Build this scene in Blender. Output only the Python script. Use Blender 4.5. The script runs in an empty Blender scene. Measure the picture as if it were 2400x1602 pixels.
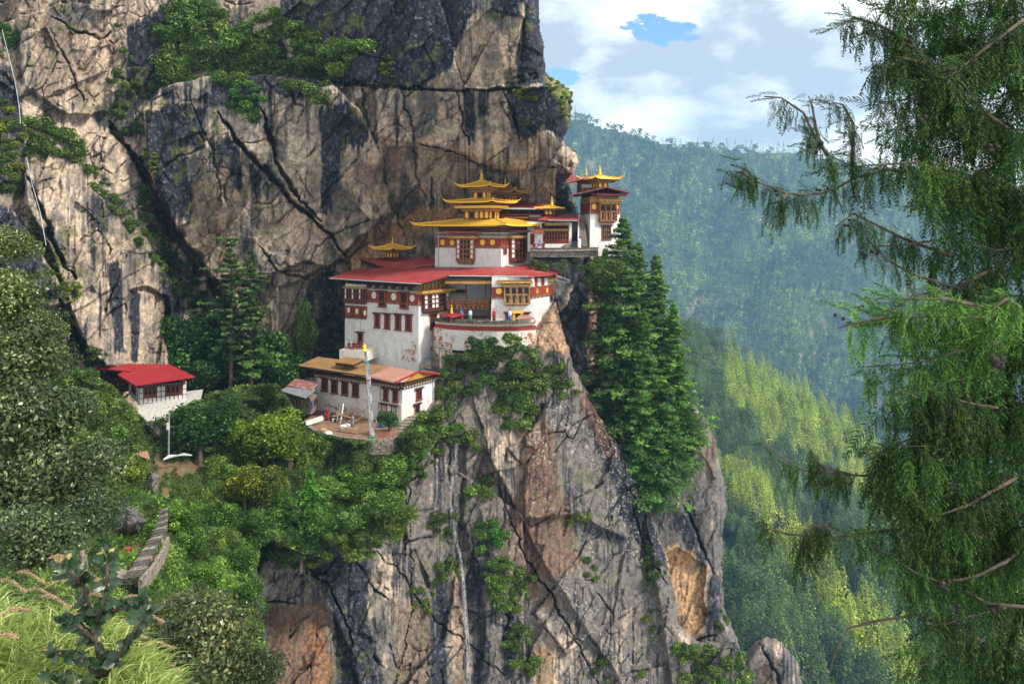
import bpy, math, random
import numpy as np
from mathutils import Vector, Matrix

scene = bpy.context.scene
# ------------------------------------------------------------------ camera
FPX, CX, HZ = 1900.0, 1200.0, 530.0      # survey of the place: focal length, centre column, eye level row
K = 2400.0 / 2349.0
cam_d = bpy.data.cameras.new("camera"); cam = bpy.data.objects.new("camera", cam_d)
scene.collection.objects.link(cam); scene.camera = cam
cam_d.sensor_width = 36.0; cam_d.lens = FPX / 2400.0 * 36.0
cam_d.shift_y = -(801.0 - HZ) / 2400.0
cam.location = (0, 0, 0); cam.rotation_euler = (math.radians(90), 0, 0)
cam_d.clip_start = 0.1; cam_d.clip_end = 30000.0

# ------------------------------------------------------------------ sky and sun
SUN_EL, SUN_AZ = math.radians(44), math.radians(112)      # azimuth clockwise from +Y
sdir = Vector((math.sin(SUN_AZ) * math.cos(SUN_EL), math.cos(SUN_AZ) * math.cos(SUN_EL), math.sin(SUN_EL)))
sl = bpy.data.lights.new("sun", 'SUN'); sun = bpy.data.objects.new("sun", sl)
scene.collection.objects.link(sun)
sl.energy = 2.4; sl.angle = math.radians(9.0); sl.color = (1.0, 0.93, 0.82)
sun.rotation_euler = (-sdir).to_track_quat('-Z', 'Y').to_euler()

world = bpy.data.worlds.new("World"); scene.world = world; world.use_nodes = True
def world_setup():
    nt = world.node_tree; nt.nodes.clear(); N = nt.nodes.new; L = nt.links.new
    out = N('ShaderNodeOutputWorld'); bg = N('ShaderNodeBackground'); L(bg.outputs[0], out.inputs[0])
    sky = N('ShaderNodeTexSky'); sky.sky_type = 'NISHITA'; sky.sun_disc = False
    sky.sun_elevation = SUN_EL; sky.sun_rotation = SUN_AZ; sky.altitude = 3000; sky.air_density = 1.3; sky.dust_density = 0.6
    bg.inputs['Strength'].default_value = 0.15
    tc = N('ShaderNodeTexCoord'); sep = N('ShaderNodeSeparateXYZ'); L(tc.outputs['Generated'], sep.inputs[0])
    # cloud deck: project the view direction on a plane high above
    zc = N('ShaderNodeMath'); zc.operation = 'MAXIMUM'; L(sep.outputs[2], zc.inputs[0]); zc.inputs[1].default_value = 0.0
    za = N('ShaderNodeMath'); za.operation = 'ADD'; L(zc.outputs[0], za.inputs[0]); za.inputs[1].default_value = 0.22
    dv = N('ShaderNodeVectorMath'); dv.operation = 'SCALE'; inv = N('ShaderNodeMath'); inv.operation = 'DIVIDE'
    inv.inputs[0].default_value = 1.0; L(za.outputs[0], inv.inputs[1]); L(tc.outputs['Generated'], dv.inputs[0]); L(inv.outputs[0], dv.inputs['Scale'])
    def noise(scale, det, rough, vec, off=(0, 0, 0), sc=(1, 1, 1), dist=0.0):
        m = N('ShaderNodeMapping'); m.inputs['Location'].default_value = off; m.inputs['Scale'].default_value = sc
        L(vec, m.inputs[0]); n = N('ShaderNodeTexNoise'); n.inputs['Scale'].default_value = scale
        n.inputs['Detail'].default_value = det; n.inputs['Roughness'].default_value = rough; n.inputs['Distortion'].default_value = dist
        L(m.outputs[0], n.inputs[0]); return n.outputs[0]
    big = noise(3.0, 9, 0.55, tc.outputs['Generated'], (3.1, 0.4, 0), (1, 1, 1.7), 0.2)
    gapn = noise(26.0, 5, 0.6, tc.outputs['Generated'], (1, 2, 3), (1, 1, 2.0), 0.0)
    cover = N('ShaderNodeMapRange'); cover.interpolation_type = 'SMOOTHSTEP'
    cover.inputs[1].default_value = 0.08; cover.inputs[2].default_value = 0.31
    # openings of blue where the cloud breaks
    prev = big
    for (px, py, rx, ry, amt) in ((1560, 68, 80, 28, .62), (1310, 175, 70, 26, .60), (1490, 45, 55, 20, .3)):
        d = Vector(((px - CX) / FPX, 1, (HZ - py) / FPX)).normalized()
        m = N('ShaderNodeVectorMath'); m.operation = 'SUBTRACT'; L(tc.outputs['Generated'], m.inputs[0]); m.inputs[1].default_value = d
        s = N('ShaderNodeVectorMath'); s.operation = 'MULTIPLY'; L(m.outputs[0], s.inputs[0]); s.inputs[1].default_value = (FPX / rx, FPX / rx, FPX / ry)
        ln = N('ShaderNodeVectorMath'); ln.operation = 'LENGTH'; L(s.outputs[0], ln.inputs[0])
        mr = N('ShaderNodeMapRange'); mr.interpolation_type = 'SMOOTHSTEP'; ga = N('ShaderNodeMath'); ga.operation = 'MULTIPLY_ADD'; L(gapn, ga.inputs[0]); ga.inputs[1].default_value = 3.2; L(ln.outputs['Value'], ga.inputs[2]); gb = N('ShaderNodeMath'); gb.operation = 'SUBTRACT'; L(ga.outputs[0], gb.inputs[0]); gb.inputs[1].default_value = 1.6; L(gb.outputs[0], mr.inputs[0])
        mr.inputs[1].default_value = 0.0; mr.inputs[2].default_value = 1.6; mr.inputs[3].default_value = amt; mr.inputs[4].default_value = 0
        sb = N('ShaderNodeMath'); sb.operation = 'SUBTRACT'; L(prev, sb.inputs[0]); L(mr.outputs[0], sb.inputs[1]); prev = sb.outputs[0]
    L(prev, cover.inputs[0])
    # light and grey parts of the cloud
    body = noise(4.6, 10, 0.55, tc.outputs['Generated'], (7.7, 2.0, 1), (1, 1, 2.0), 0.1)
    cr = N('ShaderNodeValToRGB'); L(body, cr.inputs[0])
    e = cr.color_ramp.elements; e[0].position = 0.40; e[0].color = (2.05, 2.3, 2.65, 1); e[1].position = 0.56; e[1].color = (5.2, 5.15, 5.0, 1)
    m1 = cr.color_ramp.elements.new(0.46); m1.color = (3.3, 3.55, 3.85, 1)
    mix = N('ShaderNodeMix'); mix.data_type = 'RGBA'; L(cover.outputs[0], mix.inputs[0]); sk = N('ShaderNodeVectorMath'); sk.operation = 'MULTIPLY'; L(sky.outputs[0], sk.inputs[0]); sk.inputs[1].default_value = (.46, .60, .70); L(sk.outputs[0], mix.inputs[6]); L(cr.outputs[0], mix.inputs[7])
    L(mix.outputs[2], bg.inputs[0])
world_setup()
world.cycles.sampling_method = 'MANUAL'; world.cycles.sample_map_resolution = 512
vs = scene.view_settings; vs.view_transform = 'Standard'; vs.look = 'None'; vs.exposure = 1.06; vs.gamma = 1.0
scene.cycles.max_bounces = 6; scene.cycles.transparent_max_bounces = 8; scene.cycles.volume_bounces = 0

# ------------------------------------------------------------------ helpers
def P(px, py, Y): return np.array(((px - CX) / FPX * Y, Y, (HZ - py) / FPX * Y))
def _hash(ix, iy, seed):
    h = (ix.astype(np.int64) * 374761393 + iy.astype(np.int64) * 668265263 + seed * 974634777) & 0x7fffffff
    h = ((h ^ (h >> 13)) * 1274126177) & 0x7fffffff
    h = ((h ^ (h >> 16)) * 668265263) & 0x7fffffff
    return ((h >> 3) & 0xffffff) / float(0xffffff)
def vnoise(x, y, seed):
    x = np.asarray(x, float); y = np.asarray(y, float)
    xi = np.floor(x); yi = np.floor(y); fx = x - xi; fy = y - yi
    fx = fx * fx * fx * (fx * (fx * 6 - 15) + 10); fy = fy * fy * fy * (fy * (fy * 6 - 15) + 10)
    a = _hash(xi, yi, seed); b = _hash(xi + 1, yi, seed); c = _hash(xi, yi + 1, seed); d = _hash(xi + 1, yi + 1, seed)
    return (a * (1 - fx) + b * fx) * (1 - fy) + (c * (1 - fx) + d * fx) * fy
def fbm(x, y, octv=4, seed=0, gain=0.5):
    s = 0; a = 1.0; t = 0
    for o in range(octv):
        s = s + a * vnoise(x * 2 ** o, y * 2 ** o, seed + o * 17); t += a; a *= gain
    return s / t
def facets(x, y, seed):
    """nearest jittered seed: returns three random numbers of the cell, offsets and the edge distance"""
    xi = np.floor(x); yi = np.floor(y)
    best = np.full(x.shape, 9e9); sec = best.copy(); bx = np.zeros(x.shape); by = np.zeros(x.shape); ci = bx.copy(); cj = bx.copy()
    for i in (-1, 0, 1):
        for j in (-1, 0, 1):
            gx = xi + i; gy = yi + j
            sx = gx + _hash(gx, gy, seed); sy = gy + _hash(gx, gy, seed + 5)
            dx = x - sx; dy = y - sy; d = dx * dx + dy * dy
            nb = d < best
            sec = np.where(nb, best, np.minimum(sec, d)); best = np.where(nb, d, best)
            bx = np.where(nb, dx, bx); by = np.where(nb, dy, by); ci = np.where(nb, gx, ci); cj = np.where(nb, gy, cj)
    return _hash(ci, cj, seed + 11), _hash(ci, cj, seed + 12), _hash(ci, cj, seed + 13), bx, by, np.sqrt(sec) - np.sqrt(best)
def sstep(a, b, x):
    t = np.clip((x - a) / (b - a), 0, 1); return t * t * (3 - 2 * t)
def seg_dist(x, y, pts, closed=False):
    pts = list(pts); n = len(pts); best = np.full(np.shape(x), 1e9); tt = np.zeros(np.shape(x))
    rng = range(n) if closed else range(n - 1)
    for i in rng:
        ax, ay = pts[i][:2]; bx, by = pts[(i + 1) % n][:2]
        dx, dy = bx - ax, by - ay; l2 = dx * dx + dy * dy + 1e-9
        t = np.clip(((x - ax) * dx + (y - ay) * dy) / l2, 0, 1)
        d = np.hypot(x - ax - t * dx, y - ay - t * dy)
        tt = np.where(d < best, (i + t) / max(1, n - 1), tt); best = np.minimum(best, d)
    return best, tt
def poly_sd(x, y, pts):
    """signed distance, positive inside"""
    d, _ = seg_dist(x, y, pts, True); ins = np.zeros(np.shape(x), bool); n = len(pts)
    for i in range(n):
        ax, ay = pts[i]; bx, by = pts[(i + 1) % n]
        if ay == by: continue
        c = ((ay > y) != (by > y)) & (x < (bx - ax) * (y - ay) / (by - ay) + ax); ins ^= c
    return np.where(ins, d, -d)
def blend_field(x, y, pts, sigma=110.0):
    w = 0; s = 0
    for (cx, cy, d) in pts:
        r2 = (x - cx) ** 2 + (y - cy) ** 2
        k = np.exp(-r2 / (2 * sigma * sigma)) + 1e-3 * np.exp(-np.sqrt(r2) / (3 * sigma)); w = w + k; s = s + k * d
    return s / w

# ---- object helpers
def link(o): scene.collection.objects.link(o); return o
def tag(o, label=None, cat=None, group=None, kind=None):
    if label: o['label'] = label
    if cat: o['category'] = cat
    if group: o['group'] = group
    if kind: o['kind'] = kind
    return o
def thing(name, label, cat, loc, group=None):
    o = bpy.data.objects.new(name, None); link(o); o.empty_display_size = 0.5
    o.location = [float(v) for v in loc]; return tag(o, label, cat, group)
def np_mesh(name, V, Fq, mats, fmat=None, cols=None, fcols=None, smooth=False):
    """V (n,3); Fq (m,k) all faces with the same number of corners"""
    V = np.ascontiguousarray(V, np.float32); Fq = np.ascontiguousarray(Fq, np.int32); m, k = Fq.shape
    me = bpy.data.meshes.new(name); me.vertices.add(len(V)); me.vertices.foreach_set('co', V.ravel())
    me.loops.add(m * k); me.loops.foreach_set('vertex_index', Fq.ravel())
    me.polygons.add(m); me.polygons.foreach_set('loop_start', np.arange(0, m * k, k, dtype=np.int32))
    me.polygons.foreach_set('loop_total', np.full(m, k, np.int32))
    if fmat is not None: me.polygons.foreach_set('material_index', np.ascontiguousarray(fmat, np.int32))
    if smooth: me.polygons.foreach_set('use_smooth', np.ones(m, bool))
    for mt in mats: me.materials.append(mt)
    if cols is not None:
        a = me.attributes.new('tint', 'FLOAT_COLOR', 'POINT'); c = np.ones((len(V), 4), np.float32); c[:, :3] = cols; a.data.foreach_set('color', c.ravel())
    if fcols is not None:
        a = me.attributes.new('shade', 'FLOAT', 'FACE'); a.data.foreach_set('value', np.ascontiguousarray(fcols, np.float32))
    me.update(calc_edges=True); return me

class MB:
    """collects shapes into one mesh (world coordinates)"""
    def __init__(s, mat=None): s.v = []; s.f = []; s.m = []; s.mats = []; s.cur = 0; s.sm = []; s.smooth = False; s.g = []
    def use(s, mat):
        if mat not in s.mats: s.mats.append(mat)
        s.cur = s.mats.index(mat); return s
    def add(s, verts, faces):
        b = len(s.v); s.v += [tuple(map(float, v)) for v in verts]; s.g.append((b, len(s.v), len(s.f), len(s.f) + len(faces)))
        for f in faces: s.f.append([b + i for i in f]); s.m.append(s.cur); s.sm.append(s.smooth)
        return s
    def hexa(s, a, b):
        """a, b: two rings of equal length (bottom, top), joined and capped"""
        n = len(a); fs = [list(range(n))[::-1], list(range(n, 2 * n))]
        fs += [[i, (i + 1) % n, n + (i + 1) % n, n + i] for i in range(n)]
        return s.add(list(a) + list(b), fs)
    def box(s, x0, x1, y0, y1, z0, z1):
        return s.hexa([(x0, y0, z0), (x1, y0, z0), (x1, y1, z0), (x0, y1, z0)], [(x0, y0, z1), (x1, y0, z1), (x1, y1, z1), (x0, y1, z1)])
    def tube(s, pts, rad, n=7, cap=True):
        pts = [Vector(p) for p in pts]; rings = []
        if not hasattr(rad, '__len__'): rad = [rad] * len(pts)
        prev = None
        for i, p in enumerate(pts):
            t = (pts[min(i + 1, len(pts) - 1)] - pts[max(i - 1, 0)])
            if t.length < 1e-9: t = Vector((0, 0, 1))
            t.normalize()
            a = (prev - t * prev.dot(t)) if prev is not None else t.orthogonal()
            if a.length < 1e-6: a = t.orthogonal()
            a.normalize(); prev = a; b = t.cross(a)
            rings.append([p + (a * math.cos(2 * math.pi * k / n) + b * math.sin(2 * math.pi * k / n)) * rad[i] for k in range(n)])
        vs = [v for r in rings for v in r]; fs = []
        for i in range(len(pts) - 1):
            for k in range(n): fs.append([i * n + k, i * n + (k + 1) % n, (i + 1) * n + (k + 1) % n, (i + 1) * n + k])
        if cap: fs.append(list(range(n))[::-1]); fs.append(list(range((len(pts) - 1) * n, len(pts) * n)))
        return s.add(vs, fs)
    def lathe(s, c, prof, n=12):
        """prof: (radius, z) from bottom to top round the vertical through c"""
        vs = []; fs = []
        for r, z in prof:
            for k in range(n): vs.append((c[0] + r * math.cos(2 * math.pi * k / n), c[1] + r * math.sin(2 * math.pi * k / n), c[2] + z))
        for i in range(len(prof) - 1):
            for k in range(n): fs.append([i * n + k, i * n + (k + 1) % n, (i + 1) * n + (k + 1) % n, (i + 1) * n + k])
        fs.append(list(range(n))[::-1]); fs.append(list(range((len(prof) - 1) * n, len(prof) * n)))
        return s.add(vs, fs)
    def mesh(s, name, off=(0, 0, 0)):
        me = bpy.data.meshes.new(name)
        me.from_pydata([(v[0] - off[0], v[1] - off[1], v[2] - off[2]) for v in s.v], [], s.f)
        for mt in s.mats: me.materials.append(MAT[mt] if isinstance(mt, str) else mt)
        me.polygons.foreach_set('material_index', s.m); me.polygons.foreach_set('use_smooth', s.sm)
        me.validate(); me.update(); return me
    def build(s, name, parent=None, origin=None):
        off = Vector((0, 0, 0)); q = parent
        while q is not None: off = off + Vector(q.location); q = q.parent
        if origin is not None: loc = Vector(origin) - off
        else: loc = Vector((0, 0, 0))
        o = bpy.data.objects.new(name, s.mesh(name, off + loc)); link(o); o.parent = parent; o.location = loc; return o

def split_build(mb, name, parent, most=100):
    """every piece of mb becomes a part of its own"""
    out = []
    for (b, e, f0, f1) in mb.g[:most]:
        q = MB(); q.mats = list(mb.mats); q.v = mb.v[b:e]; q.f = [[i - b for i in f] for f in mb.f[f0:f1]]; q.m = mb.m[f0:f1]; q.sm = mb.sm[f0:f1]
        used = sorted(set(q.m)); q.mats = [mb.mats[u] for u in used]; q.m = [used.index(u) for u in q.m]; out.append(q.build(name, parent))
    return out
# ------------------------------------------------------------------ materials
MAT = {}
def new_mat(name):
    m = bpy.data.materials.new(name); m.use_nodes = True; nt = m.node_tree; b = nt.nodes['Principled BSDF']; MAT[name] = m
    return m, nt, b
def surf(name, col, rough=0.7, var=0.25, scale=1.5, col2=None, thr=None, metal=0.0, bump=0.0, bscale=6.0, sc=(1, 1, 1), wave=None, spec=0.3):
    """general weathered surface: base colour, a second colour in noise patches, fine variation, bump"""
    m, nt, b = new_mat(name); N = nt.nodes.new; L = nt.links.new
    b.inputs['Roughness'].default_value = rough; b.inputs['Metallic'].default_value = metal; b.inputs['Specular IOR Level'].default_value = spec
    tc = N('ShaderNodeNewGeometry'); mp = N('ShaderNodeMapping'); mp.inputs['Scale'].default_value = sc; L(tc.outputs['Position'], mp.inputs[0])
    n1 = N('ShaderNodeTexNoise'); n1.inputs['Scale'].default_value = scale; n1.inputs['Detail'].default_value = 8; n1.inputs['Roughness'].default_value = 0.65; L(mp.outputs[0], n1.inputs[0])
    rgb = N('ShaderNodeRGB'); rgb.outputs[0].default_value = (*col, 1); cur = rgb.outputs[0]
    if col2:
        lo, hi = thr or (0.5, 0.65)
        mr = N('ShaderNodeMapRange'); mr.inputs[1].default_value = lo; mr.inputs[2].default_value = hi; L(n1.outputs[0], mr.inputs[0])
        mx = N('ShaderNodeMix'); mx.data_type = 'RGBA'; L(mr.outputs[0], mx.inputs[0]); L(cur, mx.inputs[6]); mx.inputs[7].default_value = (*col2, 1); cur = mx.outputs[2]
    n2 = N('ShaderNodeTexNoise'); n2.inputs['Scale'].default_value = scale * 3.7; n2.inputs['Detail'].default_value = 6; L(mp.outputs[0], n2.inputs[0])
    mr2 = N('ShaderNodeMapRange'); mr2.inputs[1].default_value = 0.3; mr2.inputs[2].default_value = 0.7; mr2.inputs[3].default_value = 1 - var; mr2.inputs[4].default_value = 1 + var * 0.6; L(n2.outputs[0], mr2.inputs[0])
    sc_ = N('ShaderNodeVectorMath'); sc_.operation = 'SCALE'; L(cur, sc_.inputs[0]); L(mr2.outputs[0], sc_.inputs['Scale']); L(sc_.outputs[0], b.inputs['Base Color'])
    if bump or wave:
        bp = N('ShaderNodeBump'); bp.inputs['Strength'].default_value = bump or 0.5; bp.inputs['Distance'].default_value = 0.1
        if wave:
            w = N('ShaderNodeTexWave'); w.inputs['Scale'].default_value = wave[0]; w.bands_direction = 'DIAGONAL' if wave[1] == 'D' else wave[1]
            if len(wave) > 2:
                mp2 = N('ShaderNodeMapping'); mp2.inputs['Rotation'].default_value = (0, 0, wave[2]); L(tc.outputs['Position'], mp2.inputs[0]); L(mp2.outputs[0], w.inputs[0])
            else: L(tc.outputs['Position'], w.inputs[0])
            L(w.outputs['Fac'], bp.inputs['Height'])
            wr = N('ShaderNodeMapRange'); wr.inputs[3].default_value = .86; wr.inputs[4].default_value = 1.04; L(w.outputs['Fac'], wr.inputs[0]); s2 = N('ShaderNodeVectorMath'); s2.operation = 'SCALE'; L(sc_.outputs[0], s2.inputs[0]); L(wr.outputs[0], s2.inputs['Scale']); L(s2.outputs[0], b.inputs['Base Color'])  # corrugation shading and darker seam lines painted into the base colour
        else:
            n3 = N('ShaderNodeTexNoise'); n3.inputs['Scale'].default_value = bscale; n3.inputs['Detail'].default_value = 6; L(tc.outputs['Position'], n3.inputs[0]); L(n3.outputs[0], bp.inputs['Height'])
        L(bp.outputs[0], b.inputs['Normal'])
    return m
def rock_mat():
    m, nt, b = new_mat('rock'); N = nt.nodes.new; L = nt.links.new
    at = N('ShaderNodeAttribute'); at.attribute_name = 'tint'; geo = N('ShaderNodeNewGeometry')
    b.inputs['Roughness'].default_value = 0.85; b.inputs['Specular IOR Level'].default_value = 0.25
    n1 = N('ShaderNodeTexNoise'); n1.inputs['Scale'].default_value = 2.2; n1.inputs['Detail'].default_value = 9; n1.inputs['Roughness'].default_value = 0.75; L(geo.outputs['Position'], n1.inputs[0])
    mr = N('ShaderNodeMapRange'); mr.inputs[1].default_value = 0.3; mr.inputs[2].default_value = 0.72; mr.inputs[3].default_value = 0.62; mr.inputs[4].default_value = 1.4; L(n1.outputs[0], mr.inputs[0])
    s = N('ShaderNodeVectorMath'); s.operation = 'SCALE'; L(at.outputs['Color'], s.inputs[0]); L(mr.outputs[0], s.inputs['Scale']); L(s.outputs[0], b.inputs['Base Color'])
    mp = N('ShaderNodeMapping'); mp.inputs['Scale'].default_value = (1, 1, 0.35); L(geo.outputs['Position'], mp.inputs[0])
    n2 = N('ShaderNodeTexNoise'); n2.inputs['Scale'].default_value = 1.6; n2.inputs['Detail'].default_value = 10; n2.inputs['Roughness'].default_value = 0.7; L(mp.outputs[0], n2.inputs[0])
    bp = N('ShaderNodeBump'); bp.inputs['Strength'].default_value = 0.9; bp.inputs['Distance'].default_value = 0.5; L(n2.outputs[0], bp.inputs['Height'])
    L(bp.outputs[0], b.inputs['Normal'])
rock_mat()
def leaf_mat(name, base, tip=None, transl=0.35, rough=0.55, spec=0.3, var=0.5, own=False):
    """foliage: object colour times a per-leaf value"""
    m, nt, b = new_mat(name); N = nt.nodes.new; L = nt.links.new
    oi = N('ShaderNodeObjectInfo'); at = N('ShaderNodeAttribute'); at.attribute_name = 'shade'
    cr = N('ShaderNodeValToRGB'); L(at.outputs['Fac'], cr.inputs[0])
    tip = tip or tuple(min(1, c * 2.0) for c in base)
    e = cr.color_ramp.elements; e[0].position = 0.0; e[0].color = (*[c * (1 - var) for c in base], 1); e[1].position = 1.0; e[1].color = (*tip, 1)
    mid = e.new(0.6); mid.color = (*base, 1)
    mul = N('ShaderNodeMix'); mul.data_type = 'RGBA'; mul.blend_type = 'MULTIPLY'; mul.inputs[0].default_value = 1.0
    L(cr.outputs[0], mul.inputs[6])
    if own: ta = N('ShaderNodeAttribute'); ta.attribute_name = 'tint'; L(ta.outputs['Color'], mul.inputs[7])
    else: L(oi.outputs['Color'], mul.inputs[7])
    L(mul.outputs[2], b.inputs['Base Color'])
    b.inputs['Roughness'].default_value = rough; b.inputs['Specular IOR Level'].default_value = spec
    tr = N('ShaderNodeBsdfTranslucent'); ms = N('ShaderNodeMixShader'); ms.inputs[0].default_value = transl
    g = N('ShaderNodeVectorMath'); g.operation = 'MULTIPLY'; L(mul.outputs[2], g.inputs[0]); g.inputs[1].default_value = (1.25, 1.4, 0.8); L(g.outputs[0], tr.inputs[0])
    L(b.outputs[0], ms.inputs[1]); L(tr.outputs[0], ms.inputs[2]); L(ms.outputs[0], nt.nodes['Material Output'].inputs[0]); return m
leaf_mat('bush_leaf', (0.088, 0.138, 0.036), (0.42, 0.50, 0.16), var=.72)
leaf_mat('undergrowth_leaf', (0.088, 0.138, 0.036), (0.42, 0.50, 0.16), var=.72, own=True)
leaf_mat('gloss_leaf', (0.060, 0.090, 0.035), (0.36, 0.36, 0.18), rough=.32, spec=.55, transl=.2)
leaf_mat('forest_mass_leaf', (0.085, 0.125, 0.05), (0.30, 0.34, 0.12), transl=0.25, own=True)
leaf_mat('cypress_leaf', (0.020, 0.055, 0.020), (0.13, 0.24, 0.05), transl=0.3, rough=.45)
leaf_mat('grass_blade', (0.20, 0.30, 0.08), (0.48, 0.55, 0.25), transl=0.4)
leaf_mat('plume_hair', (0.50, 0.30, 0.20), (0.75, 0.55, 0.42), transl=0.4)
leaf_mat('conifer_leaf', (0.048, 0.092, 0.034), (0.20, 0.30, 0.08), var=.75)
leaf_mat('forest_leaf', (0.085, 0.125, 0.045), (0.30, 0.34, 0.12), transl=0.25)
surf('bark', (0.12, 0.09, 0.07), 0.9, 0.5, 3, bump=0.6)
surf('pale_bark', (0.26, 0.21, 0.17), 0.9, 0.5, 3, bump=0.6)
# ------------------------------------------------------------------ rock and terrain sheets
def sc_pts(pts): return [(p[0] * K, p[1] * K) + tuple(p[2:]) for p in pts]
class Sheet:
    """a stretch of terrain surveyed from the viewpoint: depth and colour on a fine lattice"""
    def __init__(s, poly, step):
        s.poly = sc_pts(poly); xs = [p[0] for p in s.poly]; ys = [p[1] for p in s.poly]
        s.x0, s.y0, s.step = min(xs), min(ys), step
        nx = int((max(xs) - s.x0) / step) + 2; ny = int((max(ys) - s.y0) / step) + 2
        s.X, s.Y = np.meshgrid(s.x0 + np.arange(nx) * step, s.y0 + np.arange(ny) * step)
        wob = 5 * (fbm(s.X / 22, s.Y / 22, 4, 91) - 0.5) * 2
        s.sd = poly_sd(s.X, s.Y, s.poly) + wob
        s.joint = np.zeros_like(s.X); s.D = np.zeros_like(s.X); s.C = np.zeros(s.X.shape + (3,))
    def base(s, pts, sigma=110): s.D = blend_field(s.X, s.Y, sc_pts(pts), sigma * K)
    def slab(s, pts, off, w=5, warp=7):
        wb = warp * (fbm(s.X / 30, s.Y / 40, 4, 33 + len(pts)) - 0.5) * 2
        s.D += off * sstep(-w * .5, w * .5, poly_sd(s.X, s.Y, sc_pts(pts)) + wb)
    def bulge(s, cx, cy, rx, ry, off, ang=0):
        dx = (s.X - cx * K); dy = (s.Y - cy * K); c, n = math.cos(ang), math.sin(ang)
        u = (dx * c + dy * n) / (rx * K); v = (-dx * n + dy * c) / (ry * K)
        s.D += off * np.clip(1 - u * u - v * v, 0, 1) ** 0.5
    def crack(s, pts, w, dep, warp=9):
        wx = warp * (fbm(s.X / 25, s.Y / 25, 3, 7) - 0.5) * 2; wy = warp * (fbm(s.X / 25, s.Y / 25, 3, 8) - 0.5) * 2
        d, t = seg_dist(s.X + wx, s.Y + wy, sc_pts(pts)); ww = w * K * (0.25 + 0.75 * np.sin(np.pi * np.clip(t, 0.03, 0.97))) * (0.25 + 1.5 * fbm(s.X / 18, s.Y / 26, 3, 19 + len(pts)))
        s.D += dep * (1 - sstep(0.2, 1.0, d / ww))
    def rough(s, amp=1.0, seed=1, ax=1.0):
        X = s.X + 14 * (fbm(s.X / 50, s.Y / 50, 3, seed) - .5); Y = s.Y + 14 * (fbm(s.X / 50, s.Y / 50, 3, seed + 1) - .5)
        for cell, a, ar in ((150, 1.7, 1.5), (62, 1.0, 1.6), (26, 0.40, 1.5), (11, 0.16, 1.3)):
            r1, r2, r3, dx, dy, e = facets(X / cell + 0.35 * Y / cell, Y / cell / (ar * ax), seed + cell)
            s.D += amp * a * ((r1 - .5) * 1.1 + (r2 - .5) * 2.2 * dx + (r3 - .5) * 1.8 * dy)
            if cell in (150, 62, 26):     # open joints between the blocks, here and there
                wj = 2.0 / cell * (0.3 + 1.6 * fbm(s.X / 30, s.Y / 30, 3, seed + 71)); on = sstep(.57, .68, fbm(s.X / 55, s.Y / 55, 3, seed + 72 + cell)); g = on * (1 - sstep(.2 * wj, wj, e)); s.D += amp * (1.1 if cell > 30 else .5) * g; s.joint = np.maximum(s.joint, g * (.8 if cell > 30 else .45))
        s.D += amp * 1.6 * (fbm(s.X / 70, s.Y / 110, 5, seed + 40) - .5) + amp * 0.35 * (fbm(s.X / 9, s.Y / 16, 4, seed + 50) - .5)
    def rim(s, R, depth):
        t = np.clip(1 - np.maximum(s.sd, 0) / (R * K), 0, 1); s.D += depth * (1 - np.sqrt(np.clip(1 - t * t, 0, 1)))
    def at(s, px, py):
        i = int(round((py - s.y0) / s.step)); j = int(round((px - s.x0) / s.step))
        i = min(max(i, 0), s.D.shape[0] - 1); j = min(max(j, 0), s.D.shape[1] - 1); return float(s.D[i, j])
    def build(s, name, mat, back=25.0, kind='structure', smooth=False):
        ny, nx = s.D.shape; V = np.stack([(s.X - CX) / FPX * s.D, s.D, (HZ - s.Y) / FPX * s.D], -1).reshape(-1, 3)
        ok = s.sd > 0; q = ok[:-1, :-1] & ok[1:, :-1] & ok[:-1, 1:] & ok[1:, 1:]
        idx = np.arange(ny * nx).reshape(ny, nx)
        F = np.stack([idx[:-1, :-1][q], idx[1:, :-1][q], idx[1:, 1:][q], idx[:-1, 1:][q]], -1)
        # side skirts: the body goes back behind its outline
        e = np.concatenate([F[:, [0, 1]], F[:, [1, 2]], F[:, [2, 3]], F[:, [3, 0]]]); key = np.sort(e, 1); kk = key[:, 0].astype(np.int64) * (ny * nx) + key[:, 1]
        u, inv, cnt = np.unique(kk, return_inverse=True, return_counts=True); be = e[cnt[inv] == 1]
        bv = np.unique(be); mp = np.full(ny * nx, -1); mp[bv] = np.arange(len(bv)) + ny * nx
        Vb = V[bv].copy(); Vb *= (1 + back / Vb[:, 1])[:, None]; Cb = s.C.reshape(-1, 3)[bv]
        F2 = np.stack([be[:, 1], be[:, 0], mp[be[:, 0]], mp[be[:, 1]]], -1)
        V = np.concatenate([V, Vb]); C = np.concatenate([s.C.reshape(-1, 3), Cb]); F = np.concatenate([F, F2])
        used = np.unique(F); rm = np.full(len(V), -1); rm[used] = np.arange(len(used))
        me = np_mesh(name, V[used], rm[F], [MAT[mat]], cols=C[used], smooth=smooth)
        o = bpy.data.objects.new(name, me); link(o); return tag(o, kind=kind)

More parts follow.
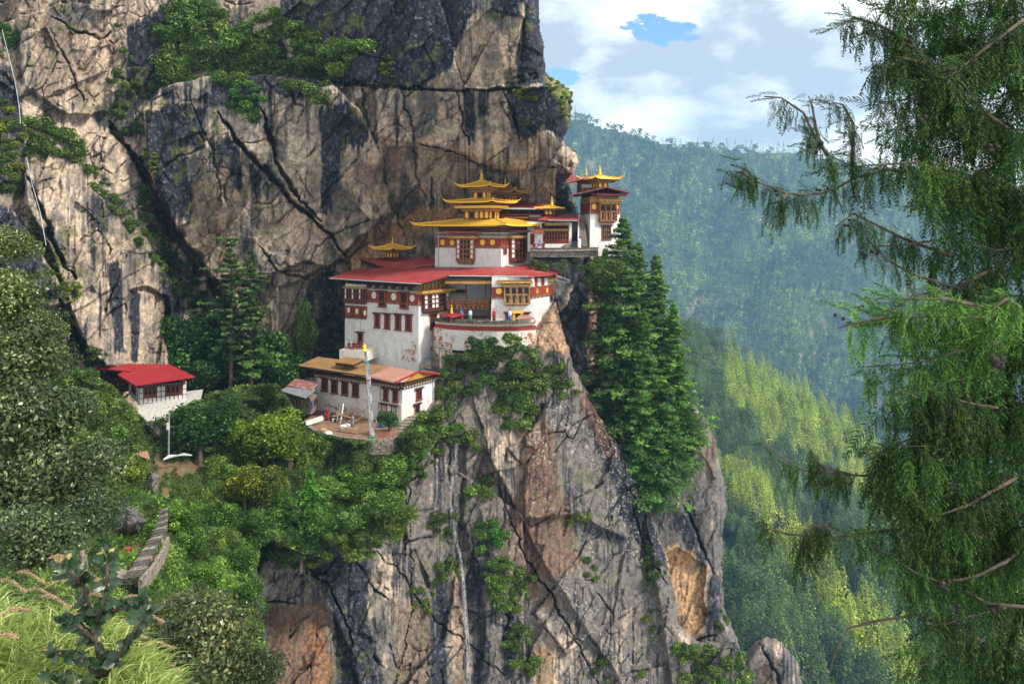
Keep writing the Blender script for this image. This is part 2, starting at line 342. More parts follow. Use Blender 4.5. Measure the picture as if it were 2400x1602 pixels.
TAN = np.array((0.54, 0.42, 0.31)); TAN2 = np.array((0.35, 0.275, 0.21)); BLK = np.array((0.020, 0.021, 0.029)); GRY = np.array((0.155, 0.142, 0.135))
ORG = np.array((0.42, 0.21, 0.09)); WHT = np.array((0.58, 0.52, 0.45)); MOS = np.array((0.13, 0.14, 0.03)); RST = np.array((0.20, 0.085, 0.035))
def mixc(C, col, w): return C * (1 - w[..., None]) + col * w[..., None]
def paint(s, darks, lights=(), oranges=(), seed=3, grey=0.35, base_dark=0.0, moss=0.0, under=None, streak=1.0):
    X, Y = s.X, s.Y
    n_big = fbm(X / 90, Y / 150, 5, seed); n_mid = fbm(X / 22, Y / 60, 5, seed + 2, 0.6); st = fbm(X / 5.0, Y / 120, 4, seed + 4, 0.6); fine = fbm(X / 5, Y / 7, 4, seed + 6, 0.7)
    C = np.broadcast_to(TAN, X.shape + (3,)).copy()
    C = mixc(C, TAN2, sstep(.38, .62, n_mid)); C = mixc(C, TAN2 * 0.75, sstep(.55, .8, fbm(X / 40, Y / 50, 5, seed + 8)))
    C = mixc(C, WHT, 0.55 * sstep(.58, .72, st) * sstep(.5, .65, fbm(X / 60, Y / 90, 3, seed + 9)))
    C = mixc(C, GRY, sstep(.6 - grey * .35, .78 - grey * .35, 0.5 * n_big + 0.5 * n_mid))
    if under is not None: C = mixc(C, under, 0.72 * sstep(.30, .55, n_mid * .5 + n_big * .5)); C = mixc(C, under * .7, .5 * sstep(.5, .62, st))
    d = np.full(X.shape, base_dark)
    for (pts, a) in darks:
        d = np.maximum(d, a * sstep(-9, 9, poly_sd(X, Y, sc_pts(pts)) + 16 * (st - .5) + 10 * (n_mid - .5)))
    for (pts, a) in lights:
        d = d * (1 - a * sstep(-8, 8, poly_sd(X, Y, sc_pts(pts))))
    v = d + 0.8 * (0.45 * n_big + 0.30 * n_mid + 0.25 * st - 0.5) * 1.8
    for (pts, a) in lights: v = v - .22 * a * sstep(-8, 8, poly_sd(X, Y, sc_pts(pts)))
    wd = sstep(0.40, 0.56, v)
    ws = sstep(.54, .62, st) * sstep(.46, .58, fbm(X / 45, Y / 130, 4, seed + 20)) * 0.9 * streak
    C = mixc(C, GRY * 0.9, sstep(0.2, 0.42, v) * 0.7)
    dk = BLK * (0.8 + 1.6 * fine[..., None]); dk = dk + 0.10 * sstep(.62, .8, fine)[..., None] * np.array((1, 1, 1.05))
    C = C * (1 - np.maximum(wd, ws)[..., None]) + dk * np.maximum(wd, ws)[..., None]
    for (pts, a, col) in oranges:
        w = a * sstep(-10, 10, poly_sd(X, Y, sc_pts(pts)) + 26 * (n_mid - .5)); C = mixc(C, col, w * (0.55 + 0.45 * sstep(.35, .6, fine)))
    if moss: C = mixc(C, MOS, moss * sstep(.55, .7, fbm(X / 18, Y / 22, 5, seed + 30)) * sstep(.45, .6, n_big))
    C = mixc(C, BLK * 1.5, np.clip(s.joint, 0, 1) * .35)
    s.C = C * (0.72 + 0.56 * sstep(.25, .75, fine)[..., None])
    return n_big, n_mid, st, fine

# ---- the great wall of rock round the monastery
cliff = Sheet([(-60, -60), (1230, -60), (1236, 0), (1241, 60), (1248, 110), (1250, 165), (1266, 178), (1292, 190), (1312, 216), (1314, 250), (1306, 290), (1294, 318),
               (1300, 334), (1320, 345), (1329, 375), (1318, 400), (1303, 412), (1312, 440), (1325, 470), (1335, 520), (1340, 600), (1300, 700), (1200, 800), (1000, 880),
               (800, 900), (640, 960), (520, 1000), (300, 1000), (150, 960), (-60, 960)], 2.2)
cliff.base([(0, 0, 104), (0, 200, 101), (0, 400, 92), (0, 600, 86), (0, 800, 82), (150, 100, 116), (300, 100, 119), (330, 330, 124), (150, 330, 108), (150, 500, 104), (200, 650, 106), (280, 800, 106), (150, 800, 98),
            (420, 620, 128), (450, 800, 122), (450, 300, 120), (600, 300, 121), (600, 550, 122), (700, 700, 123), (620, 800, 124), (780, 700, 127), (740, 800, 134), (820, 860, 136), (900, 800, 134), (900, 880, 130), (660, 880, 130),
            (900, 100, 114), (1200, 100, 112), (900, 250, 118), (1100, 280, 116), (1230, 300, 114), (1300, 280, 116), (950, 420, 127), (1100, 440, 133), (1250, 440, 132),
            (900, 560, 137), (980, 590, 138), (830, 620, 131), (1100, 560, 136), (700, 120, 121), (550, 60, 124), (450, 60, 122), (1320, 380, 124), (1330, 520, 138), (1200, 650, 134), (1000, 700, 136), (500, 950, 116), (300, 950, 104), (100, 950, 90)])
cliff.slab([(640, -80), (1290, -80), (1290, 196), (1160, 203), (1000, 205), (900, 196), (820, 188), (780, 172), (700, 150), (650, 100)], -3.6, 5)
cliff.slab([(700, 195), (1000, 207), (1165, 205), (1330, 196), (1330, 310), (1260, 350), (1180, 385), (1130, 375), (1040, 345), (960, 330), (890, 322), (840, 300), (760, 240)], -2.2, 5)
cliff.bulge(1240, 262, 90, 80, -5); cliff.slab([(1205, -80), (1290, -80), (1290, 190), (1185, 196), (1180, 140), (1200, 60)], 3.0, 8)
cliff.slab([(1060, 80), (1130, 20), (1200, 40), (1198, 120), (1170, 195), (1030, 205)], 1.6, 6)
cliff.slab([(880, 335), (960, 340), (1040, 355), (1130, 392), (1240, 392), (1290, 380), (1330, 420), (1360, 620), (1000, 600), (860, 560), (850, 450)], 4.5, 8)
cliff.slab([(960, 330), (1060, 352), (1150, 395), (1250, 345), (1290, 330), (1260, 300), (1000, 290)], -1.5, 8)
cliff.slab([(330, 250), (370, 200), (480, 172), (600, 172), (760, 185), (830, 260), (890, 400), (905, 480), (810, 560), (760, 610), (700, 600), (600, 640), (545, 745), (500, 660), (430, 570), (385, 480), (340, 380)], -5.5, 6)
cliff.slab([(560, 340), (640, 430), (740, 520), (790, 600), (770, 610), (690, 600), (590, 560), (560, 470), (540, 400)], 2.0, 5)
cliff.slab([(640, 660), (800, 600), (800, 860), (640, 860)], 3.0, 10)
cliff.slab([(-60, 430), (0, 452), (45, 505), (100, 590), (142, 660), (152, 695), (112, 704), (62, 664), (-10, 590), (-60, 560)], -7, 6)
cliff.slab([(60, 380), (190, 420), (300, 500), (390, 640), (400, 850), (230, 840), (180, 760), (110, 560), (60, 470)], -4.0, 8)
cliff.slab([(300, 668), (340, 655), (385, 680), (390, 720), (360, 830), (300, 830)], 2.2, 5)
cliff.slab([(40, -60), (290, -60), (300, 60), (290, 200), (250, 260), (150, 260), (60, 200), (45, 100)], -2.5, 8)
for pts, w, dp in (
    ([(290, 335), (313, 371), (341, 426), (372, 490), (398, 534), (440, 585), (480, 640), (515, 690), (550, 760), (560, 830)], 21, 11),
    ([(505, 262), (524, 290), (560, 345), (600, 380), (640, 420), (680, 470), (749, 531), (790, 590)], 9, 7),
    ([(600, 250), (618, 300), (632, 358), (655, 409), (680, 450), (740, 510)], 7, 6),
    ([(140, 690), (165, 760), (205, 810), (240, 840)], 12, 7), ([(385, 690), (378, 760), (395, 830)], 12, 7),
    ([(60, 400), (90, 470), (120, 560), (170, 640)], 8, 4), ([(250, 280), (290, 340)], 10, 5),
    ([(700, 190), (820, 190), (1000, 206), (1165, 204)], 3.5, 3), ([(660, 190), (680, 240), (700, 245)], 4, 2),
    ([(830, 200), (850, 300), (880, 380), (905, 480), (930, 540)], 3, 2), ([(925, 210), (945, 300), (950, 400), (990, 480)], 3, 2),
    ([(960, 330), (1000, 340), (1050, 350), (1100, 375), (1140, 390)], 4, 3), ([(760, 60), (770, 150)], 2.5, 1.5), ([(1045, 205), (1060, 280), (1075, 330)], 4, 3),
    ([(1150, 205), (1180, 260), (1195, 330)], 5, 3), ([(590, 560), (640, 620), (700, 640), (770, 600)], 4, 2.5), ([(440, 230), (470, 300), (500, 400), (510, 470)], 3, 1.5),
    ([(120, 40), (170, 70), (230, 90), (260, 70)], 4, 2), ([(700, 640), (720, 560), (800, 520), (900, 490)], 3, 1.6), ([(110, 60), (170, 170), (190, 230)], 3, 1.5)):
    cliff.crack(pts, w, dp)
cliff.rough(0.95, 4); cliff.rim(30, 9)
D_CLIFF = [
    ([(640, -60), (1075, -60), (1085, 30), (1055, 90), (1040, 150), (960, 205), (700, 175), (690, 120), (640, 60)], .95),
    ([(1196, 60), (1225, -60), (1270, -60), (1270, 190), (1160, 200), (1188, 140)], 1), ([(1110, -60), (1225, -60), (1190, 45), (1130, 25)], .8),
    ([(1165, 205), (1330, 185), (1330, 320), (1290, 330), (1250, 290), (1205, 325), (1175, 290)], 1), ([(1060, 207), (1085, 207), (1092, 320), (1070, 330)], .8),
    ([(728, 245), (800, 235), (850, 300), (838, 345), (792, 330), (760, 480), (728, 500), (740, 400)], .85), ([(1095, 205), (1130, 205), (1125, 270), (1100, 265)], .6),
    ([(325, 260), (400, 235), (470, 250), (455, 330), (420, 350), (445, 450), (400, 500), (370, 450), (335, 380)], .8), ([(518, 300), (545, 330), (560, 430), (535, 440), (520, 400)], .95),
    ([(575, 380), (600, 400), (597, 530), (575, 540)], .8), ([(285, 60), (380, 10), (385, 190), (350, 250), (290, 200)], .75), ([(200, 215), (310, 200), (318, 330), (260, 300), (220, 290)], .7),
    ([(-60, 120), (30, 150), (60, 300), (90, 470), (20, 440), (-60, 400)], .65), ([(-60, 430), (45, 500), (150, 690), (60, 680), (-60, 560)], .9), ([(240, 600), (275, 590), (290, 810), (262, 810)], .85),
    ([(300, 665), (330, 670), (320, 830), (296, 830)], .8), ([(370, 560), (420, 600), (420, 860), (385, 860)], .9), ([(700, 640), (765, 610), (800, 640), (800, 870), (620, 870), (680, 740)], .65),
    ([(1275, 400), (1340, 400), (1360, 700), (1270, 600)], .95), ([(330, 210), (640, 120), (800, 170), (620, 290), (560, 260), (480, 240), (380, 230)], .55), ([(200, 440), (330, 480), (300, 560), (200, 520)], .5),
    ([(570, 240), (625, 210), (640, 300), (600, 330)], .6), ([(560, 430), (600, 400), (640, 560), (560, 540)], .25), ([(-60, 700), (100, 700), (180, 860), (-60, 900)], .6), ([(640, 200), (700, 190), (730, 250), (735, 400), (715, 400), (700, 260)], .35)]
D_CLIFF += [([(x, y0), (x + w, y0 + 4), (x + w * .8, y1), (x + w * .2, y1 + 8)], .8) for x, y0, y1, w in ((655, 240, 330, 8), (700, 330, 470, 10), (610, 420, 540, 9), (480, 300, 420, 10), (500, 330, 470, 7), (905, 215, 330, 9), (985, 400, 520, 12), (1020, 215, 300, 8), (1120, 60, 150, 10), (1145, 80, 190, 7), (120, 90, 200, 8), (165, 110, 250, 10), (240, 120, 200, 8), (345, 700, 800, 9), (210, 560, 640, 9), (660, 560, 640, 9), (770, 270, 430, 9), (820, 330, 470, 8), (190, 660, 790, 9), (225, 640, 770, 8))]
L_CLIFF = [([(1085, 60), (1190, 45), (1198, 110), (1170, 200), (1050, 200), (1060, 110)], .8), ([(630, 215), (725, 250), (730, 470), (660, 440), (635, 340)], .7), ([(840, 320), (890, 420), (880, 520), (780, 560), (760, 500)], .6),
           ([(60, 20), (190, 30), (280, 90), (230, 240), (90, 230)], .6), ([(340, 700), (380, 690), (375, 760), (340, 810)], .7), ([(1000, 215), (1060, 215), (1065, 330), (1100, 340), (1160, 220), (1160, 300), (1100, 380), (960, 320)], .5), ([(100, 520), (200, 540), (230, 700), (180, 740)], .5)]
O_CLIFF = [([(780, 600), (840, 540), (960, 480), (1050, 465), (1060, 510), (960, 540), (860, 590), (800, 650)], .9, np.array((.50, .27, .13))), ([(560, 430), (640, 470), (760, 600), (700, 660), (600, 600)], .35, TAN * 1.1), ([(440, 420), (520, 380), (560, 480), (520, 600), (450, 560)], .4, np.array((.50, .34, .20))), ([(60, 30), (280, 90), (240, 230), (90, 230)], .35, np.array((.52, .34, .22))), ([(840, 540), (930, 520), (880, 560), (790, 600)], .5, RST), ([(1085, 90), (1190, 60), (1180, 180), (1100, 190)], .2, ORG),
           ([(0, 300), (40, 320), (60, 450), (20, 430)], .5, MOS), ([(50, 470), (130, 560), (165, 690), (140, 700), (90, 580)], .5, MOS), ([(1255, 175), (1310, 200), (1316, 300), (1300, 300), (1290, 230), (1250, 190)], .9, MOS * 1.5), ([(170, 200), (330, 180), (280, 300), (190, 260)], .3, MOS)]
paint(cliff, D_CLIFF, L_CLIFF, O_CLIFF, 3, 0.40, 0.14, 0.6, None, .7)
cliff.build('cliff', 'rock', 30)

# ---- dark recess behind the big conifers
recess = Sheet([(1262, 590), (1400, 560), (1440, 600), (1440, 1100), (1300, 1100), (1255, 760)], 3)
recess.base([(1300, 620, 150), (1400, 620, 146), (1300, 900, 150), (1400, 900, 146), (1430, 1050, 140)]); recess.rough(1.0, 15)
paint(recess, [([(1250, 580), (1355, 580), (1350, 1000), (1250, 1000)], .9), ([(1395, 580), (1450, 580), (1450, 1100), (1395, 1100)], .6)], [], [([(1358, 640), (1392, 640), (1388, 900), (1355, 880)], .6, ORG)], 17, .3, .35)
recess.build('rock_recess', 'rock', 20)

# ---- rock face falling away under the monastery
face = Sheet([(985, 790), (1060, 800), (1150, 770), (1230, 745), (1262, 700), (1276, 690), (1285, 740), (1303, 790), (1322, 850), (1352, 905), (1384, 962), (1420, 1020), (1442, 1062), (1462, 1110), (1490, 1160), (1512, 1220), (1532, 1290), (1545, 1350), (1560, 1430), (1600, 1470),
              (1690, 1470), (1712, 1520), (1726, 1620), (1726, 1700), (560, 1700), (560, 1400), (585, 1270), (640, 1180), (700, 1000), (850, 1000), (940, 960), (990, 900)], 2.2)
face.base([(560, 1300, 92), (560, 1600, 84), (700, 1200, 93), (700, 1400, 90), (700, 1600, 84), (800, 1050, 97), (900, 1200, 96), (900, 1400, 94), (900, 1600, 90), (1000, 900, 108), (950, 1010, 99), (1050, 1000, 104), (1050, 1200, 105), (1050, 1400, 100), (1050, 1600, 95),
           (1100, 790, 110.5), (1150, 800, 110.5), (1180, 850, 108), (1250, 760, 113), (1200, 1000, 106), (1250, 1200, 102), (1250, 1400, 98), (1250, 1600, 94), (1350, 900, 112), (1420, 1100, 112), (1480, 1200, 112), (1400, 1400, 103), (1400, 1600, 98), (1550, 1500, 108), (1600, 1600, 104), (1700, 1600, 106)])
face.slab([(600, 1220), (680, 1290), (760, 1400), (800, 1480), (830, 1600), (1200, 1700), (1200, 1180), (1000, 1050), (880, 1160), (800, 1250), (690, 1260)], -2.2, 4)
face.slab([(1110, 1020), (1200, 1200), (1250, 1300), (1330, 1420), (1400, 1520), (1500, 1700), (1000, 1700), (1080, 1500), (1040, 1300), (1060, 1100)], 1.8, 5)
face.slab([(1000, 1000), (1070, 1000), (1060, 1200), (1110, 1400), (1100, 1640), (1010, 1640), (1000, 1400), (960, 1300), (980, 1100)], 1.6, 14)
face.slab([(1270, 900), (1330, 880), (1400, 1000), (1350, 1110), (1440, 1200), (1440, 1240), (1330, 1180), (1200, 1190), (1210, 1000)], -1.6, 6)
face.slab([(1480, 1180), (1560, 1700), (1440, 1700), (1450, 1350)], 2.0, 8)
for pts, w, dp in (([(690, 1258), (720, 1310), (760, 1350), (790, 1420), (812, 1500), (820, 1590)], 3.5, 3), ([(600, 1375), (680, 1385)], 3.5, 3), ([(860, 1260), (930, 1330), (975, 1400), (1080, 1480), (1170, 1560)], 3, 2.5), ([(1130, 1080), (1165, 1180), (1210, 1290), (1300, 1420), (1340, 1500), (1390, 1600)], 4, 3),
                   ([(1030, 1020), (1035, 1200), (1050, 1300), (1065, 1500), (1070, 1620)], 9, 1.2), ([(940, 1200), (945, 1400), (900, 1620)], 3, 1.5), ([(1040, 1180), (1080, 1230), (1100, 1330)], 3, 2), ([(1450, 1160), (1480, 1260), (1540, 1350)], 4, 3), ([(960, 1030), (925, 1180), (930, 1280)], 3, 2),
                   ([(790, 1250), (860, 1350), (900, 1380)], 3, 2), ([(1340, 870), (1370, 960), (1420, 1060)], 3, 1.2)):
    face.crack(pts, w * .62, dp * .7)
face.rough(0.72, 8, 1.3); face.rim(24, 8)
D_FACE = [([(700, 1240), (850, 1240), (850, 1380), (860, 1600), (770, 1600), (760, 1400), (700, 1300)], .75), ([(590, 1190), (700, 1200), (700, 1290), (600, 1290)], .8), ([(1340, 880), (1390, 950), (1480, 1150), (1540, 1300), (1490, 1290), (1420, 1180), (1400, 1100), (1350, 1000)], .75),
          ([(1000, 1290), (1030, 1290), (1030, 1640), (985, 1640)], .7), ([(1060, 1290), (1130, 1200), (1120, 1600), (1085, 1600)], .55), ([(1060, 900), (1110, 930), (1130, 1100), (1080, 1060)], .35), ([(840, 1320), (890, 1330), (880, 1620), (840, 1600)], .45), ([(1290, 1180), (1440, 1220), (1430, 1400), (1320, 1330)], .35), ([(1150, 1350), (1290, 1450), (1330, 1620), (1150, 1620)], .45)]
L_FACE = [([(1220, 720), (1300, 720), (1300, 830), (1200, 800)], .9), ([(890, 1200), (1020, 1150), (1010, 1300), (900, 1350)], .4)]
O_FACE = [([(1200, 700), (1290, 700), (1310, 810), (1180, 790)], .7, np.array((.62, .36, .2))), ([(620, 1390), (750, 1380), (770, 1640), (600, 1640)], .75, np.array((.22, .11, .06))), ([(700, 1460), (745, 1400), (760, 1640), (720, 1640)], .5, np.array((.36, .17, .07))),
          ([(1190, 960), (1260, 960), (1290, 1130), (1340, 1300), (1250, 1330), (1170, 1200)], .55, RST), ([(1220, 1480), (1270, 1470), (1280, 1640), (1230, 1640)], .7, np.array((.25, .14, .05))), ([(1060, 900), (1130, 950), (1140, 1180), (1090, 1170)], .5, np.array((.24, .18, .14))), ([(1040, 1300), (1060, 1300), (1085, 1640), (1040, 1640)], .7, np.array((.32, .22, .14))), ([(900, 1380), (980, 1380), (985, 1640), (920, 1640)], .6, np.array((.27, .19, .13))),
          ([(1320, 870), (1370, 940), (1430, 1060), (1380, 1040), (1340, 960)], .5, RST), ([(1130, 1190), (1210, 1260), (1300, 1400), (1240, 1400), (1150, 1290)], .4, RST)]
nb, nm, stt, fi = paint(face, D_FACE, L_FACE, O_FACE, 23, 0.95, 0.27, 0.35, np.array((.20, .165, .14)))
# pale lichen specks on the grey stone
sp = sstep(.66, .74, fbm(face.X / 3.2, face.Y / 4, 3, 77, .7)) * sstep(.45, .6, fbm(face.X / 60, face.Y / 80, 4, 78)) * sstep(1080, 1200, face.X)
face.C = mixc(face.C, WHT * 0.9, sp * .75)
face.build('cliff_face', 'rock', 30)

# ---- second pillar on the right
pillar = Sheet([(1585, 920), (1600, 935), (1625, 965), (1643, 1010), (1650, 1060), (1664, 1110), (1667, 1170), (1658, 1240), (1658, 1330), (1662, 1390), (1685, 1440), (1705, 1500), (1715, 1560), (1730, 1700), (1560, 1700), (1545, 1480), (1520, 1330), (1480, 1230), (1460, 1170), (1480, 1130), (1540, 1110), (1575, 1060), (1572, 960)], 2.2)
pillar.base([(1500, 1150, 121), (1600, 950, 124), (1600, 1100, 119), (1600, 1300, 117), (1650, 1200, 122), (1600, 1500, 112), (1700, 1560, 114)])
pillar.slab([(1545, 1110), (1600, 1240), (1645, 1340), (1740, 1500), (1740, 900), (1560, 900)], 2.2, 6); pillar.crack([(1560, 1130), (1600, 1230), (1640, 1320)], 3, 2); pillar.crack([(1560, 1480), (1600, 1470), (1650, 1450)], 4, 2)
pillar.slab([(1528, 1270), (1550, 1255), (1620, 1300), (1612, 1440), (1580, 1465), (1550, 1440)], 1.3, 4, 10)
pillar.rough(0.42, 12, 1.6); pillar.rim(22, 9)
paint(pillar, [([(1530, 1150), (1600, 1170), (1640, 1330), (1610, 1300), (1560, 1250)], .55), ([(1615, 1330), (1660, 1300), (1660, 1440), (1620, 1450)], .7)], [([(1528, 1262), (1622, 1290), (1612, 1450), (1552, 1455)], .95)],
      [([(1530, 1262), (1552, 1250), (1570, 1272), (1590, 1258), (1598, 1300), (1624, 1305), (1612, 1445), (1582, 1462), (1556, 1445)], .95, np.array((.55, .33, .17))), ([(1585, 925), (1650, 1000), (1640, 1100), (1610, 1080), (1580, 1000)], .35, RST)], 43, 1.0, .24, .2)
pillar.build('rock_pillar', 'rock', 25)

knoll = Sheet([(1700, 1500), (1730, 1470), (1760, 1455), (1795, 1470), (1825, 1510), (1845, 1570), (1850, 1700), (1690, 1700)], 3)
knoll.base([(1720, 1500, 128), (1800, 1500, 132), (1780, 1620, 124)]); knoll.crack([(1740, 1470), (1790, 1560), (1800, 1620)], 4, 2.5); knoll.rough(.6, 31); knoll.rim(20, 8)
paint(knoll, [], [], [([(1730, 1520), (1780, 1520), (1790, 1600), (1740, 1600)], .4, RST)], 53, 1.0, .3); knoll.build('rock_knoll', 'rock', 20)

# ---- jutting block under the upper terrace
boulder = Sheet([(1218, 592), (1245, 588), (1270, 590), (1300, 592), (1312, 600), (1313, 618), (1306, 650), (1290, 682), (1270, 690), (1255, 660), (1215, 628), (1210, 605)], 1.4)
boulder.base([(1215, 600, 124), (1260, 600, 119), (1310, 600, 117), (1290, 680, 121), (1250, 650, 120)], 40); boulder.slab([(1200, 560), (1330, 590), (1330, 617), (1305, 640), (1260, 622), (1200, 615)], 3.0, 6, 3); boulder.rough(.35, 61); boulder.rim(12, 5)
paint(boulder, [([(1296, 600), (1316, 600), (1300, 660), (1285, 650)], .3)], [], [([(1210, 590), (1245, 590), (1250, 640), (1215, 630)], .4, ORG)], 63, .9, .12); boulder.C *= 2.0; boulder.build('jutting_boulder', 'rock', 12)
# ------------------------------------------------------------------ building kit
surf('whitewash', (0.72, 0.70, 0.67), 0.85, 0.13, 0.8, (0.50, 0.46, 0.41), (0.50, 0.75), bump=0.5, bscale=3, sc=(1, 1, .5))
surf('old_whitewash', (0.70, 0.66, 0.60), 0.9, 0.15, 0.9, (0.42, 0.30, 0.22), (0.55, 0.68), bump=0.8, bscale=3)
surf('peeling', (0.66, 0.58, 0.50), 0.9, 0.2, 1.1, (0.36, 0.13, 0.06), (0.50, 0.56), bump=0.9, bscale=4)
surf('red_ochre', (0.30, 0.045, 0.025), 0.8, 0.2, 1.2, (0.22, 0.05, 0.04), (0.5, .7))
surf('gold', (0.95, 0.56, 0.05), 0.40, 0.16, 1.0, (0.75, 0.34, 0.03), (0.55, .75), metal=0.12, spec=.5)
surf('ochre_wood', (0.42, 0.235, 0.08), 0.6, 0.35, 3.0, (0.16, 0.07, 0.03), (0.5, .6))
surf('gold_trim', (0.54, 0.32, 0.08), 0.55, 0.3, 3.0, (0.32, 0.14, 0.04), (0.5, .62), metal=0.1)
surf('carved', (0.42, 0.19, 0.06), 0.65, 0.45, 5.0, (0.10, 0.035, 0.02), (0.48, .56))
surf('timber', (0.16, 0.055, 0.03), 0.7, 0.35, 4.0, (0.05, 0.02, 0.015), (0.5, .65))
surf('timber_red', (0.27, 0.07, 0.035), 0.7, 0.3, 4.0, (0.11, 0.03, 0.02), (0.5, .65))
surf('dark_beam', (0.045, 0.022, 0.016), 0.8, 0.3, 2.0)
surf('interior', (0.012, 0.010, 0.012), 0.6, 0.2, 1)
surf('glass', (0.02, 0.025, 0.03), 0.12, 0.2, 1, spec=.6)
surf('white_panel', (0.72, 0.71, 0.68), 0.7, 0.12, 2)
surf('red_roof', (0.42, 0.060, 0.060), 0.5, 0.2, 0.35, (0.46, 0.15, 0.14), (0.5, .72), wave=(1.9, 'X', -0.6), bump=0.35)
surf('red_roof_old', (0.40, 0.022, 0.030), 0.5, 0.22, 0.6, (0.33, 0.07, 0.07), (0.56, .68), wave=(1.9, 'X', -0.25), bump=0.4)
surf('maroon_roof', (0.16, 0.035, 0.035), 0.6, 0.3, 1.0, (0.24, 0.07, 0.06), (0.5, .7))
surf('brown_roof', (0.42, 0.235, 0.09), 0.7, 0.15, 0.6, (0.27, 0.15, 0.07), (0.5, .7), wave=(2.2, 'X', -0.6), bump=0.7)
surf('pink_roof', (0.50, 0.26, 0.19), 0.6, 0.12, 0.6, (0.40, 0.19, 0.13), (0.5, .7), wave=(2.2, 'X', -0.6), bump=0.4)
surf('yellow_boards', (0.50, 0.26, 0.045), 0.7, 0.2, 2, wave=(3, 'Z'), bump=0.4)
surf('tin', (0.42, 0.45, 0.47), 0.4, 0.2, 1.2, (0.24, 0.19, 0.17), (0.55, .68), metal=0.5)
surf('rust_tin', (0.26, 0.10, 0.08), 0.6, 0.35, 2.0, (0.40, 0.36, 0.35), (0.55, .62))
surf('gutter_grey', (0.50, 0.52, 0.54), 0.4, 0.1, 1)
surf('stone', (0.33, 0.28, 0.22), 0.95, 0.5, 3.5, (0.14, 0.11, 0.09), (0.48, .58), bump=1.0, bscale=5)
surf('dark_stone', (0.13, 0.115, 0.10), 0.95, 0.5, 4, (0.05, 0.05, 0.04), (0.48, .58), bump=1.0, bscale=5)
surf('pale_stone', (0.55, 0.53, 0.50), 0.95, 0.4, 4.0, (0.27, 0.25, 0.23), (0.55, .62), bump=1.0, bscale=4)
surf('earth', (0.24, 0.135, 0.085), 1.0, 0.35, 1.2, (0.33, 0.22, 0.15), (0.5, .65), bump=.6)
surf('loggia_wall', (0.58, 0.59, 0.61), 0.9, 0.12, 1.2)
surf('robe', (0.22, 0.015, 0.02), 0.8, 0.2, 6); surf('skin', (0.40, 0.22, 0.14), 0.6, 0.1, 6); surf('grey_cloth', (0.25, 0.25, 0.27), 0.8, 0.2, 6)
surf('white_cloth', (0.75, 0.75, 0.75), 0.8, 0.1, 6); surf('blue_cloth', (0.08, 0.16, 0.5), 0.8, 0.1, 6); surf('red_cloth', (0.55, 0.04, 0.03), 0.8, 0.1, 6); surf('hair', (0.01, 0.01, 0.01), 0.6, .1, 4)
surf('flag', (0.50, 0.50, 0.52), 0.8, 0.35, 9.0, (0.30, 0.31, 0.38), (0.47, .53)); surf('green_cloth', (0.04, 0.25, 0.15), .8, .1, 3)
surf('lumber', (0.45, 0.30, 0.18), 0.8, 0.35, 3, (0.24, 0.13, 0.08), (0.5, .6)); surf('blue_tank', (0.03, 0.035, 0.05), 0.4, 0.2, 2)

class Face:
    """a vertical wall plane between two surveyed points (column px, depth Y)"""
    def __init__(s, A, B, batter=0.0, zt=0.0):
        s.A = Vector(((A[0] - CX) / FPX * A[1], A[1], 0)); s.B = Vector(((B[0] - CX) / FPX * B[1], B[1], 0))
        s.d = (s.B - s.A); s.L = s.d.length; s.d.normalize(); s.n = Vector((s.d.y, -s.d.x, 0)); s.batter = batter; s.zt = zt
        if s.n.dot(-s.A) < 0: s.n = -s.n
    def uv(s, px, py):
        r = Vector(((px - CX) / FPX, 1, (HZ - py) / FPX)); t = s.A.dot(s.n) / r.dot(s.n); p = r * t; return (p - s.A).dot(s.d), p.z
    def pt(s, a, z, o=0.0):
        p = s.A + s.d * a + s.n * (o + s.batter * (s.zt - z)); return Vector((p.x, p.y, z))
    def box(s, mb, a0, a1, z0, z1, o0, o1):
        return mb.hexa([s.pt(a0, z0, o1), s.pt(a1, z0, o1), s.pt(a1, z0, o0), s.pt(a0, z0, o0)], [s.pt(a0, z1, o1), s.pt(a1, z1, o1), s.pt(a1, z1, o0), s.pt(a0, z1, o0)])
    def rect(s, px0, px1, py0, py1):
        pm = (py0 + py1) / 2; xm = (px0 + px1) / 2
        return s.uv(px0, pm)[0], s.uv(px1, pm)[0], s.uv(xm, py1)[1], s.uv(xm, py0)[1]
    def pbox(s, mb, px0, px1, py0, py1, o0, o1):
        a0, a1, z0, z1 = s.rect(px0, px1, py0, py1); return s.box(mb, a0, a1, z0, z1, o0, o1)
    def band(s, mb, z0, z1, o0, o1, e0=0.0, e1=0.0): return s.box(mb, -e0, s.L + e1, z0, z1, o0, o1)
    def disc(s, mb, a, z, r, o0, o1, rx=None, n=20):
        rx = rx or r
        ra = [s.pt(a + rx * math.cos(2 * math.pi * k / n), z + r * math.sin(2 * math.pi * k / n), o0) for k in range(n)]
        rb = [s.pt(a + rx * math.cos(2 * math.pi * k / n), z + r * math.sin(2 * math.pi * k / n), o1) for k in range(n)]
        return mb.hexa(ra, rb)
    def dentils(s, mb, a0, a1, z0, z1, o0, o1, pitch=0.35, fill=0.5):
        n = max(1, int((a1 - a0) / pitch)); w = (a1 - a0) / n
        for i in range(n): s.box(mb, a0 + i * w, a0 + (i + fill) * w, z0, z1, o0, o1)
def spin(F, dist, th):
    """column/depth of a point dist metres from F (px,Y) along heading th (0 = image right, 90 = away)"""
    x = (F[0] - CX) / FPX * F[1] + dist * math.cos(th); y = F[1] + dist * math.sin(th); return (CX + x / y * FPX, y)
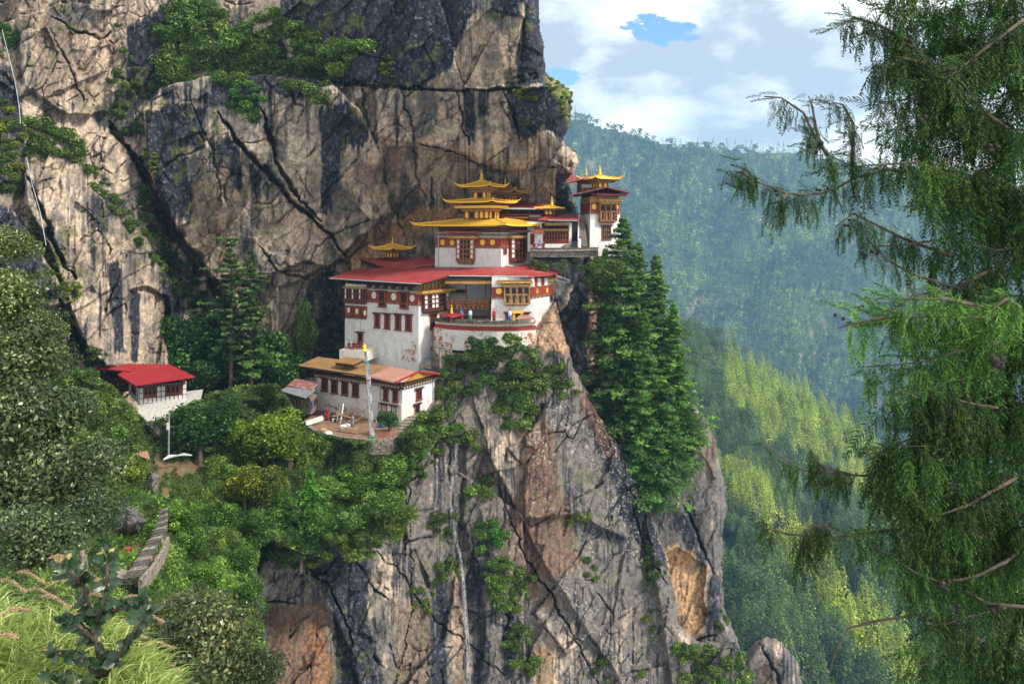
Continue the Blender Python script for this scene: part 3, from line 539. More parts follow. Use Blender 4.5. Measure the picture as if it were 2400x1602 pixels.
def plate(mb, pts, t=0.15):
    """a roof sheet through surveyed corners (px, py, Y), t thick"""
    a = [Vector(P(*p)) for p in pts]; n = (a[1] - a[0]).cross(a[2] - a[0]).normalized()
    if n.z < 0: n = -n; a = a[::-1]
    b = [p - Vector((0, 0, t)) for p in a]; return mb.hexa(b, a)
def wall_body(name, parent, corners, z0, z1, mat, batter=0.0, label=None):
    """closed masonry body: corners [(px,Y)...] left to right as seen, closed behind"""
    mb = MB().use(mat); pts = [Vector(((c[0] - CX) / FPX * c[1], c[1], 0)) for c in corners]; c0 = sum(pts, Vector()) / len(pts); n = len(pts)
    def ring(z, off):
        out = []
        for i, p in enumerate(pts):
            e1 = (p - pts[i - 1]).normalized(); e2 = (pts[(i + 1) % n] - p).normalized(); n1 = Vector((e1.y, -e1.x, 0)); n2 = Vector((e2.y, -e2.x, 0))
            m = (n1 + n2); m = m / max(.4, (1 + n1.dot(n2))); out.append((p.x + m.x * off, p.y + m.y * off, z))
        return out
    steps = 6; prev = ring(z0, batter * (z1 - z0))
    for k in range(1, steps + 1):
        z = z0 + (z1 - z0) * k / steps; cur = ring(z, batter * (z1 - z)); mb.hexa(prev, cur); prev = cur
    o = mb.build(name, parent); 
    if label: o['label'] = label
    return o
def quad_from(F, wl, wr, th):
    """footprint of a rectangular block seen corner-on: left length, right length, turn in degrees"""
    t = math.radians(th); L = spin(F, wl, math.pi - t); R = spin(F, wr, math.pi / 2 - t); Bk = spin(L, wr, math.pi / 2 - t); return L, F, R, Bk
def solve_len(F, px, ang):
    x0 = (F[0] - CX) / FPX * F[1]; k = (px - CX) / FPX; return (k * F[1] - x0) / (math.cos(ang) - k * math.sin(ang))

def window(parent, f, px0, px1, py0, py1, nx=2, ny=3, fr='timber_red', lat='timber', jamb=0.16, head=True, depth=0.14, name='window', panel=None):
    a0, a1, z0, z1 = f.rect(px0, px1, py0, py1); mb = MB().use(fr)
    f.box(mb, a0, a0 + jamb, z0, z1, -.2, depth); f.box(mb, a1 - jamb, a1, z0, z1, -.2, depth); f.box(mb, a0 + jamb, a1 - jamb, z0, z0 + .12, -.2, depth); f.box(mb, a0 + jamb, a1 - jamb, z1 - .12, z1, -.2, depth)
    mb.use(lat); w = (a1 - a0 - 2 * jamb)
    for i in range(1, nx): f.box(mb, a0 + jamb + w * i / nx - .035, a0 + jamb + w * i / nx + .035, z0 + .12, z1 - .12, -.1, depth * .7)
    for j in range(1, ny): f.box(mb, a0 + jamb, a1 - jamb, z0 + (z1 - z0) * j / ny - .035, z0 + (z1 - z0) * j / ny + .035, -.1, depth * .6)
    fo = mb.build(name, parent)
    MBp = MB().use('interior'); f.box(MBp, a0 + jamb * .9, a1 - jamb * .9, z0 + .1, z1 - .1, -.15, depth * .3); MBp.build('pane', fo)
    if panel:
        mb = MB().use(panel)
        for i in range(nx):
            for j in range(ny):
                if (i + 2 * j) % 3: f.box(mb, a0 + jamb + w * (i + .25) / nx, a0 + jamb + w * (i + .75) / nx, z0 + (z1 - z0) * (j + .2) / ny, z0 + (z1 - z0) * (j + .8) / ny, -.1, depth * .45)
        split_build(mb, 'shutter', fo)
    if head:
        mb = MB().use('timber'); f.box(mb, a0 - .18, a1 + .18, z1, z1 + .10, -.1, depth + .16); f.dentils(mb, a0 - .12, a1 + .12, z1 - .12, z1, depth, depth + .12, .26)
        f.box(mb, a0 - .28, a1 + .28, z1 + .10, z1 + .17, -.1, depth + .28); mb.build('lintel', fo)
        mb = MB().use('timber'); f.box(mb, a0 - .1, a1 + .1, z0 - .1, z0, -.1, depth + .1); mb.build('sill', fo)
    return fo
def arch(f, mb, a, z0, z1, w, o0, o1, n=10):
    r = w / 2; pts = [(a - r, z0), (a + r, z0), (a + r, z1 - r * 1.1)]
    for k in range(1, n): t = math.pi * k / n; pts.append((a + r * math.cos(t), z1 - r * 1.1 + r * 1.1 * math.sin(t)))
    pts.append((a - r, z1 - r * 1.1)); return mb.hexa([f.pt(p[0], p[1], o0) for p in pts], [f.pt(p[0], p[1], o1) for p in pts])
def bay(parent, f, px0, px1, py0, py1, cols, rows, body='carved', out=0.55, white=(), arched=True, cornice=None, sill_rows=1, name='bay_window'):
    """projecting carved window: posts, rails, arched lights, some white shutters, stepped foot"""
    a0, a1, z0, z1 = f.rect(px0, px1, py0, py1); h = z1 - z0; mb = MB().use(body)
    foot = min(.5, h * .1); f.box(mb, a0 + .25, a1 - .25, z0, z0 + foot * .5, -.3, out * .55); f.box(mb, a0 + .1, a1 - .1, z0 + foot * .5, z0 + foot, -.3, out * .8)
    f.box(mb, a0, a1, z0 + foot, z1, -.3, out - .12); w = (a1 - a0) / cols; hh = (h - foot) / (rows + sill_rows * .6); zb = z0 + foot + hh * .6 * sill_rows
    for i in range(cols + 1): f.box(mb, a0 + w * i - .07, a0 + w * i + .07, z0 + foot, z1, out - .12, out + .03)
    for j in range(rows + 1): f.box(mb, a0 - .05, a1 + .05, zb + hh * j - .06, zb + hh * j + .06, out - .12, out + .05)
    f.box(mb, a0 - .1, a1 + .1, z0 + foot, z0 + foot + .14, out - .12, out + .08)
    bo = mb.build(name, parent); pm = MB().use('interior'); wm = MB().use('white_panel')
    for i in range(cols):
        for j in range(rows):
            tgt = wm if (i in white) else pm
            if i in white: f.box(wm, a0 + w * (i + .16), a0 + w * (i + .84), zb + hh * (j + .12), zb + hh * (j + .88), out - .14, out - .04)
            elif arched: arch(f, pm, a0 + w * (i + .5), zb + hh * (j + .12), zb + hh * (j + .9), w * .62, out - .14, out - .08)
            else: f.box(pm, a0 + w * (i + .2), a0 + w * (i + .8), zb + hh * (j + .12), zb + hh * (j + .88), out - .14, out - .08)
        if sill_rows: arch(f, pm, a0 + w * (i + .5), z0 + foot + .2, zb - .1, w * .32, out - .14, out - .09)
    split_build(pm, 'pane', bo)
    if wm.v: split_build(wm, 'shutter', bo)
    dm = MB().use('gold_trim'); f.dentils(dm, a0 - .1, a1 + .1, z1 - .02, z1 + .14, out - .1, out + .18, .3); f.box(dm, a0 - .2, a1 + .2, z1 + .14, z1 + .3, -.2, out + .3)
    dm.build('head_moulding', bo)
    if cornice: gold_cornice(parent, f, *cornice, out=out + .5)
    return bo
def gold_cornice(parent, f, px0, px1, py0, py1, out=1.0, name='cornice'):
    a0, a1, z0, z1 = f.rect(px0, px1, py0, py1); m = MB().use('gold_trim'); f.box(m, a0, a1, z0 + (z1 - z0) * .25, z1 - (z1 - z0) * .15, -.2, out)
    m.use('carved'); f.dentils(m, a0, a1, z0, z0 + (z1 - z0) * .25, -.1, out - .12, .34); f.dentils(m, a0, a1, z1 - (z1 - z0) * .15, z1, -.1, out + .05, .3, .6)
    return m.build(name, parent)
def frieze(parent, faces, z0, z1, mat='red_ochre', o=0.05, dent=True, name='red_band'):
    m = MB().use(mat)
    for f in faces: f.band(m, z0, z1, -.1, o, 0.03, 0.03)
    fo = m.build(name, parent)
    if dent:
        m = MB().use('carved')
        for f in faces:
            f.band(m, z0 - .16, z0 - .002, -.1, o + .08, .08, .08); f.band(m, z1 + .002, z1 + .14, -.1, o + .08, .08, .08)
            m.use('timber'); f.dentils(m, 0, f.L, z0 - .32, z0 - .162, -.1, o + .06, .36); m.use('carved')
        m.build('moulding', parent)
    return fo
def medallion(parent, f, px, py, rpx, mat='gold', o=0.05, name='medallion', rx=None):
    a, z = f.uv(px, py); r = rpx / FPX * f.A.y; m = MB().use(mat); f.disc(m, a, z, r, o - .02, o + .07, rx=(rx / FPX * f.A.y if rx else None)); return m.build(name, parent)
def finial(parent, px, py0, py1, Y, name='finial', mat='gold'):
    c = P(px, py1, Y); h = (py1 - py0) / FPX * Y; m = MB().use(mat); m.smooth = True
    m.lathe(c, [(h * q, h * z) for q, z in ((.20, -.05), (.20, .04), (.10, .08), (.17, .14), (.20, .22), (.10, .30), (.08, .36), (.14, .42), (.15, .48), (.07, .55), (.055, .62), (.10, .68), (.055, .74), (.05, .82), (.065, .86), (.012, 1.0))], 14)
    return m.build(name, parent)
def hip_roof(parent, FC, wl, wr, th, z_e, z_t, over, top, mat='gold', curl=0.5, thick=0.22, sag=1.35, name='roof', horns=True):
    """four-sided roof over the block at corner FC (px,Y): concave slopes, lifted corners, dark soffit. over = eave overhang, top = inset of the upper ring from the wall line"""
    t = math.radians(th); d1 = Vector((-math.cos(t), math.sin(t), 0)); d2 = Vector((math.sin(t), math.cos(t), 0))
    F = Vector(((FC[0] - CX) / FPX * FC[1], FC[1], 0)); n1 = -d2; n2 = -d1
    C = F + d1 * wl / 2 + d2 * wr / 2; hx0, hy0 = wl / 2 + over, wr / 2 + over; hx1, hy1 = max(.05, wl / 2 - top), max(.05, wr / 2 - top)
    m = MB().use(mat); S = 10; R = 7; rows = []
    for r in range(R + 1):
        q = r / R; hx = hx0 + (hx1 - hx0) * q; hy = hy0 + (hy1 - hy0) * q; z = z_e + (z_t - z_e) * q ** sag; ring = []
        for side in range(4):
            for k in range(S):
                u = -1 + 2 * k / S; a, b = ((u, -1), (1, u), (-u, 1), (-1, -u))[side]
                lift = curl * abs(u) ** 6 * (1 - q) ** 3
                p = C + d1 * (a * hx) * -1 + d2 * (b * hy); ring.append((p.x, p.y, z + lift))
        rows.append(ring)
    n = 4 * S; vs = [v for r in rows for v in r]; fs = []
    for r in range(R):
        for k in range(n): fs.append([r * n + k, r * n + (k + 1) % n, (r + 1) * n + (k + 1) % n, (r + 1) * n + k])
    fs.append([R * n + k for k in range(n)]); m.add(vs, fs)
    # fascia and soffit
    e = rows[0]; lo = [(v[0], v[1], v[2] - thick) for v in e]; m.add(e + lo, [[k, n + k, n + (k + 1) % n, (k + 1) % n] for k in range(n)])
    # hips and horns
    for (sx, sy) in ((-1, -1), (1, -1), (1, 1), (-1, 1)):
        pts = []
        for r in range(R + 1):
            q = r / R; hx = hx0 + (hx1 - hx0) * q; hy = hy0 + (hy1 - hy0) * q; z = z_e + (z_t - z_e) * q ** sag + curl * (1 - q) ** 3
            p = C - d1 * sx * hx + d2 * sy * hy; pts.append((p.x, p.y, z + .04))
        m.tube(pts, .09 if wl > 5 else .06, 6)
        if horns:
            p = Vector(pts[0]); o_ = (p - Vector((C.x, C.y, p.z))).normalized(); m.tube([p - o_ * .2, p + o_ * .25 + Vector((0, 0, .1)), p + o_ * .42 + Vector((0, 0, .38))], [.10, .09, .03], 6)
    ro = m.build(name, parent)
    m = MB().use('dark_beam'); inn = []
    for (x, y, z) in lo:
        v = Vector((x, y, z)); w = C.copy(); w.z = z; inn.append(tuple(v + (w - v) * (over * 1.0 / (max(hx0, hy0))) + Vector((0, 0, .15))))
    m.add(lo + inn, [[k, (k + 1) % n, n + (k + 1) % n, n + k] for k in range(n)]); m.add([(v[0], v[1], v[2]) for v in inn], [list(range(n))[::-1]])
    m.use('carved')
    for sgn in range(4):      # rafter ends below the eave
        ax, nn, ln, hd = ((d1, -d2, hx0, hy0), (d2, -d1, hy0, hx0), (d1, d2, hx0, hy0), (d2, d1, hy0, hx0))[sgn]
        cnt = int(ln * 2 / .55)
        for i in range(1, cnt):
            u = -ln + 2 * ln * i / cnt; p = C + ax * u + nn * (hd - over * .75); w = ax * .07
            a = p - w; b = p + w; c_ = b + nn * (over * .6); d_ = a + nn * (over * .6); zt = z_e - thick - .02
            m.hexa([(q.x, q.y, zt - .14) for q in (a, b, c_, d_)], [(q.x, q.y, zt) for q in (a, b, c_, d_)])
    m.build('soffit', parent); return ro
def drum(parent, FC, wl, wr, th, z0, z1, panels, name='lantern_wall', flare=0.5, gold_band=True):
    """carved storey between two roofs: arched gilt panels between posts, brackets that step outward below the roof"""
    L, F, R, Bk = quad_from(FC, wl, wr, th); fl = Face(L, F); fr = Face(F, R); h = z1 - z0
    w = wall_body(name, parent, [L, F, R, Bk], z0, z1, 'carved'); gm = MB().use('gold'); dm = MB().use('interior'); pm = MB().use('timber')
    for f, cnt in ((fl, panels[0]), (fr, panels[1])):
        ww = f.L / cnt; zt = z0 + h * .55
        for i in range(cnt):
            arch(f, dm if (i == 1 and cnt > 2) else gm, ww * (i + .5), z0 + h * .08, zt - h * .04, ww * .62, 0, .05); f.box(pm, ww * i - .06, ww * i + .06, z0, zt, 0, .1)
        f.box(pm, f.L - .06, f.L + .06, z0, zt, 0, .1)
    split_build(gm, 'gilt_panel', w); split_build(pm, 'post', w); split_build(dm, 'niche', w)
    bm = MB()
    for k in range(4):
        o = flare * (k + 1) / 4; za = z0 + h * (.56 + .11 * k); bm.use('carved' if k % 2 else 'gold_trim')
        C = quad_from(spin(FC, 0, 0), wl, wr, th)
        cs = [Vector(((c[0] - CX) / FPX * c[1], c[1], 0)) for c in (L, F, R, Bk)]; cc = sum(cs, Vector()) / 4
        t = math.radians(th); d1 = Vector((-math.cos(t), math.sin(t), 0)); d2 = Vector((math.sin(t), math.cos(t), 0)); hx, hy = wl / 2 + o, wr / 2 + o
        rg = [cc + d1 * hx - d2 * hy, cc - d1 * hx - d2 * hy, cc - d1 * hx + d2 * hy, cc + d1 * hx + d2 * hy]
        bm.hexa([(p.x, p.y, za) for p in rg], [(p.x, p.y, za + h * .085) for p in rg])
        bm.use('timber')
        for f in (fl, fr): f.dentils(bm, -o, f.L + o, za - h * .03, za, -.1, o - .02, .3)
    bm.build('bracket_tier', w); return w
# ================================================================== the monastery
z_at = lambda py, Y: (HZ - py) / FPX * Y
TH = 33.0; T = math.radians(TH)
# ---------- main temple with three golden roofs
FC = (1174.0, 118.0); WL = solve_len(FC, 1021.5, math.pi - T); WR = solve_len(FC, 1249, math.pi / 2 - T)
L_, F_, R_, B_ = quad_from(FC, WL, WR, TH)
temple = thing('temple', 'tall white temple with gilt discs on a red band and three stacked golden roofs', 'temple', P(1174, 627, 118))
zt = z_at(545, 118); wall_body('wall', temple, [L_, F_, R_, B_], z_at(640, 118), zt, 'whitewash', .02)
fl, fr = Face(L_, F_, .02, zt), Face(F_, R_, .02, zt)
frieze(temple, [fl, fr], z_at(577.5, 118), z_at(559, 118)); m = MB().use('stone'); fl.band(m, z_at(554.5, 118), z_at(547, 118), -.1, .12, .1, .1); fr.band(m, z_at(554.5, 118), z_at(547, 118), -.1, .12, .1, .1); m.build('wall_cap', temple)
for px in (1038.6, 1061, 1132, 1155.4): medallion(temple, fl, px, 568, 6.4)
bay(temple, fl, 1074.5, 1114.5, 561, 618.5, 5, 4, white=(0, 4), out=.5, arched=True, cornice=(1060, 1123, 551.5, 560.5), sill_rows=1)
bay(temple, fr, 1192, 1226, 559, 616, 4, 4, white=(0,), out=.5, cornice=(1188, 1239, 550.5, 559), body='timber_red')
window(temple, fr, 1178.5, 1186, 560, 596, 1, 3, jamb=.25, head=False); window(temple, fr, 1231, 1237, 562, 593, 2, 3, jamb=.12, head=False)
m = MB().use('gold_trim'); a, z = fl.uv(1040, 0); fl.box(m, a - .05, a + .05, z_at(575, 118) - 2.9, z_at(578, 118), .05, .12)
m = MB().use('gutter_grey'); fl.box(m, fl.uv(1029, 600)[0], fl.uv(1029, 600)[0] + .1, z_at(626, 120), z_at(540, 120), .14, .24); m.build('downpipe', temple)
m = MB().use('red_roof'); fl.pbox(m, 1048, 1128, 541.5, 545.5, 0, 1.3); m.build('canopy', temple); m = MB().use('red_roof'); fr.pbox(m, 1190, 1252, 539.5, 543, 0, 1.4); m.build('canopy', temple)
m = MB().use('dark_beam'); C_ = quad_from(spin(FC, 0, 0), WL, WR, TH)
wall_body('eave_storey', temple, [spin(L_, .3, 0), F_, R_, B_], zt, z_at(527, 118), 'timber')
hip_roof(temple, FC, WL, WR, TH, z_at(526.5, 118), z_at(511.5, 120), 2.5, 3.2, curl=.18, sag=1.1)
F2 = spin(spin(FC, 2.6, math.pi - T), 2.9, math.pi / 2 - T); F2 = (1146.5, F2[1])
w2 = solve_len(F2, 1088.5, math.pi - T); r2 = solve_len(F2, 1169.5, math.pi / 2 - T)
drum(temple, F2, w2, r2, TH, z_at(513, F2[1]), z_at(479, F2[1]), (5, 4), flare=.95)
m = MB().use('gold'); f2l = Face(spin(F2, w2, math.pi - T), F2); f2r = Face(F2, spin(F2, r2, math.pi / 2 - T))
for f in (f2l, f2r): f.band(m, z_at(487.5, F2[1]), z_at(481.5, F2[1]), -.1, 1.1, 1.08, 1.08)
m.build('gilt_cornice', temple)
hip_roof(temple, F2, w2, r2, TH, z_at(472.5, F2[1]), z_at(462.5, F2[1] + 1), 2.1, 1.5, curl=.2, sag=1.15, thick=.18)
F3 = (1140.5, F2[1] + 1.6); w3 = solve_len(F3, 1109.6, math.pi - T); r3 = solve_len(F3, 1150, math.pi / 2 - T)
drum(temple, F3, w3, r3, TH, z_at(464.5, F3[1]), z_at(437, F3[1]), (3, 2), flare=.9)
hip_roof(temple, F3, w3, r3, TH, z_at(436.5, F3[1]), z_at(422, F3[1] + 1), 1.75, w3 * .42, curl=.22, sag=1.4, thick=.14)
finial(temple, 1128.5, 396, 422, F3[1] + 1.6)

# ---------- long red-roofed hall behind, with its lantern roof
hall = thing('hall', 'long hall with a maroon roof and white gutter behind the golden temple', 'hall', P(1240, 540, 128))
hL, hF, hR, hB = (1165, 128.5), (1300, 128), (1330, 134), (1180, 138)
wall_body('wall', hall, [hL, hF, hR, hB], z_at(590, 128), z_at(489, 128), 'dark_beam'); hf = Face(hL, hF)
m = MB().use('red_roof'); plate(m, [(1172, 486.5, 126), (1303, 488, 126), (1303, 483, 128), (1278, 476.5, 131), (1202, 472.5, 134), (1185, 478, 132)], .14); m.build('roof', hall)
m = MB().use('gutter_grey'); plate(m, [(1178, 487, 125.9), (1304, 488.4, 125.9), (1304, 489.4, 125.8), (1178, 488.4, 125.8)], .12); plate(m, [(1304.4, 488.5, 126), (1306, 488.5, 126), (1306, 514, 126), (1304.4, 514, 126)], .1); m.build('gutter', hall)
m = MB().use('red_roof'); plate(m, [(1169, 504, 126.8), (1280, 501.5, 126.8), (1279, 499.5, 128), (1172, 500, 128)], .1); m.build('canopy', hall)
gold_cornice(hall, hf, 1176, 1239, 507, 514, .8); m = MB().use('white_panel'); hf.pbox(m, 1240, 1268, 503.5, 509, 0, .5); m.build('panel', hall)
m = MB().use('carved'); a0, a1, z0, z1 = hf.rect(1240, 1295, 510, 519); hf.box(m, a0, a1, z0, z1, 0, .3); m.use('timber'); hf.dentils(m, a0, a1, z0 - .2, z0, 0, .4, .4); m.build('beam', hall)
for px in (1190, 1215, 1240, 1262, 1285): 
    m = MB().use('carved'); hf.pbox(m, px - 1.3, px + 1.3, 489, 500, 0, .2); m.build('post', hall)
F4 = (1198.5, 129); w4 = solve_len(F4, 1172, math.pi - T); r4 = solve_len(F4, 1210.5, math.pi / 2 - T)
drum(hall, F4, w4, r4, TH, z_at(478, 129), z_at(450, 129), (4, 2), flare=.9); hip_roof(hall, F4, w4, r4, TH, z_at(450, 129), z_at(438, 130), 1.8, w4 * .4, mat='gold_trim', curl=.35, sag=1.5, thick=.14)
finial(hall, 1184, 419, 438, 130.5)

# ---------- shrine wing with timber window screen, and its small gilt turret
wing = thing('shrine_wing', 'low shrine wing with a red roof, carved window screen and dark doorway', 'shrine', P(1310, 577, 124))
wL, wF, wR, wB = (1236, 122), (1345, 124), (1368, 130), (1250, 132); wf = Face(wL, wF)
wall_body('wall', wing, [wL, wF, wR, wB], z_at(590, 123), z_at(520, 123), 'whitewash')
m = MB().use('red_roof'); plate(m, [(1260, 513.5, 120), (1357, 515.5, 121), (1352, 501.5, 128), (1310, 500.5, 128), (1280, 505, 125)], .16); m.build('roof', wing)
m = MB().use('gutter_grey'); plate(m, [(1285, 514.6, 119.8), (1353, 516, 120.8), (1353, 516.8, 120.8), (1285, 515.6, 119.8)], .1); m.build('gutter', wing)
m = MB().use('interior'); wf.pbox(m, 1270, 1331, 523, 572, -.1, .06); wf.pbox(m, 1339, 1352, 519, 578, -.1, .3); m.build('doorway', wing)
gold_cornice(wing, wf, 1275, 1329, 522, 529, 1.2); bay(wing, wf, 1272, 1330, 541, 571, 9, 2, body='timber_red', out=.35, arched=True, sill_rows=1)
m = MB().use('white_panel'); wf.pbox(m, 1331, 1337.5, 522, 574, -.1, .5); m.build('pillar', wing); m = MB().use('whitewash'); wf.pbox(m, 1240, 1330, 571, 584, 0, 1.2); m.build('plinth', wing)
window(wing, wf, 1243, 1253, 547, 572, 2, 3, jamb=.2, head=False); m = MB().use('stone'); 
for k in range(4): wf.pbox(m, 1318 - k * 4, 1340, 572 + k * 2.6, 585, 1.2, 1.6 + k * .35)
split_build(m, 'step', wing)
F5 = (1294.5, 124.5); w5 = 1.2; drum(wing, F5, w5, w5, 20, z_at(503, 124), z_at(488, 124), (2, 2), flare=.4); hip_roof(wing, F5, w5, w5, 20, z_at(487.5, 124), z_at(481, 124), 1.3, .55, mat='gold', curl=.1, thick=.1, horns=False); finial(wing, 1293.5, 459, 480.5, 125.4)
sidew = thing('gallery', 'narrow white gallery with a timber bracket roof linking the golden temple to the shrine wing', 'gallery', P(1262, 572, 121))
gf = Face((1237, 121), (1272, 120.5)); wall_body('wall', sidew, [(1237, 121), (1272, 120.5), (1272, 123), (1238, 124)], z_at(590, 121), z_at(545, 121), 'whitewash')
window(sidew, gf, 1243, 1253, 547, 573, 2, 3, jamb=.2, head=False)
m = MB().use('timber_red'); plate(m, [(1250, 545, 119), (1277, 546.5, 119), (1265, 531, 122), (1253, 531, 122)], .15); m.build('roof', sidew)

# ---------- right-hand tower
tw = thing('tower', 'white corner tower with a low gabled roof and gilt lantern, far right', 'tower', P(1384.6, 580, 124))
tL, tF, tR = (1362, 131), (1384.6, 124), (1451.5, 127); tB = spin(tL, 6, math.radians(0)); tB = (1432, 135); ztt = z_at(461, 124)
wall_body('wall', tw, [tL, tF, tR, tB], z_at(600, 124), ztt, 'whitewash', .035); f1, f3 = Face(tL, tF, .035, ztt), Face(tF, tR, .035, ztt)
frieze(tw, [f1, f3], z_at(496.5, 124), z_at(476.5, 124)); m = MB().use('yellow_boards'); f1.band(m, z_at(474, 124), z_at(462, 124), -.1, .1); f3.band(m, z_at(474, 124), z_at(462, 124), -.1, .1); m.build('upper_frieze', tw)
for px, py, r in ((1391, 484.5, 6.6), (1443.5, 484, 5.6)): medallion(tw, f3, px, py, r)
gold_cornice(tw, f3, 1394.5, 1449.5, 466.5, 474, 1.1); bay(tw, f3, 1400.5, 1438, 478, 523, 3, 1, out=.7, sill_rows=2)
window(tw, f3, 1408, 1429.5, 529, 560, 4, 3, fr='timber', lat='carved', jamb=.18); window(tw, f1, 1373, 1377.5, 526, 560, 1, 2, jamb=.1, head=False)
m = MB().use('red_roof'); f3.pbox(m, 1386, 1457, 454.5, 459.5, 0, 1.5); m.build('canopy', tw)
wall_body('attic', tw, [tL, tF, tR, tB], ztt, z_at(444, 124), 'dark_beam')
m = MB().use('maroon_roof'); 
plate(m, [(1337, 455.5, 120), (1422.5, 436.5, 121), (1421, 441, 136), (1350, 458, 136)], .22); plate(m, [(1422.5, 436.5, 121), (1477, 449.5, 124), (1462, 452, 136), (1421, 441, 136)], .22); m.use('dark_beam')
plate(m, [(1338, 457.3, 120.1), (1422.5, 438.3, 121.1), (1421, 442.8, 135.8), (1350, 459.8, 135.8)], .15); plate(m, [(1422.5, 438.3, 121.1), (1476, 451.1, 124.1), (1461, 453.8, 135.8), (1421, 442.8, 135.8)], .15); m.build('roof', tw)
upL, upF, upR, upB = (1352, 128), (1395, 127), (1418, 128.5), (1400, 133)
wall_body('upper_storey', tw, [upL, upF, upR, upB], z_at(457, 127), z_at(418, 127), 'timber'); fu = Face(upL, upF)
m = MB().use('white_panel'); fu.pbox(m, 1364, 1392, 431.5, 440, 0, .2); fu.pbox(m, 1349, 1351, 424, 452, .5, .65); m.build('panel', tw); m = MB().use('carved'); a0, a1, z0, z1 = fu.rect(1363, 1394, 441, 446); fu.box(m, a0, a1, z0, z1, 0, .3); fu.dentils(m, a0, a1, z0 - .3, z0, 0, .3, .4); m.build('beam', tw)
m = MB().use('red_roof'); plate(m, [(1325, 427.5, 124), (1375, 415.5, 125), (1392, 416, 133), (1340, 425, 133)], .16); plate(m, [(1375, 415.5, 125), (1443, 424.5, 126), (1425, 426, 133), (1392, 416, 133)], .16); m.build('upper_roof', tw)
m = MB().use('dark_beam'); plate(m, [(1326, 428.8, 124.1), (1375, 417, 125.1), (1392, 417.5, 132.8), (1340, 426.5, 132.8)], .12); plate(m, [(1375, 417, 125.1), (1442, 426, 126.1), (1424, 427.5, 132.8), (1392, 417.5, 132.8)], .12); m.build('soffit', tw)
F6 = (1401, 124.5); drum(tw, F6, 1.3, 1.9, 60, z_at(440, 124), z_at(418, 124), (2, 2), flare=.9); hip_roof(tw, F6, 1.3, 1.9, 60, z_at(418.3, 124), z_at(409.5, 124), 1.55, .6, curl=.25, thick=.12); finial(tw, 1405.7, 386, 410, 125.6); finial(tw, 1373.7, 392.5, 410, 127)
m = MB().use('red_roof'); plate(m, [(1328, 421, 126), (1352, 417, 126), (1342, 410, 128)], .3); plate(m, [(1334, 414, 127), (1348, 413, 127), (1341, 408, 127.5)], .2); m.build('folded_sheet', tw)

# ---------- stone stairs and upper terrace wall
st = thing('stone_stairs', 'steep stone stairs climbing between the dark doorway and the white corner tower', 'stairs', P(1366, 579, 122))
NS = 16
for k in range(NS):
    m = MB().use('stone'); q = k / NS; py = 578 - q * 62; Y = 121 + q * 5.5; x0 = 1357 + q * 1; x1 = 1377 - q * 7
    a = P(x0, py, Y); b = P(x1, py, Y); h = 62 / NS / FPX * Y; m.hexa([a, b, b + np.array((0, .8, 0)), a + np.array((0, .8, 0))], [a + np.array((0, 0, h)), b + np.array((0, 0, h)), b + np.array((0, .8, h)), a + np.array((0, .8, h))]); m.build('step', st)
m = MB().use('whitewash'); a = P(1354, 578, 121); b = P(1357, 578, 121); c = P(1358, 517, 126.5); d = P(1355, 517, 126.5); m.hexa([a, b, c, d], [v + np.array((0, 0, .9)) for v in (a, b, c, d)]); m.build('balustrade', st)
tr = thing('terrace_wall', 'rough stone retaining wall of the upper terrace below the shrine wing and tower', 'wall', P(1320, 596, 117))
m = MB().use('stone'); tps = [(1243, 118.5), (1300, 118), (1345, 119), (1402, 121)]
for (A, B) in zip(tps[:-1], tps[1:]):
    f = Face(A, B); f.band(m, z_at(603, 118), z_at(583.2, 118), -1.2, 0)
m.build('masonry', tr); m = MB().use('dark_stone')
for (A, B) in zip(tps[:-1], tps[1:]):
    f = Face(A, B); f.band(m, z_at(583.2, 118), z_at(581, 118), -1.0, .18)
m.build('coping', tr)
m = MB().use('stone'); pts = [P(p[0], 584, p[1] - .8) for p in tps] + [P(1400, 584, 140), P(1240, 584, 140)]
m.hexa([(p[0], p[1], z_at(588, 118)) for p in pts], [(p[0], p[1], z_at(584.2, 118)) for p in pts]); tag(m.build('terrace_floor'), kind='structure')
fl_ = MB().use('stone'); A = P(1250, 650, 122)

# ---------- big white tower house, lower complex
TH1 = math.radians(35.5); BF = (981.0, 112.0); bl = solve_len(BF, 862, math.pi - TH1); br = solve_len(BF, 1047, math.pi / 2 - TH1)
bL, bR = spin(BF, bl, math.pi - TH1), spin(BF, br, math.pi / 2 - TH1); bB = spin(bL, br, math.pi / 2 - TH1); zb, ztp = z_at(872, 112), z_at(664, 112)
big = thing('tower_house', 'massive white building with rows of red-framed windows under the great red roof', 'building', P(981, 867, 112))
wall_body('wall', big, [bL, BF, bR, bB], zb, ztp, 'whitewash', .022); gl, gr = Face(bL, BF, .022, ztp), Face(BF, bR, .022, ztp)
zr0, zr1 = z_at(711.5, 112), z_at(689, 112); frieze(big, [gl, gr], zr0, zr1)
m = MB().use('stone'); gl.band(m, zr1 + .3, ztp, -.1, .08); gr.band(m, zr1 + .3, ztp, -.1, .08); m.build('upper_wall', big)
m = MB().use('dark_beam'); gl.dentils(m, .3, gl.L, zr1 + .55, ztp, 0, .5, 1.5, .35); split_build(m, 'bracket', big)
for px, py, r in ((878, 691.5, 8.0), (924.3, 695, 8.4), (967.7, 698.5, 7.6)): medallion(big, gl, px, py, r, 'white_panel', rx=r * .9)
window(big, gl, 890, 907, 683, 718, 2, 4, jamb=.2, depth=.32); window(big, gl, 940.4, 958.6, 686, 721.5, 2, 4, jamb=.2, depth=.32)
for a, b, c, d in ((879.4, 893, 734.5, 767), (902.9, 916.6, 735.5, 769.6), (927.8, 942.5, 736.5, 772.5), (951.9, 967.4, 738, 774.6)): window(big, gl, a, b, c, d, 2, 4, jamb=.3, fr='timber_red')
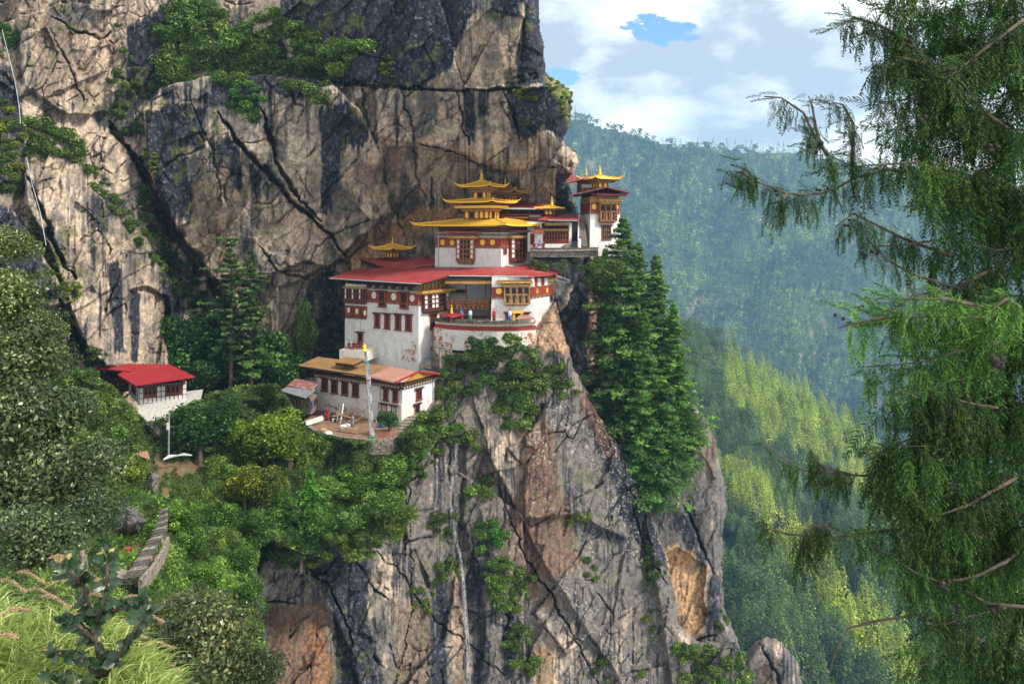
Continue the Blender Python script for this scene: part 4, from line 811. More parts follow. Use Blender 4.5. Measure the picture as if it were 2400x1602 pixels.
bay(big, gr, 987, 1045, 688, 731, 7, 3, body='timber', white=(0, 2, 3, 6), arched=False, out=.6, cornice=(976, 1057, 676, 686)); window(big, gr, 1005.5, 1021.7, 736, 770, 3, 4, jamb=.16, fr='timber_red')
m = MB().use('yellow_boards'); gr.pbox(m, 984, 1046, 656, 676, 0, .25); m.use('dark_beam')
for i in range(7): gr.pbox(m, 988 + i * 9, 989.2 + i * 9, 655, 676, .25, .32)
m.build('gable_boards', big)
# narrow wing on the left
wgL, wgR = spin(bL, solve_len(bL, 809.5, math.pi - math.radians(20)), math.pi - math.radians(20)), bL
wgL = (809.5, 119.5); wgR = (863, 117.6)
nw = thing('side_wing', 'narrow white wing with a timber window gallery and doorway, left of the massive white building', 'wing', P(836, 818, 118))
wall_body('wall', nw, [wgL, wgR, (863, 124), (812, 124)], z_at(835, 118), z_at(666, 118), 'whitewash', .01); nf = Face(wgL, wgR, .01, z_at(666, 118))
bay(nw, nf, 811, 861, 676, 712, 9, 2, body='timber', white=(0, 3, 6), arched=False, out=.4); a0, a1, z0, z1 = nf.rect(809.5, 861, 717, 744)
m = MB().use('red_ochre'); nf.box(m, a0, a1, z0 + .2, z1 - .1, 0, .07); m.build('red_band', nw); m = MB().use('timber'); nf.box(m, a0, a1, z0, z0 + .2, 0, .15); nf.box(m, a0, a1, z1 - .1, z1 + .05, 0, .15); nf.dentils(m, a0, a1, z0 - .2, z0, 0, .1, .4); m.build('moulding', nw)
for px, py in ((818.5, 726), (837.8, 729), (856.8, 732.5)): medallion(nw, nf, px, py, 6.2, 'white_panel', .07, rx=3.8)
window(nw, nf, 826, 831, 718, 740, 1, 3, jamb=.08, head=False, depth=.35); window(nw, nf, 846, 851, 720, 744, 1, 3, jamb=.08, head=False, depth=.35); window(nw, nf, 839.5, 853, 779, 812, 1, 1, jamb=.12, fr='lumber', name='door'); 
m = MB().use('gutter_grey'); nf.pbox(m, 830, 831, 745, 780, .02, .1); nf.pbox(m, 846, 847, 745, 776, .02, .1); split_build(m, 'downpipe', nw)
m = MB().use('old_whitewash'); pf = Face((795.5, 113.5), (858, 112.5)); a = pf; pf.band(m, z_at(845, 113), z_at(820.5, 113), -4.5, 0); m.build('platform', nw)
# the great red roof
gr_roof = thing('great_roof', 'great red corrugated roof spread over the white lower buildings below the golden temple', 'roof', P(986, 663, 109))
m = MB().use('red_roof'); E1, E2, G, G2 = (771, 650.5, 120.3), (986.5, 663.5, 109), (1052.5, 644.5, 113.8), (1152, 645.5, 113.9); t1, t2, t3 = (838, 628, 129), (1018, 625.5, 124.0), (1178, 625, 117.6)
for pl in ([E1, E2, t2, t1], [E2, G, t2], [G, G2, t3, (1110, 626, 120)], [G, (1110, 626, 120), t2]): plate(m, pl, .18)
m.build('sheet', gr_roof); m = MB().use('gutter_grey')
def edge(mb, p, q, w=.07): mb.tube([P(*p), P(*q)], w, 6)
edge(m, (771, 652.4, 120.2), (986.5, 665.5, 108.9)); edge(m, (1052.5, 646.3, 113.7), (1152, 647.3, 113.8)); m.build('gutter', gr_roof)
m = MB().use('dark_beam'); plate(m, [(780, 655, 120), (986, 668, 109.6), (1050, 650, 114), (1150, 651, 114.2), (1150, 651, 122), (1000, 652, 126), (800, 652, 128)], .1)
fbm_ = Face((795, 120), (985, 110.3)); fbm_.dentils(m, 0, fbm_.L, z_at(674, 111), z_at(668.5, 111), -.6, -.2, 1.6, .15); m.build('soffit', gr_roof)
m = MB().use('red_roof_old'); edge(m, E2, G, .1); m.use('dark_beam'); edge(m, (986.5, 666, 109), (1052.5, 647.5, 113.8), .12); m.build('verge', gr_roof)
# upper rear red roof with small pagoda
ur = thing('rear_roof', 'red roof behind the great red roof, carrying a small gilt pagoda against the cliff', 'roof', P(930, 629, 127))
m = MB().use('red_roof'); plate(m, [(843, 602.5, 131), (912, 629, 126), (1022, 618, 125), (1022, 606, 128), (1000, 603, 131), (860, 600.5, 134)], .2); m.build('sheet', ur)
m = MB().use('dark_beam'); plate(m, [(847, 606, 131), (912, 632, 126.2), (1000, 628, 127), (1000, 612, 131)], .6); m.build('soffit', ur)
F7 = (920, 128); drum(ur, F7, solve_len(F7, 906, math.pi - T), 1.5, TH, z_at(604, 128), z_at(583, 128), (2, 2), flare=.8); hip_roof(ur, F7, 1.3, 1.5, TH, z_at(583, 128), z_at(571, 128), 1.7, .5, mat='gold', curl=.3, thick=.12); finial(ur, 920, 556, 572, 129)

# ---------- open loggia with gallery
lg = thing('loggia', 'shaded open loggia with a carved railing gallery between the two white lower buildings', 'loggia', P(1100, 755, 117))
lf = Face((1040, 119), (1160, 119)); wall_body('back_wall', lg, [(1040, 119), (1160, 119), (1160, 120), (1040, 120)], z_at(770, 119), z_at(648, 119), 'loggia_wall')
gf = Face((1046, 115), (1160, 114.6)); m = MB().use('carved'); gf.pbox(m, 1050, 1150, 713, 717, -3.5, 0)
gf.pbox(m, 1050, 1148, 722, 724, -.3, .1); a0, a1, z0, z1 = gf.rect(1049, 1148, 701, 716); gf.box(m, a0, a1, z1 - .12, z1, -.1, .05); gf.box(m, a0, a1, z0 + .3, z0 + .4, -.1, .05); gf.dentils(m, a0, a1, z0, z1, -.06, 0, .5, .5); gf.dentils(m, a0, a1, z0 - .45, z0 - .05, -.3, .1, .55, .4)
m.use('timber_red')
for i in range(7): gf.pbox(m, 1050 + i * 16, 1052 + i * 16, 698, 716, -.12, .1)
m.build('railing', lg); m = MB().use('timber')
for px in (1092, 1138): gf.pbox(m, px - 1.8, px + 1.8, 655, 716, -.3, 0); gf.pbox(m, px - 2.4 + 6, px + 2.4 + 6, 716, 753, -.3, 0)
split_build(m, 'post', lg); gold_cornice(lg, gf, 1045.5, 1164, 656.5, 666, 1.0); m = MB().use('gold_trim')
for i in range(8): lf.pbox(m, 1053 + i * 5.3, 1055.6 + i * 5.3, 686, 692, .1, .2)
split_build(m, 'pennant', lg); m = MB().use('dark_beam'); lf.pbox(m, 1051, 1095, 678, 686, .02, .12); m.build('banner_rail', lg); m = MB().use('dark_beam'); gf.pbox(m, 1148, 1159, 664, 716, -3, -1); m.build('doorway', lg)
m = MB().use('timber_red'); s0, s1 = P(1154, 706, 114.2), P(1182, 753, 113.4)
for o in (0, 1.0): m.tube([s0 + np.array((0, o, 0)), s1 + np.array((0, o, 0))], .14, 5)
m.use('white_panel'); m.tube([s0 + np.array((.3, -.05, .9)), s1 + np.array((.3, -.05, .9))], .07, 5); m.use('timber')
for k in range(12): q = (k + .5) / 12; c = s0 * (1 - q) + s1 * q; m.box(c[0] - .16, c[0] + .16, c[1], c[1] + 1, c[2] - .04, c[2] + .04)
m.build('stair_flight', lg)

# ---------- white building on the right of the loggia
rb = thing('prayer_hall', 'white hall with a gilt carved bay window and angled buttress walls at the cliff edge', 'building', P(1251, 760, 113.5))
cs = [(1153, 112.6), (1250.5, 113.2), (1253, 114.2), (1266.5, 114.8), (1269, 116), (1284.5, 116.8), (1296, 120), (1290, 126), (1160, 126)]; zq = z_at(648.5, 113)
wall_body('wall', rb, cs, z_at(775, 113), zq, 'whitewash', .02); fc = [Face(cs[i], cs[i + 1], .02, zq) for i in range(6)]
frieze(rb, fc, z_at(694.5, 113), z_at(674.5, 113)); A = fc[0]
bay(rb, A, 1181, 1240, 671, 716, 4, 1, body='ochre_wood', out=.7, sill_rows=2, cornice=(1165, 1246, 656, 664.5))
for px, py, r, f in ((1169, 681.8, 7.2, fc[0]), (1257.5, 681, 6.5, fc[2]), (1281, 680, 6, fc[4])): medallion(rb, f, px, py, r, 'gold', rx=r * (.5 if px > 1250 else 1))
m = MB().use('gold'); A.pbox(m, 1199, 1226, 727, 733, 0, .5); A.pbox(m, 1201, 1207, 733, 753, 0, .3); A.pbox(m, 1219, 1225, 733, 753, 0, .3); m.use('interior'); A.pbox(m, 1207, 1219, 733, 753, 0, .1); m.build('door', rb)
window(rb, A, 1184, 1197, 733, 753, 2, 2, jamb=.2); window(rb, A, 1228, 1240, 733, 745, 2, 2, jamb=.2)
window(rb, fc[5], 1287, 1293, 668, 706, 2, 4, jamb=.1, head=False); gold_cornice(rb, fc[5], 1284, 1304, 651, 658, .6)
for f in fc[2:6:2]: m = MB().use('red_ochre'); f.box(m, .0, .45, z_at(694, 113), zq, 0, .12); m.build('corner_post', rb)
m = MB().use('red_roof'); plate(m, [(1153.5, 644.6, 113.3), (1238.8, 646.2, 112.4), (1286, 644.2, 114.6), (1203, 625, 118), (1186, 621.5, 119)], .16); plate(m, [(1286, 644.2, 114.6), (1323, 635, 125), (1240, 617.5, 121), (1203, 625, 118)], .16); m.build('roof', rb)
m = MB().use('gutter_grey'); edge(m, (1153.5, 646.4, 113.2), (1238.8, 648, 112.3)); m.build('gutter', rb); m = MB().use('dark_beam'); plate(m, [(1160, 650, 113.5), (1240, 651, 112.8), (1286, 649, 115), (1315, 641, 124), (1290, 650, 122), (1170, 652, 122)], .12); m.build('soffit', rb)
wh = thing('wall_hut', 'small white walled porch with an orange plank roof at the edge of the courtyard', 'porch', P(1230, 756, 110)); f = Face((1214, 110.5), (1252, 110.8))
wall_body('wall', wh, [(1214, 110.5), (1252, 110.8), (1252, 112.3), (1214, 112.3)], z_at(772, 110.5), z_at(747, 110.5), 'old_whitewash'); m = MB().use('pink_roof'); plate(m, [(1209, 745.5, 109.6), (1253, 744.5, 109.9), (1238, 737.5, 112), (1217, 738.5, 112)], .18); m.build('roof', wh)
cn = thing('shrine_canopy', 'small red hip-roofed canopy with a gilt finial in front of the loggia', 'canopy', P(1056, 753, 112))
m = MB().use('red_roof_old'); plate(m, [(1030, 735.5, 112.5), (1057, 743, 109.8), (1059, 732, 112.5)], .12); plate(m, [(1057, 743, 109.8), (1090, 736.5, 112), (1059, 732, 112.5)], .12); plate(m, [(1030, 735.5, 112.5), (1090, 736.5, 112), (1070, 733, 115), (1045, 733, 115)], .1); m.build('roof', cn)
m = MB().use('timber_red')
for px, Y in ((1034, 112.6), (1057, 110.2), (1085, 112.2)): a = P(px, 738, Y); m.box(a[0] - .1, a[0] + .1, a[1] - .1, a[1] + .1, z_at(756, Y), a[2])
split_build(m, 'post', cn); finial(cn, 1058.3, 714, 733, 112)

# ---------- retaining wall of the middle courtyard
rw = thing('courtyard_wall', 'curved white retaining wall with a brick red stripe and slate coping above the cliff bushes', 'wall', P(1130, 775, 109))
rp = [(1021, 112.5), (1060, 110.6), (1110, 109.4), (1165, 109), (1215, 109.3), (1255, 110.5)]; zc = z_at(757, 109)
for nm_, mt, z0, z1, o0, o1 in (('masonry', 'old_whitewash', z_at(824, 109), z_at(775.5, 109), -1.5, 0), ('red_stripe', 'red_ochre', z_at(775.5, 109), z_at(765, 109), -1.5, .06), ('parapet', 'whitewash', z_at(765, 109), z_at(759, 109), -1.5, .02)):
    m = MB().use(mt)
    for A, B in zip(rp[:-1], rp[1:]):
        Face(A, B).band(m, z0, z1, o0, o1, .05, .05)
    m.build(nm_, rw)
m = MB().use('dark_stone'); rnd = random.Random(5)
for A, B in zip(rp[:-2], rp[1:-1]):
    f = Face(A, B); n = int(f.L / .5)
    for i in range(n): f.box(m, i * f.L / n, (i + .93) * f.L / n, z_at(759, 109), z_at(759, 109) + .22 + rnd.random() * .25, -.9, .12 + rnd.random() * .15)
m.build('coping', rw)
m = MB().use('peeling'); f = Face((1018, 113), (1030, 111.5)); f.band(m, z_at(830, 111), z_at(770, 111), -1, 0.1); f = Face(*rp[1:3]); f.pbox(m, 1088, 1108, 798, 836, 0, .06); f = Face(*rp[0:2]); f.pbox(m, 1028, 1060, 800, 836, 0, .06); split_build(m, 'peeled_patch', rw)
m = MB().use('peeling'); f = Face(*rp[4:6]); f.pbox(m, 1222, 1254, 776, 800, -.5, .08); m.build('brick_patch', rw)
m = MB().use('earth'); pts = [P(p[0], 757, p[1] - .5) for p in rp] + [P(1255, 757, 119), P(1020, 757, 119)]; m.hexa([(p[0], p[1], z_at(760, 109)) for p in pts], [(p[0], p[1], z_at(758.5, 109)) for p in pts]); tag(m.build('courtyard_floor'), kind='structure')
bf = MB().use('peeling'); gl.pbox(bf, 944, 976, 818, 846, .0, .05); gl.pbox(bf, 966, 978, 800, 825, .0, .05); split_build(bf, 'exposed_brick', big)

# ---------- lower long house
LH = (942.5, 100.92); TL = math.radians(33); lhl = solve_len(LH, 743, math.pi - TL); lhr = solve_len(LH, 1018, math.pi / 2 - TL); lL, lR = spin(LH, lhl, math.pi - TL), spin(LH, lhr, math.pi / 2 - TL); lB = spin(lL, lhr, math.pi / 2 - TL)
lh = thing('long_house', 'long two-storey white house with a brown corrugated roof above the building yard', 'house', P(942.5, 993, 100.92)); zl = z_at(909, 100.92)
wall_body('wall', lh, [lL, LH, lR, lB], z_at(1000, 100.92), zl, 'whitewash', .015); h1, h2 = Face(lL, LH, .015, zl), Face(LH, lR, .015, zl)
m = MB().use('old_whitewash'); zs = z_at(949, 100.92); h1.band(m, z_at(998, 100.92), zs, -.1, .12); h1.band(m, zs, zs + .12, -.1, .2); m.build('lower_wall', lh)
for x0, x1, y0, y1 in ((755.3, 769.3, 885, 914.5), (778, 792.8, 889.5, 920.3), (802.2, 817, 893, 924.8), (827.2, 842, 897.5, 929), (900, 911, 910, 937), (922, 934.3, 913.5, 940.5), (896.4, 908.7, 946, 968), (919.5, 931.4, 949.5, 971)): window(lh, h1, x0, x1, y0, y1, 2, 3, jamb=.12, depth=.2)
window(lh, h2, 974, 987.3, 910.5, 935.5, 2, 3, jamb=.12); window(lh, h2, 970.5, 982, 947, 976, 1, 1, jamb=.14, name='door')
m = MB()
for f in (h1, h2):
    for k, (mt, o) in enumerate((('dark_beam', .25), ('carved', .4), ('dark_beam', .6))): m.use(mt); f.band(m, zl - .1 + k * .26, zl + .14 + k * .26, -.2, o, .3, .3)
    m.use('white_panel'); f.dentils(m, 0, f.L, zl + .0, zl + .12, .25, .34, .5, .45)
m.build('cornice', lh)
RA, RB, RC, RD = (698, 856, 108.31), (740 + 640 / 3.408, 600 + 1008 / 3.408, 99.01), (740 + 822 / 3.408, 600 + 921 / 3.408, 103.09), (740 + 20 / 3.408, 600 + 802 / 3.408, 113.10)
LO = (740 - 0, 600 + 905 / 3.408, 121.5); MID0, MID1 = (740 + 422 / 3.408, 600 + 958 / 3.408, 101.53), (740 + 597 / 3.408, 600 + 882 / 3.408, 106.14)
m = MB().use('brown_roof'); plate(m, [RA, LO, MID0, MID1, RD], .16); m.build('roof', lh); m = MB().use('pink_roof'); plate(m, [MID0, RB, RC, MID1], .2); m.build('patched_roof', lh)
m = MB().use('red_roof_old'); plate(m, [RC, (740 + 992 / 3.408, 600 + 940 / 3.408, 105.27), (740 + 985 / 3.408, 600 + 949 / 3.408, 107.88), (740 + 815 / 3.408, 600 + 925 / 3.408, 107.01)], .12); edge(m, RB, RC, .13); edge(m, RC, (740 + 992 / 3.408, 600 + 941 / 3.408, 105.27), .12); m.build('verge', lh)
m = MB().use('dark_beam'); edge(m, (698, 858.5, 108.31), (LO[0], LO[1] + 2, LO[2]), .15); edge(m, (LO[0], LO[1] + 2, LO[2]), (RB[0], RB[1] + 2, RB[2]), .15); m.build('fascia', lh)
m = MB().use('yellow_boards'); ga = h2.pt(.1, zl + .75, .3); gb = h2.pt(h2.L * .97, zl + .75, .3); gc = h2.pt(h2.L * .55, zl + 1.65, .3); gd = h2.pt(h2.L * .95, zl + 1.1, .3); k_ = -h2.n * .2
m.hexa([ga, gb, gd, gc], [ga + k_, gb + k_, gd + k_, gc + k_]); m.build('gable_boards', lh)
m = MB().use('brown_roof'); plate(m, [(740 + 152 / 3.408, 600 + 845 / 3.408, 105.70), (740 + 295 / 3.408, 600 + 862 / 3.408, 103.97), (740 + 388 / 3.408, 600 + 820 / 3.408, 105.79), (740 + 230 / 3.408, 600 + 802 / 3.408, 107.88)], .12)
m.use('dark_beam'); plate(m, [(740 + 160 / 3.408, 600 + 851 / 3.408, 105.79), (740 + 297 / 3.408, 600 + 868 / 3.408, 104.23), (740 + 385 / 3.408, 600 + 827 / 3.408, 105.79), (740 + 235 / 3.408, 600 + 812 / 3.408, 107.88)], .3); m.build('roof_vent', lh)
cp = MB().use('gutter_grey')
for px, y0, y1 in ((892.5, 909, 990), (1013, 880, 985)): h1.pbox(cp, px, px + 1, y0, y1, .1, .2) if px < 940 else h2.pbox(cp, px, px + 1, y0, y1, .1, .2)
split_build(cp, 'downpipe', lh)

# ---------- small things beside it
bx = thing('storage_hut', 'small white hut with a flat grey tin roof beside the black water tank', 'hut', P(1020, 868, 113))
wall_body('wall', bx, [(992, 113.2), (1028, 112.6), (1050, 116), (1010, 118)], z_at(873, 113), z_at(845, 113), 'whitewash'); m = MB().use('tin'); plate(m, [(990, 838.5, 112.6), (1029, 849.5, 111.9), (1052, 842.5, 116), (1009, 834.5, 118)], .1); m.build('roof', bx)
tk = MB().use('blue_tank'); tk.smooth = True; c = P(1034, 841, 116.5); tk.lathe(c, [(.85, 0), (.85, .7), (.88, .72), (.85, .75), (.85, 1.3), (.6, 1.6), (.25, 1.7), (.25, 1.8)], 16); tag(tk.build('water_tank', None, c), 'black plastic water tank standing behind the flat-roofed hut', 'water tank')
for i, (a, b, c, lab) in enumerate((((985, 857, 110), (1030, 862, 111.5), .10, 'long brown boards laid across below the flat-roofed hut'), ((990, 866, 110), (1015, 872, 110.4), .12, 'pale grey tin sheet lying below the long brown boards'))):
    m = MB().use('lumber' if i == 0 else 'tin'); plate(m, [a, b, (b[0] + 3, b[1] - 4, b[2] + 1), (a[0] + 5, a[1] - 5, a[2] + 1)], .1); tag(m.build('board_stack' if i == 0 else 'tin_sheet', None, P(*a)), lab, 'boards' if i == 0 else 'tin sheet')

# ---------- stone shed at the left of the long house
sh = thing('stone_shed', 'low stone shed with a patched tin and rust roof left of the long white house', 'shed', P(700, 960, 103.53))
wall_body('wall', sh, [(668, 105.27), (728, 102.66), (745, 106.14), (690, 109.62)], z_at(968, 103.53), z_at(930, 103.53), 'stone'); sf = Face((668, 105.27), (728, 102.66)); sf2 = Face((728, 102.66), (745, 106.14))
for x in (673, 686, 700): window(sh, sf, x, x + 7, 935, 950, 2, 2, jamb=.1, fr='lumber', head=False)
window(sh, sf2, 731, 742, 934, 952, 2, 2, jamb=.1, fr='timber_red', head=False)
m = MB().use('tin'); plate(m, [(655, 914.5, 103.18), (716, 932, 100.75), (740, 913, 103.97), (680, 902, 106.14)], .1); m.build('roof', sh); m = MB().use('rust_tin'); plate(m, [(672, 903, 105.27), (735, 913.5, 103.53), (747, 896, 106.14), (693, 886, 107.88)], .1); m.build('upper_roof', sh); m = MB().use('dark_beam'); edge(m, (657, 917, 103.36), (716, 935, 100.92), .12); m.build('fascia', sh)
m = MB().use('blue_cloth'); sf2.pbox(m, 728, 730, 938, 958, .2, .3); m.build('hanging_cloth', sh)
hs = thing('hut', 'tiny hut with a rusty gabled roof among the tree trunks', 'hut', P(575, 975, 100.92)); wall_body('wall', hs, [(555, 101.79), (590, 100.92), (606, 103.53), (570, 106.14)], z_at(980, 100.92), z_at(950, 100.92), 'old_whitewash')
m = MB().use('rust_tin'); plate(m, [(549, 951, 100.57), (583, 956, 99.70), (596, 932, 102.22), (572, 932, 103.53)], .1); plate(m, [(583, 956, 99.70), (612, 948, 102.66), (596, 932, 102.22)], .1); m.build('roof', hs); f = Face((555, 101.79), (590, 100.92)); m = MB().use('interior'); f.pbox(m, 557, 572, 955, 974, 0, .05); m.build('doorway', hs)

# ---------- red-roofed farmhouse on the left
CO = (326.0, 93.0); TF = math.radians(-12)
fhR = (437.5, 95.5); fhL = (303, 98.5); fhB = (400, 103)
fh = thing('red_roofed_house', 'small timber-framed white house with a bright red roof on a stone base at the left', 'house', P(326, 946, 93)); zf = z_at(904, 93)
wall_body('wall', fh, [fhL, CO, fhR, fhB], z_at(946.5, 93), zf, 'timber'); q1, q2 = Face(fhL, CO), Face(CO, fhR)
m = MB().use('white_panel')
def fpan(f, px0, px1, py0, py1, n, r, sl=0.0):
    for i in range(n):
        for j in range(r):
            w = (px1 - px0) / n; h = (py1 - py0) / r; s = sl * ((i + .5) * w + px0 - 326); f.pbox(m, px0 + w * (i + .08), px0 + w * (i + .92), py0 + h * (j + .08) + s, py0 + h * (j + .92) + s, 0, .06)
s_ = -.0  # rows follow the wall, so heights are read on the wall plane
def zpan(f, a0, a1, z0, z1):
    f.box(m, a0 + .05, a1 - .05, z0 + .05, z1 - .05, 0, .07)
zbse = z_at(946.5, 93); hts = [0, .62, 1.25, 1.9]; Lf = q2.L; cells = [0, .42, .84, 1.26]
for i in range(11): zpan(q2, i * Lf / 11, (i + 1) * Lf / 11, zbse, zbse + .62)
for i in (0, 4, 5, 9.99):
    a0 = Lf / 11 * i; wd = Lf / 11
    for j in (1, 2): zpan(q2, a0, a0 + wd, zbse + .62 * j, zbse + .62 * (j + 1))
for i in range(4):
    for j in range(3):
        if i not in (1, 2) or j == 0: zpan(q1, i * q1.L / 4, (i + 1) * q1.L / 4, zbse + .62 * j, zbse + .62 * (j + 1))
split_build(m, 'infill_panel', fh)
for (a0, a1) in ((Lf / 11 * 1.1, Lf / 11 * 3.9), (Lf / 11 * 6.2, Lf / 11 * 9.3)):
    w = MB().use('timber_red'); q2.box(w, a0, a1, zbse + .68, zbse + 1.86, 0, .1); wo = w.build('window', fh); pm = MB().use('glass')
    for k in range(3): arch(q2, pm, a0 + (a1 - a0) * (k + .5) / 3, zbse + 1.0, zbse + 1.75, (a1 - a0) / 3 * .6, .1, .14)
    split_build(pm, 'pane', wo)
w = MB().use('timber_red'); q1.box(w, q1.L * .3, q1.L * .7, zbse + .68, zbse + 1.8, 0, .1); wo = w.build('window', fh); pm = MB().use('interior'); q1.box(pm, q1.L * .38, q1.L * .62, zbse + .8, zbse + 1.7, .1, .13); split_build(pm, 'pane', wo)
m = MB().use('loggia_wall'); q2.band(m, zbse + 1.92, zf, -.1, .05); m.build('upper_wall', fh); m = MB().use('timber'); q2.dentils(m, 0, q2.L, zf - .15, zf, .05, .25, .35); m.build('moulding', fh)
m = MB().use('red_roof_old'); plate(m, [(275.5, 877, 95.5), (317, 902, 90.6), (456, 881.5, 94), (395, 852.5, 101), (322, 852.5, 101)], .14); m.build('roof', fh)
m = MB().use('dark_beam'); plate(m, [(280, 880, 95.8), (318, 904, 90.9), (452, 884, 94.2), (395, 860, 100), (322, 860, 100)], .15); m.build('soffit', fh)
m = MB().use('pale_stone'); bs = [Vector(P(322, 946.5, 93.0)), Vector(P(438, 932, 95.4))]; b0 = [Vector(P(330, 1000, 90)), Vector(P(426, 985, 93))]; kk = Vector((0, 5, 0))
m.hexa([b0[0], b0[1], b0[1] + kk, b0[0] + kk], [bs[0], bs[1], bs[1] + kk, bs[0] + kk]); m.build('stone_base', fh)
ax = thing('annex', 'lean-to annex with a faded red roof and timber walls left of the bright red-roofed house', 'annex', P(270, 908, 100))
wall_body('wall', ax, [(250, 104), (290, 99), (320, 101), (275, 107)], z_at(915, 100), z_at(868, 100), 'timber'); m = MB().use('red_roof_old'); plate(m, [(226, 862, 99), (306, 870, 96.5), (321, 853, 101), (254, 846, 104)], .12); m.build('roof', ax); f = Face((250, 104), (290, 99)); 
for x in (253, 270): window(ax, f, x, x + 10, 884, 905, 2, 2, jamb=.1, head=False, panel='white_panel')
# ------------------------------------------------------------------ green slope on the left, yard, stairs, distant hills
GRN = np.array((0.06, 0.095, 0.028)); GRN2 = np.array((0.10, 0.15, 0.035)); DRT = np.array((0.24, 0.145, 0.085)); DGR = np.array((0.04, 0.07, 0.022))
slope = Sheet([(-80, 840), (60, 880), (200, 850), (260, 880), (310, 935), (340, 965), (420, 950), (470, 900), (560, 880), (640, 880), (690, 950), (712, 985), (840, 1012), (900, 1006), (960, 950), (1010, 930), (1010, 1010), (940, 1090), (930, 1180), (860, 1240), (700, 1275), (610, 1235), (590, 1300), (600, 1400), (650, 1700), (-80, 1700)], 4)
slope.base([(0, 880, 72), (0, 1000, 60), (0, 1200, 42), (0, 1350, 24), (0, 1500, 11), (0, 1620, 8), (150, 920, 84), (150, 1100, 58), (280, 950, 92), (300, 1050, 78), (250, 1250, 52), (350, 1100, 78), (350, 1200, 66), (345, 1300, 58), (300, 1340, 54), (200, 1450, 18), (150, 1568, 9), (300, 1568, 13),
            (420, 960, 98), (500, 960, 104), (600, 950, 104), (680, 1000, 97), (500, 1100, 84), (450, 1250, 72), (500, 1350, 66), (600, 1250, 78), (600, 1100, 88), (700, 1060, 91), (850, 1050, 91), (940, 1000, 95), (1000, 950, 99), (880, 1180, 89), (750, 1230, 86), (560, 1500, 50), (400, 1500, 24), (600, 1568, 52), (400, 1400, 44)], 90)
slope.D += 7 * (fbm(slope.X / 70, slope.Y / 60, 5, 5) - .5) * slope.D / 80
nn = fbm(slope.X / 25, slope.Y / 25, 6, 9); C = np.broadcast_to(GRN, slope.X.shape + (3,)).copy(); C = mixc(C, GRN2, sstep(.45, .6, nn)); C = mixc(C, DGR, sstep(.5, .65, fbm(slope.X / 30, slope.Y / 30, 5, 10)))
for pts, w in (([(325, 1062), (370, 1050), (450, 1052), (480, 1070), (430, 1088), (395, 1100), (385, 1160), (368, 1165), (372, 1110), (340, 1085)], .85), ([(380, 960), (470, 980), (420, 1040), (350, 1050)], .5), ([(300, 1260), (340, 1240), (345, 1290), (300, 1300)], .9), ([(372, 1165), (385, 1168), (385, 1240), (330, 1340), (290, 1345), (300, 1310), (350, 1230)], .9)):
    C = mixc(C, DRT, w * sstep(-8, 8, poly_sd(slope.X, slope.Y, sc_pts(pts)) + 14 * (nn - .5)) * (.6 + .4 * sstep(.4, .6, nn)))
slope.C = C; slope.build('hillside', 'rock', 20)
# near outcrop beside the stairs, a stone outcrop below the house
for nm_, pg, bs, sd in (('rock_outcrop', [(238, 1228), (262, 1180), (290, 1160), (318, 1165), (338, 1195), (318, 1222), (262, 1238)], 60, 71), ('rock_outcrop', [(330, 970), (352, 965), (372, 985), (385, 1010), (365, 1022), (345, 1000)], 86, 72), ('rock_outcrop', [(425, 935), (445, 920), (462, 912), (470, 935), (450, 965), (425, 968)], 95, 73), ('rock_outcrop', [(330, 1110), (345, 1080), (365, 1090), (368, 1130), (350, 1150), (338, 1140)], 72, 74)):
    o = Sheet(pg, 2); o.D[:] = bs; o.rough(.4, sd); o.rim(26, 3); paint(o, [], [], [], sd, .8, .05); o.build(nm_, 'rock', 4)
# building yard in front of the long house
ZY = z_at(1028, 93.9)
def on_z(px, py, z): return P(px, py, z * FPX / (HZ - py))
yp = [(716, 985), (722, 1000), (745, 1015), (800, 1026), (870, 1033), (915, 1032), (950, 1015), (990, 985), (1010, 970), (1000, 955), (943, 958), (760, 930), (700, 950)]
m = MB().use('earth'); pts = [on_z(x, y, ZY) for x, y in yp]; m.hexa([(p[0], p[1], ZY - 3.0) for p in pts], [(p[0], p[1], ZY) for p in pts]); tag(m.build('yard_ground'), kind='structure')
yw = thing('yard_wall', 'low curved dry-stone wall holding up the building yard', 'wall', on_z(800, 1026, ZY))
m = MB().use('stone'); rnd = random.Random(9)
for (a, b) in zip(yp[:7], yp[1:8]):
    A = Vector(on_z(*a, ZY)); B = Vector(on_z(*b, ZY)); n = max(1, int((B - A).length / .7)); d = (B - A) / n; nrm = Vector((d.y, -d.x, 0)).normalized()
    for i in range(n):
        for r in range(5):
            p = A + d * (i + (.5 if r % 2 else 0)); q = p + d * .95; o = .10 + rnd.random() * .12; z = ZY + .15 - r * .34
            m.hexa([(v.x, v.y, z - .31) for v in (p + nrm * o, q + nrm * o, q - nrm * .35, p - nrm * .35)], [(v.x, v.y, z) for v in (p + nrm * o, q + nrm * o, q - nrm * .35, p - nrm * .35)])
m.build('masonry', yw)
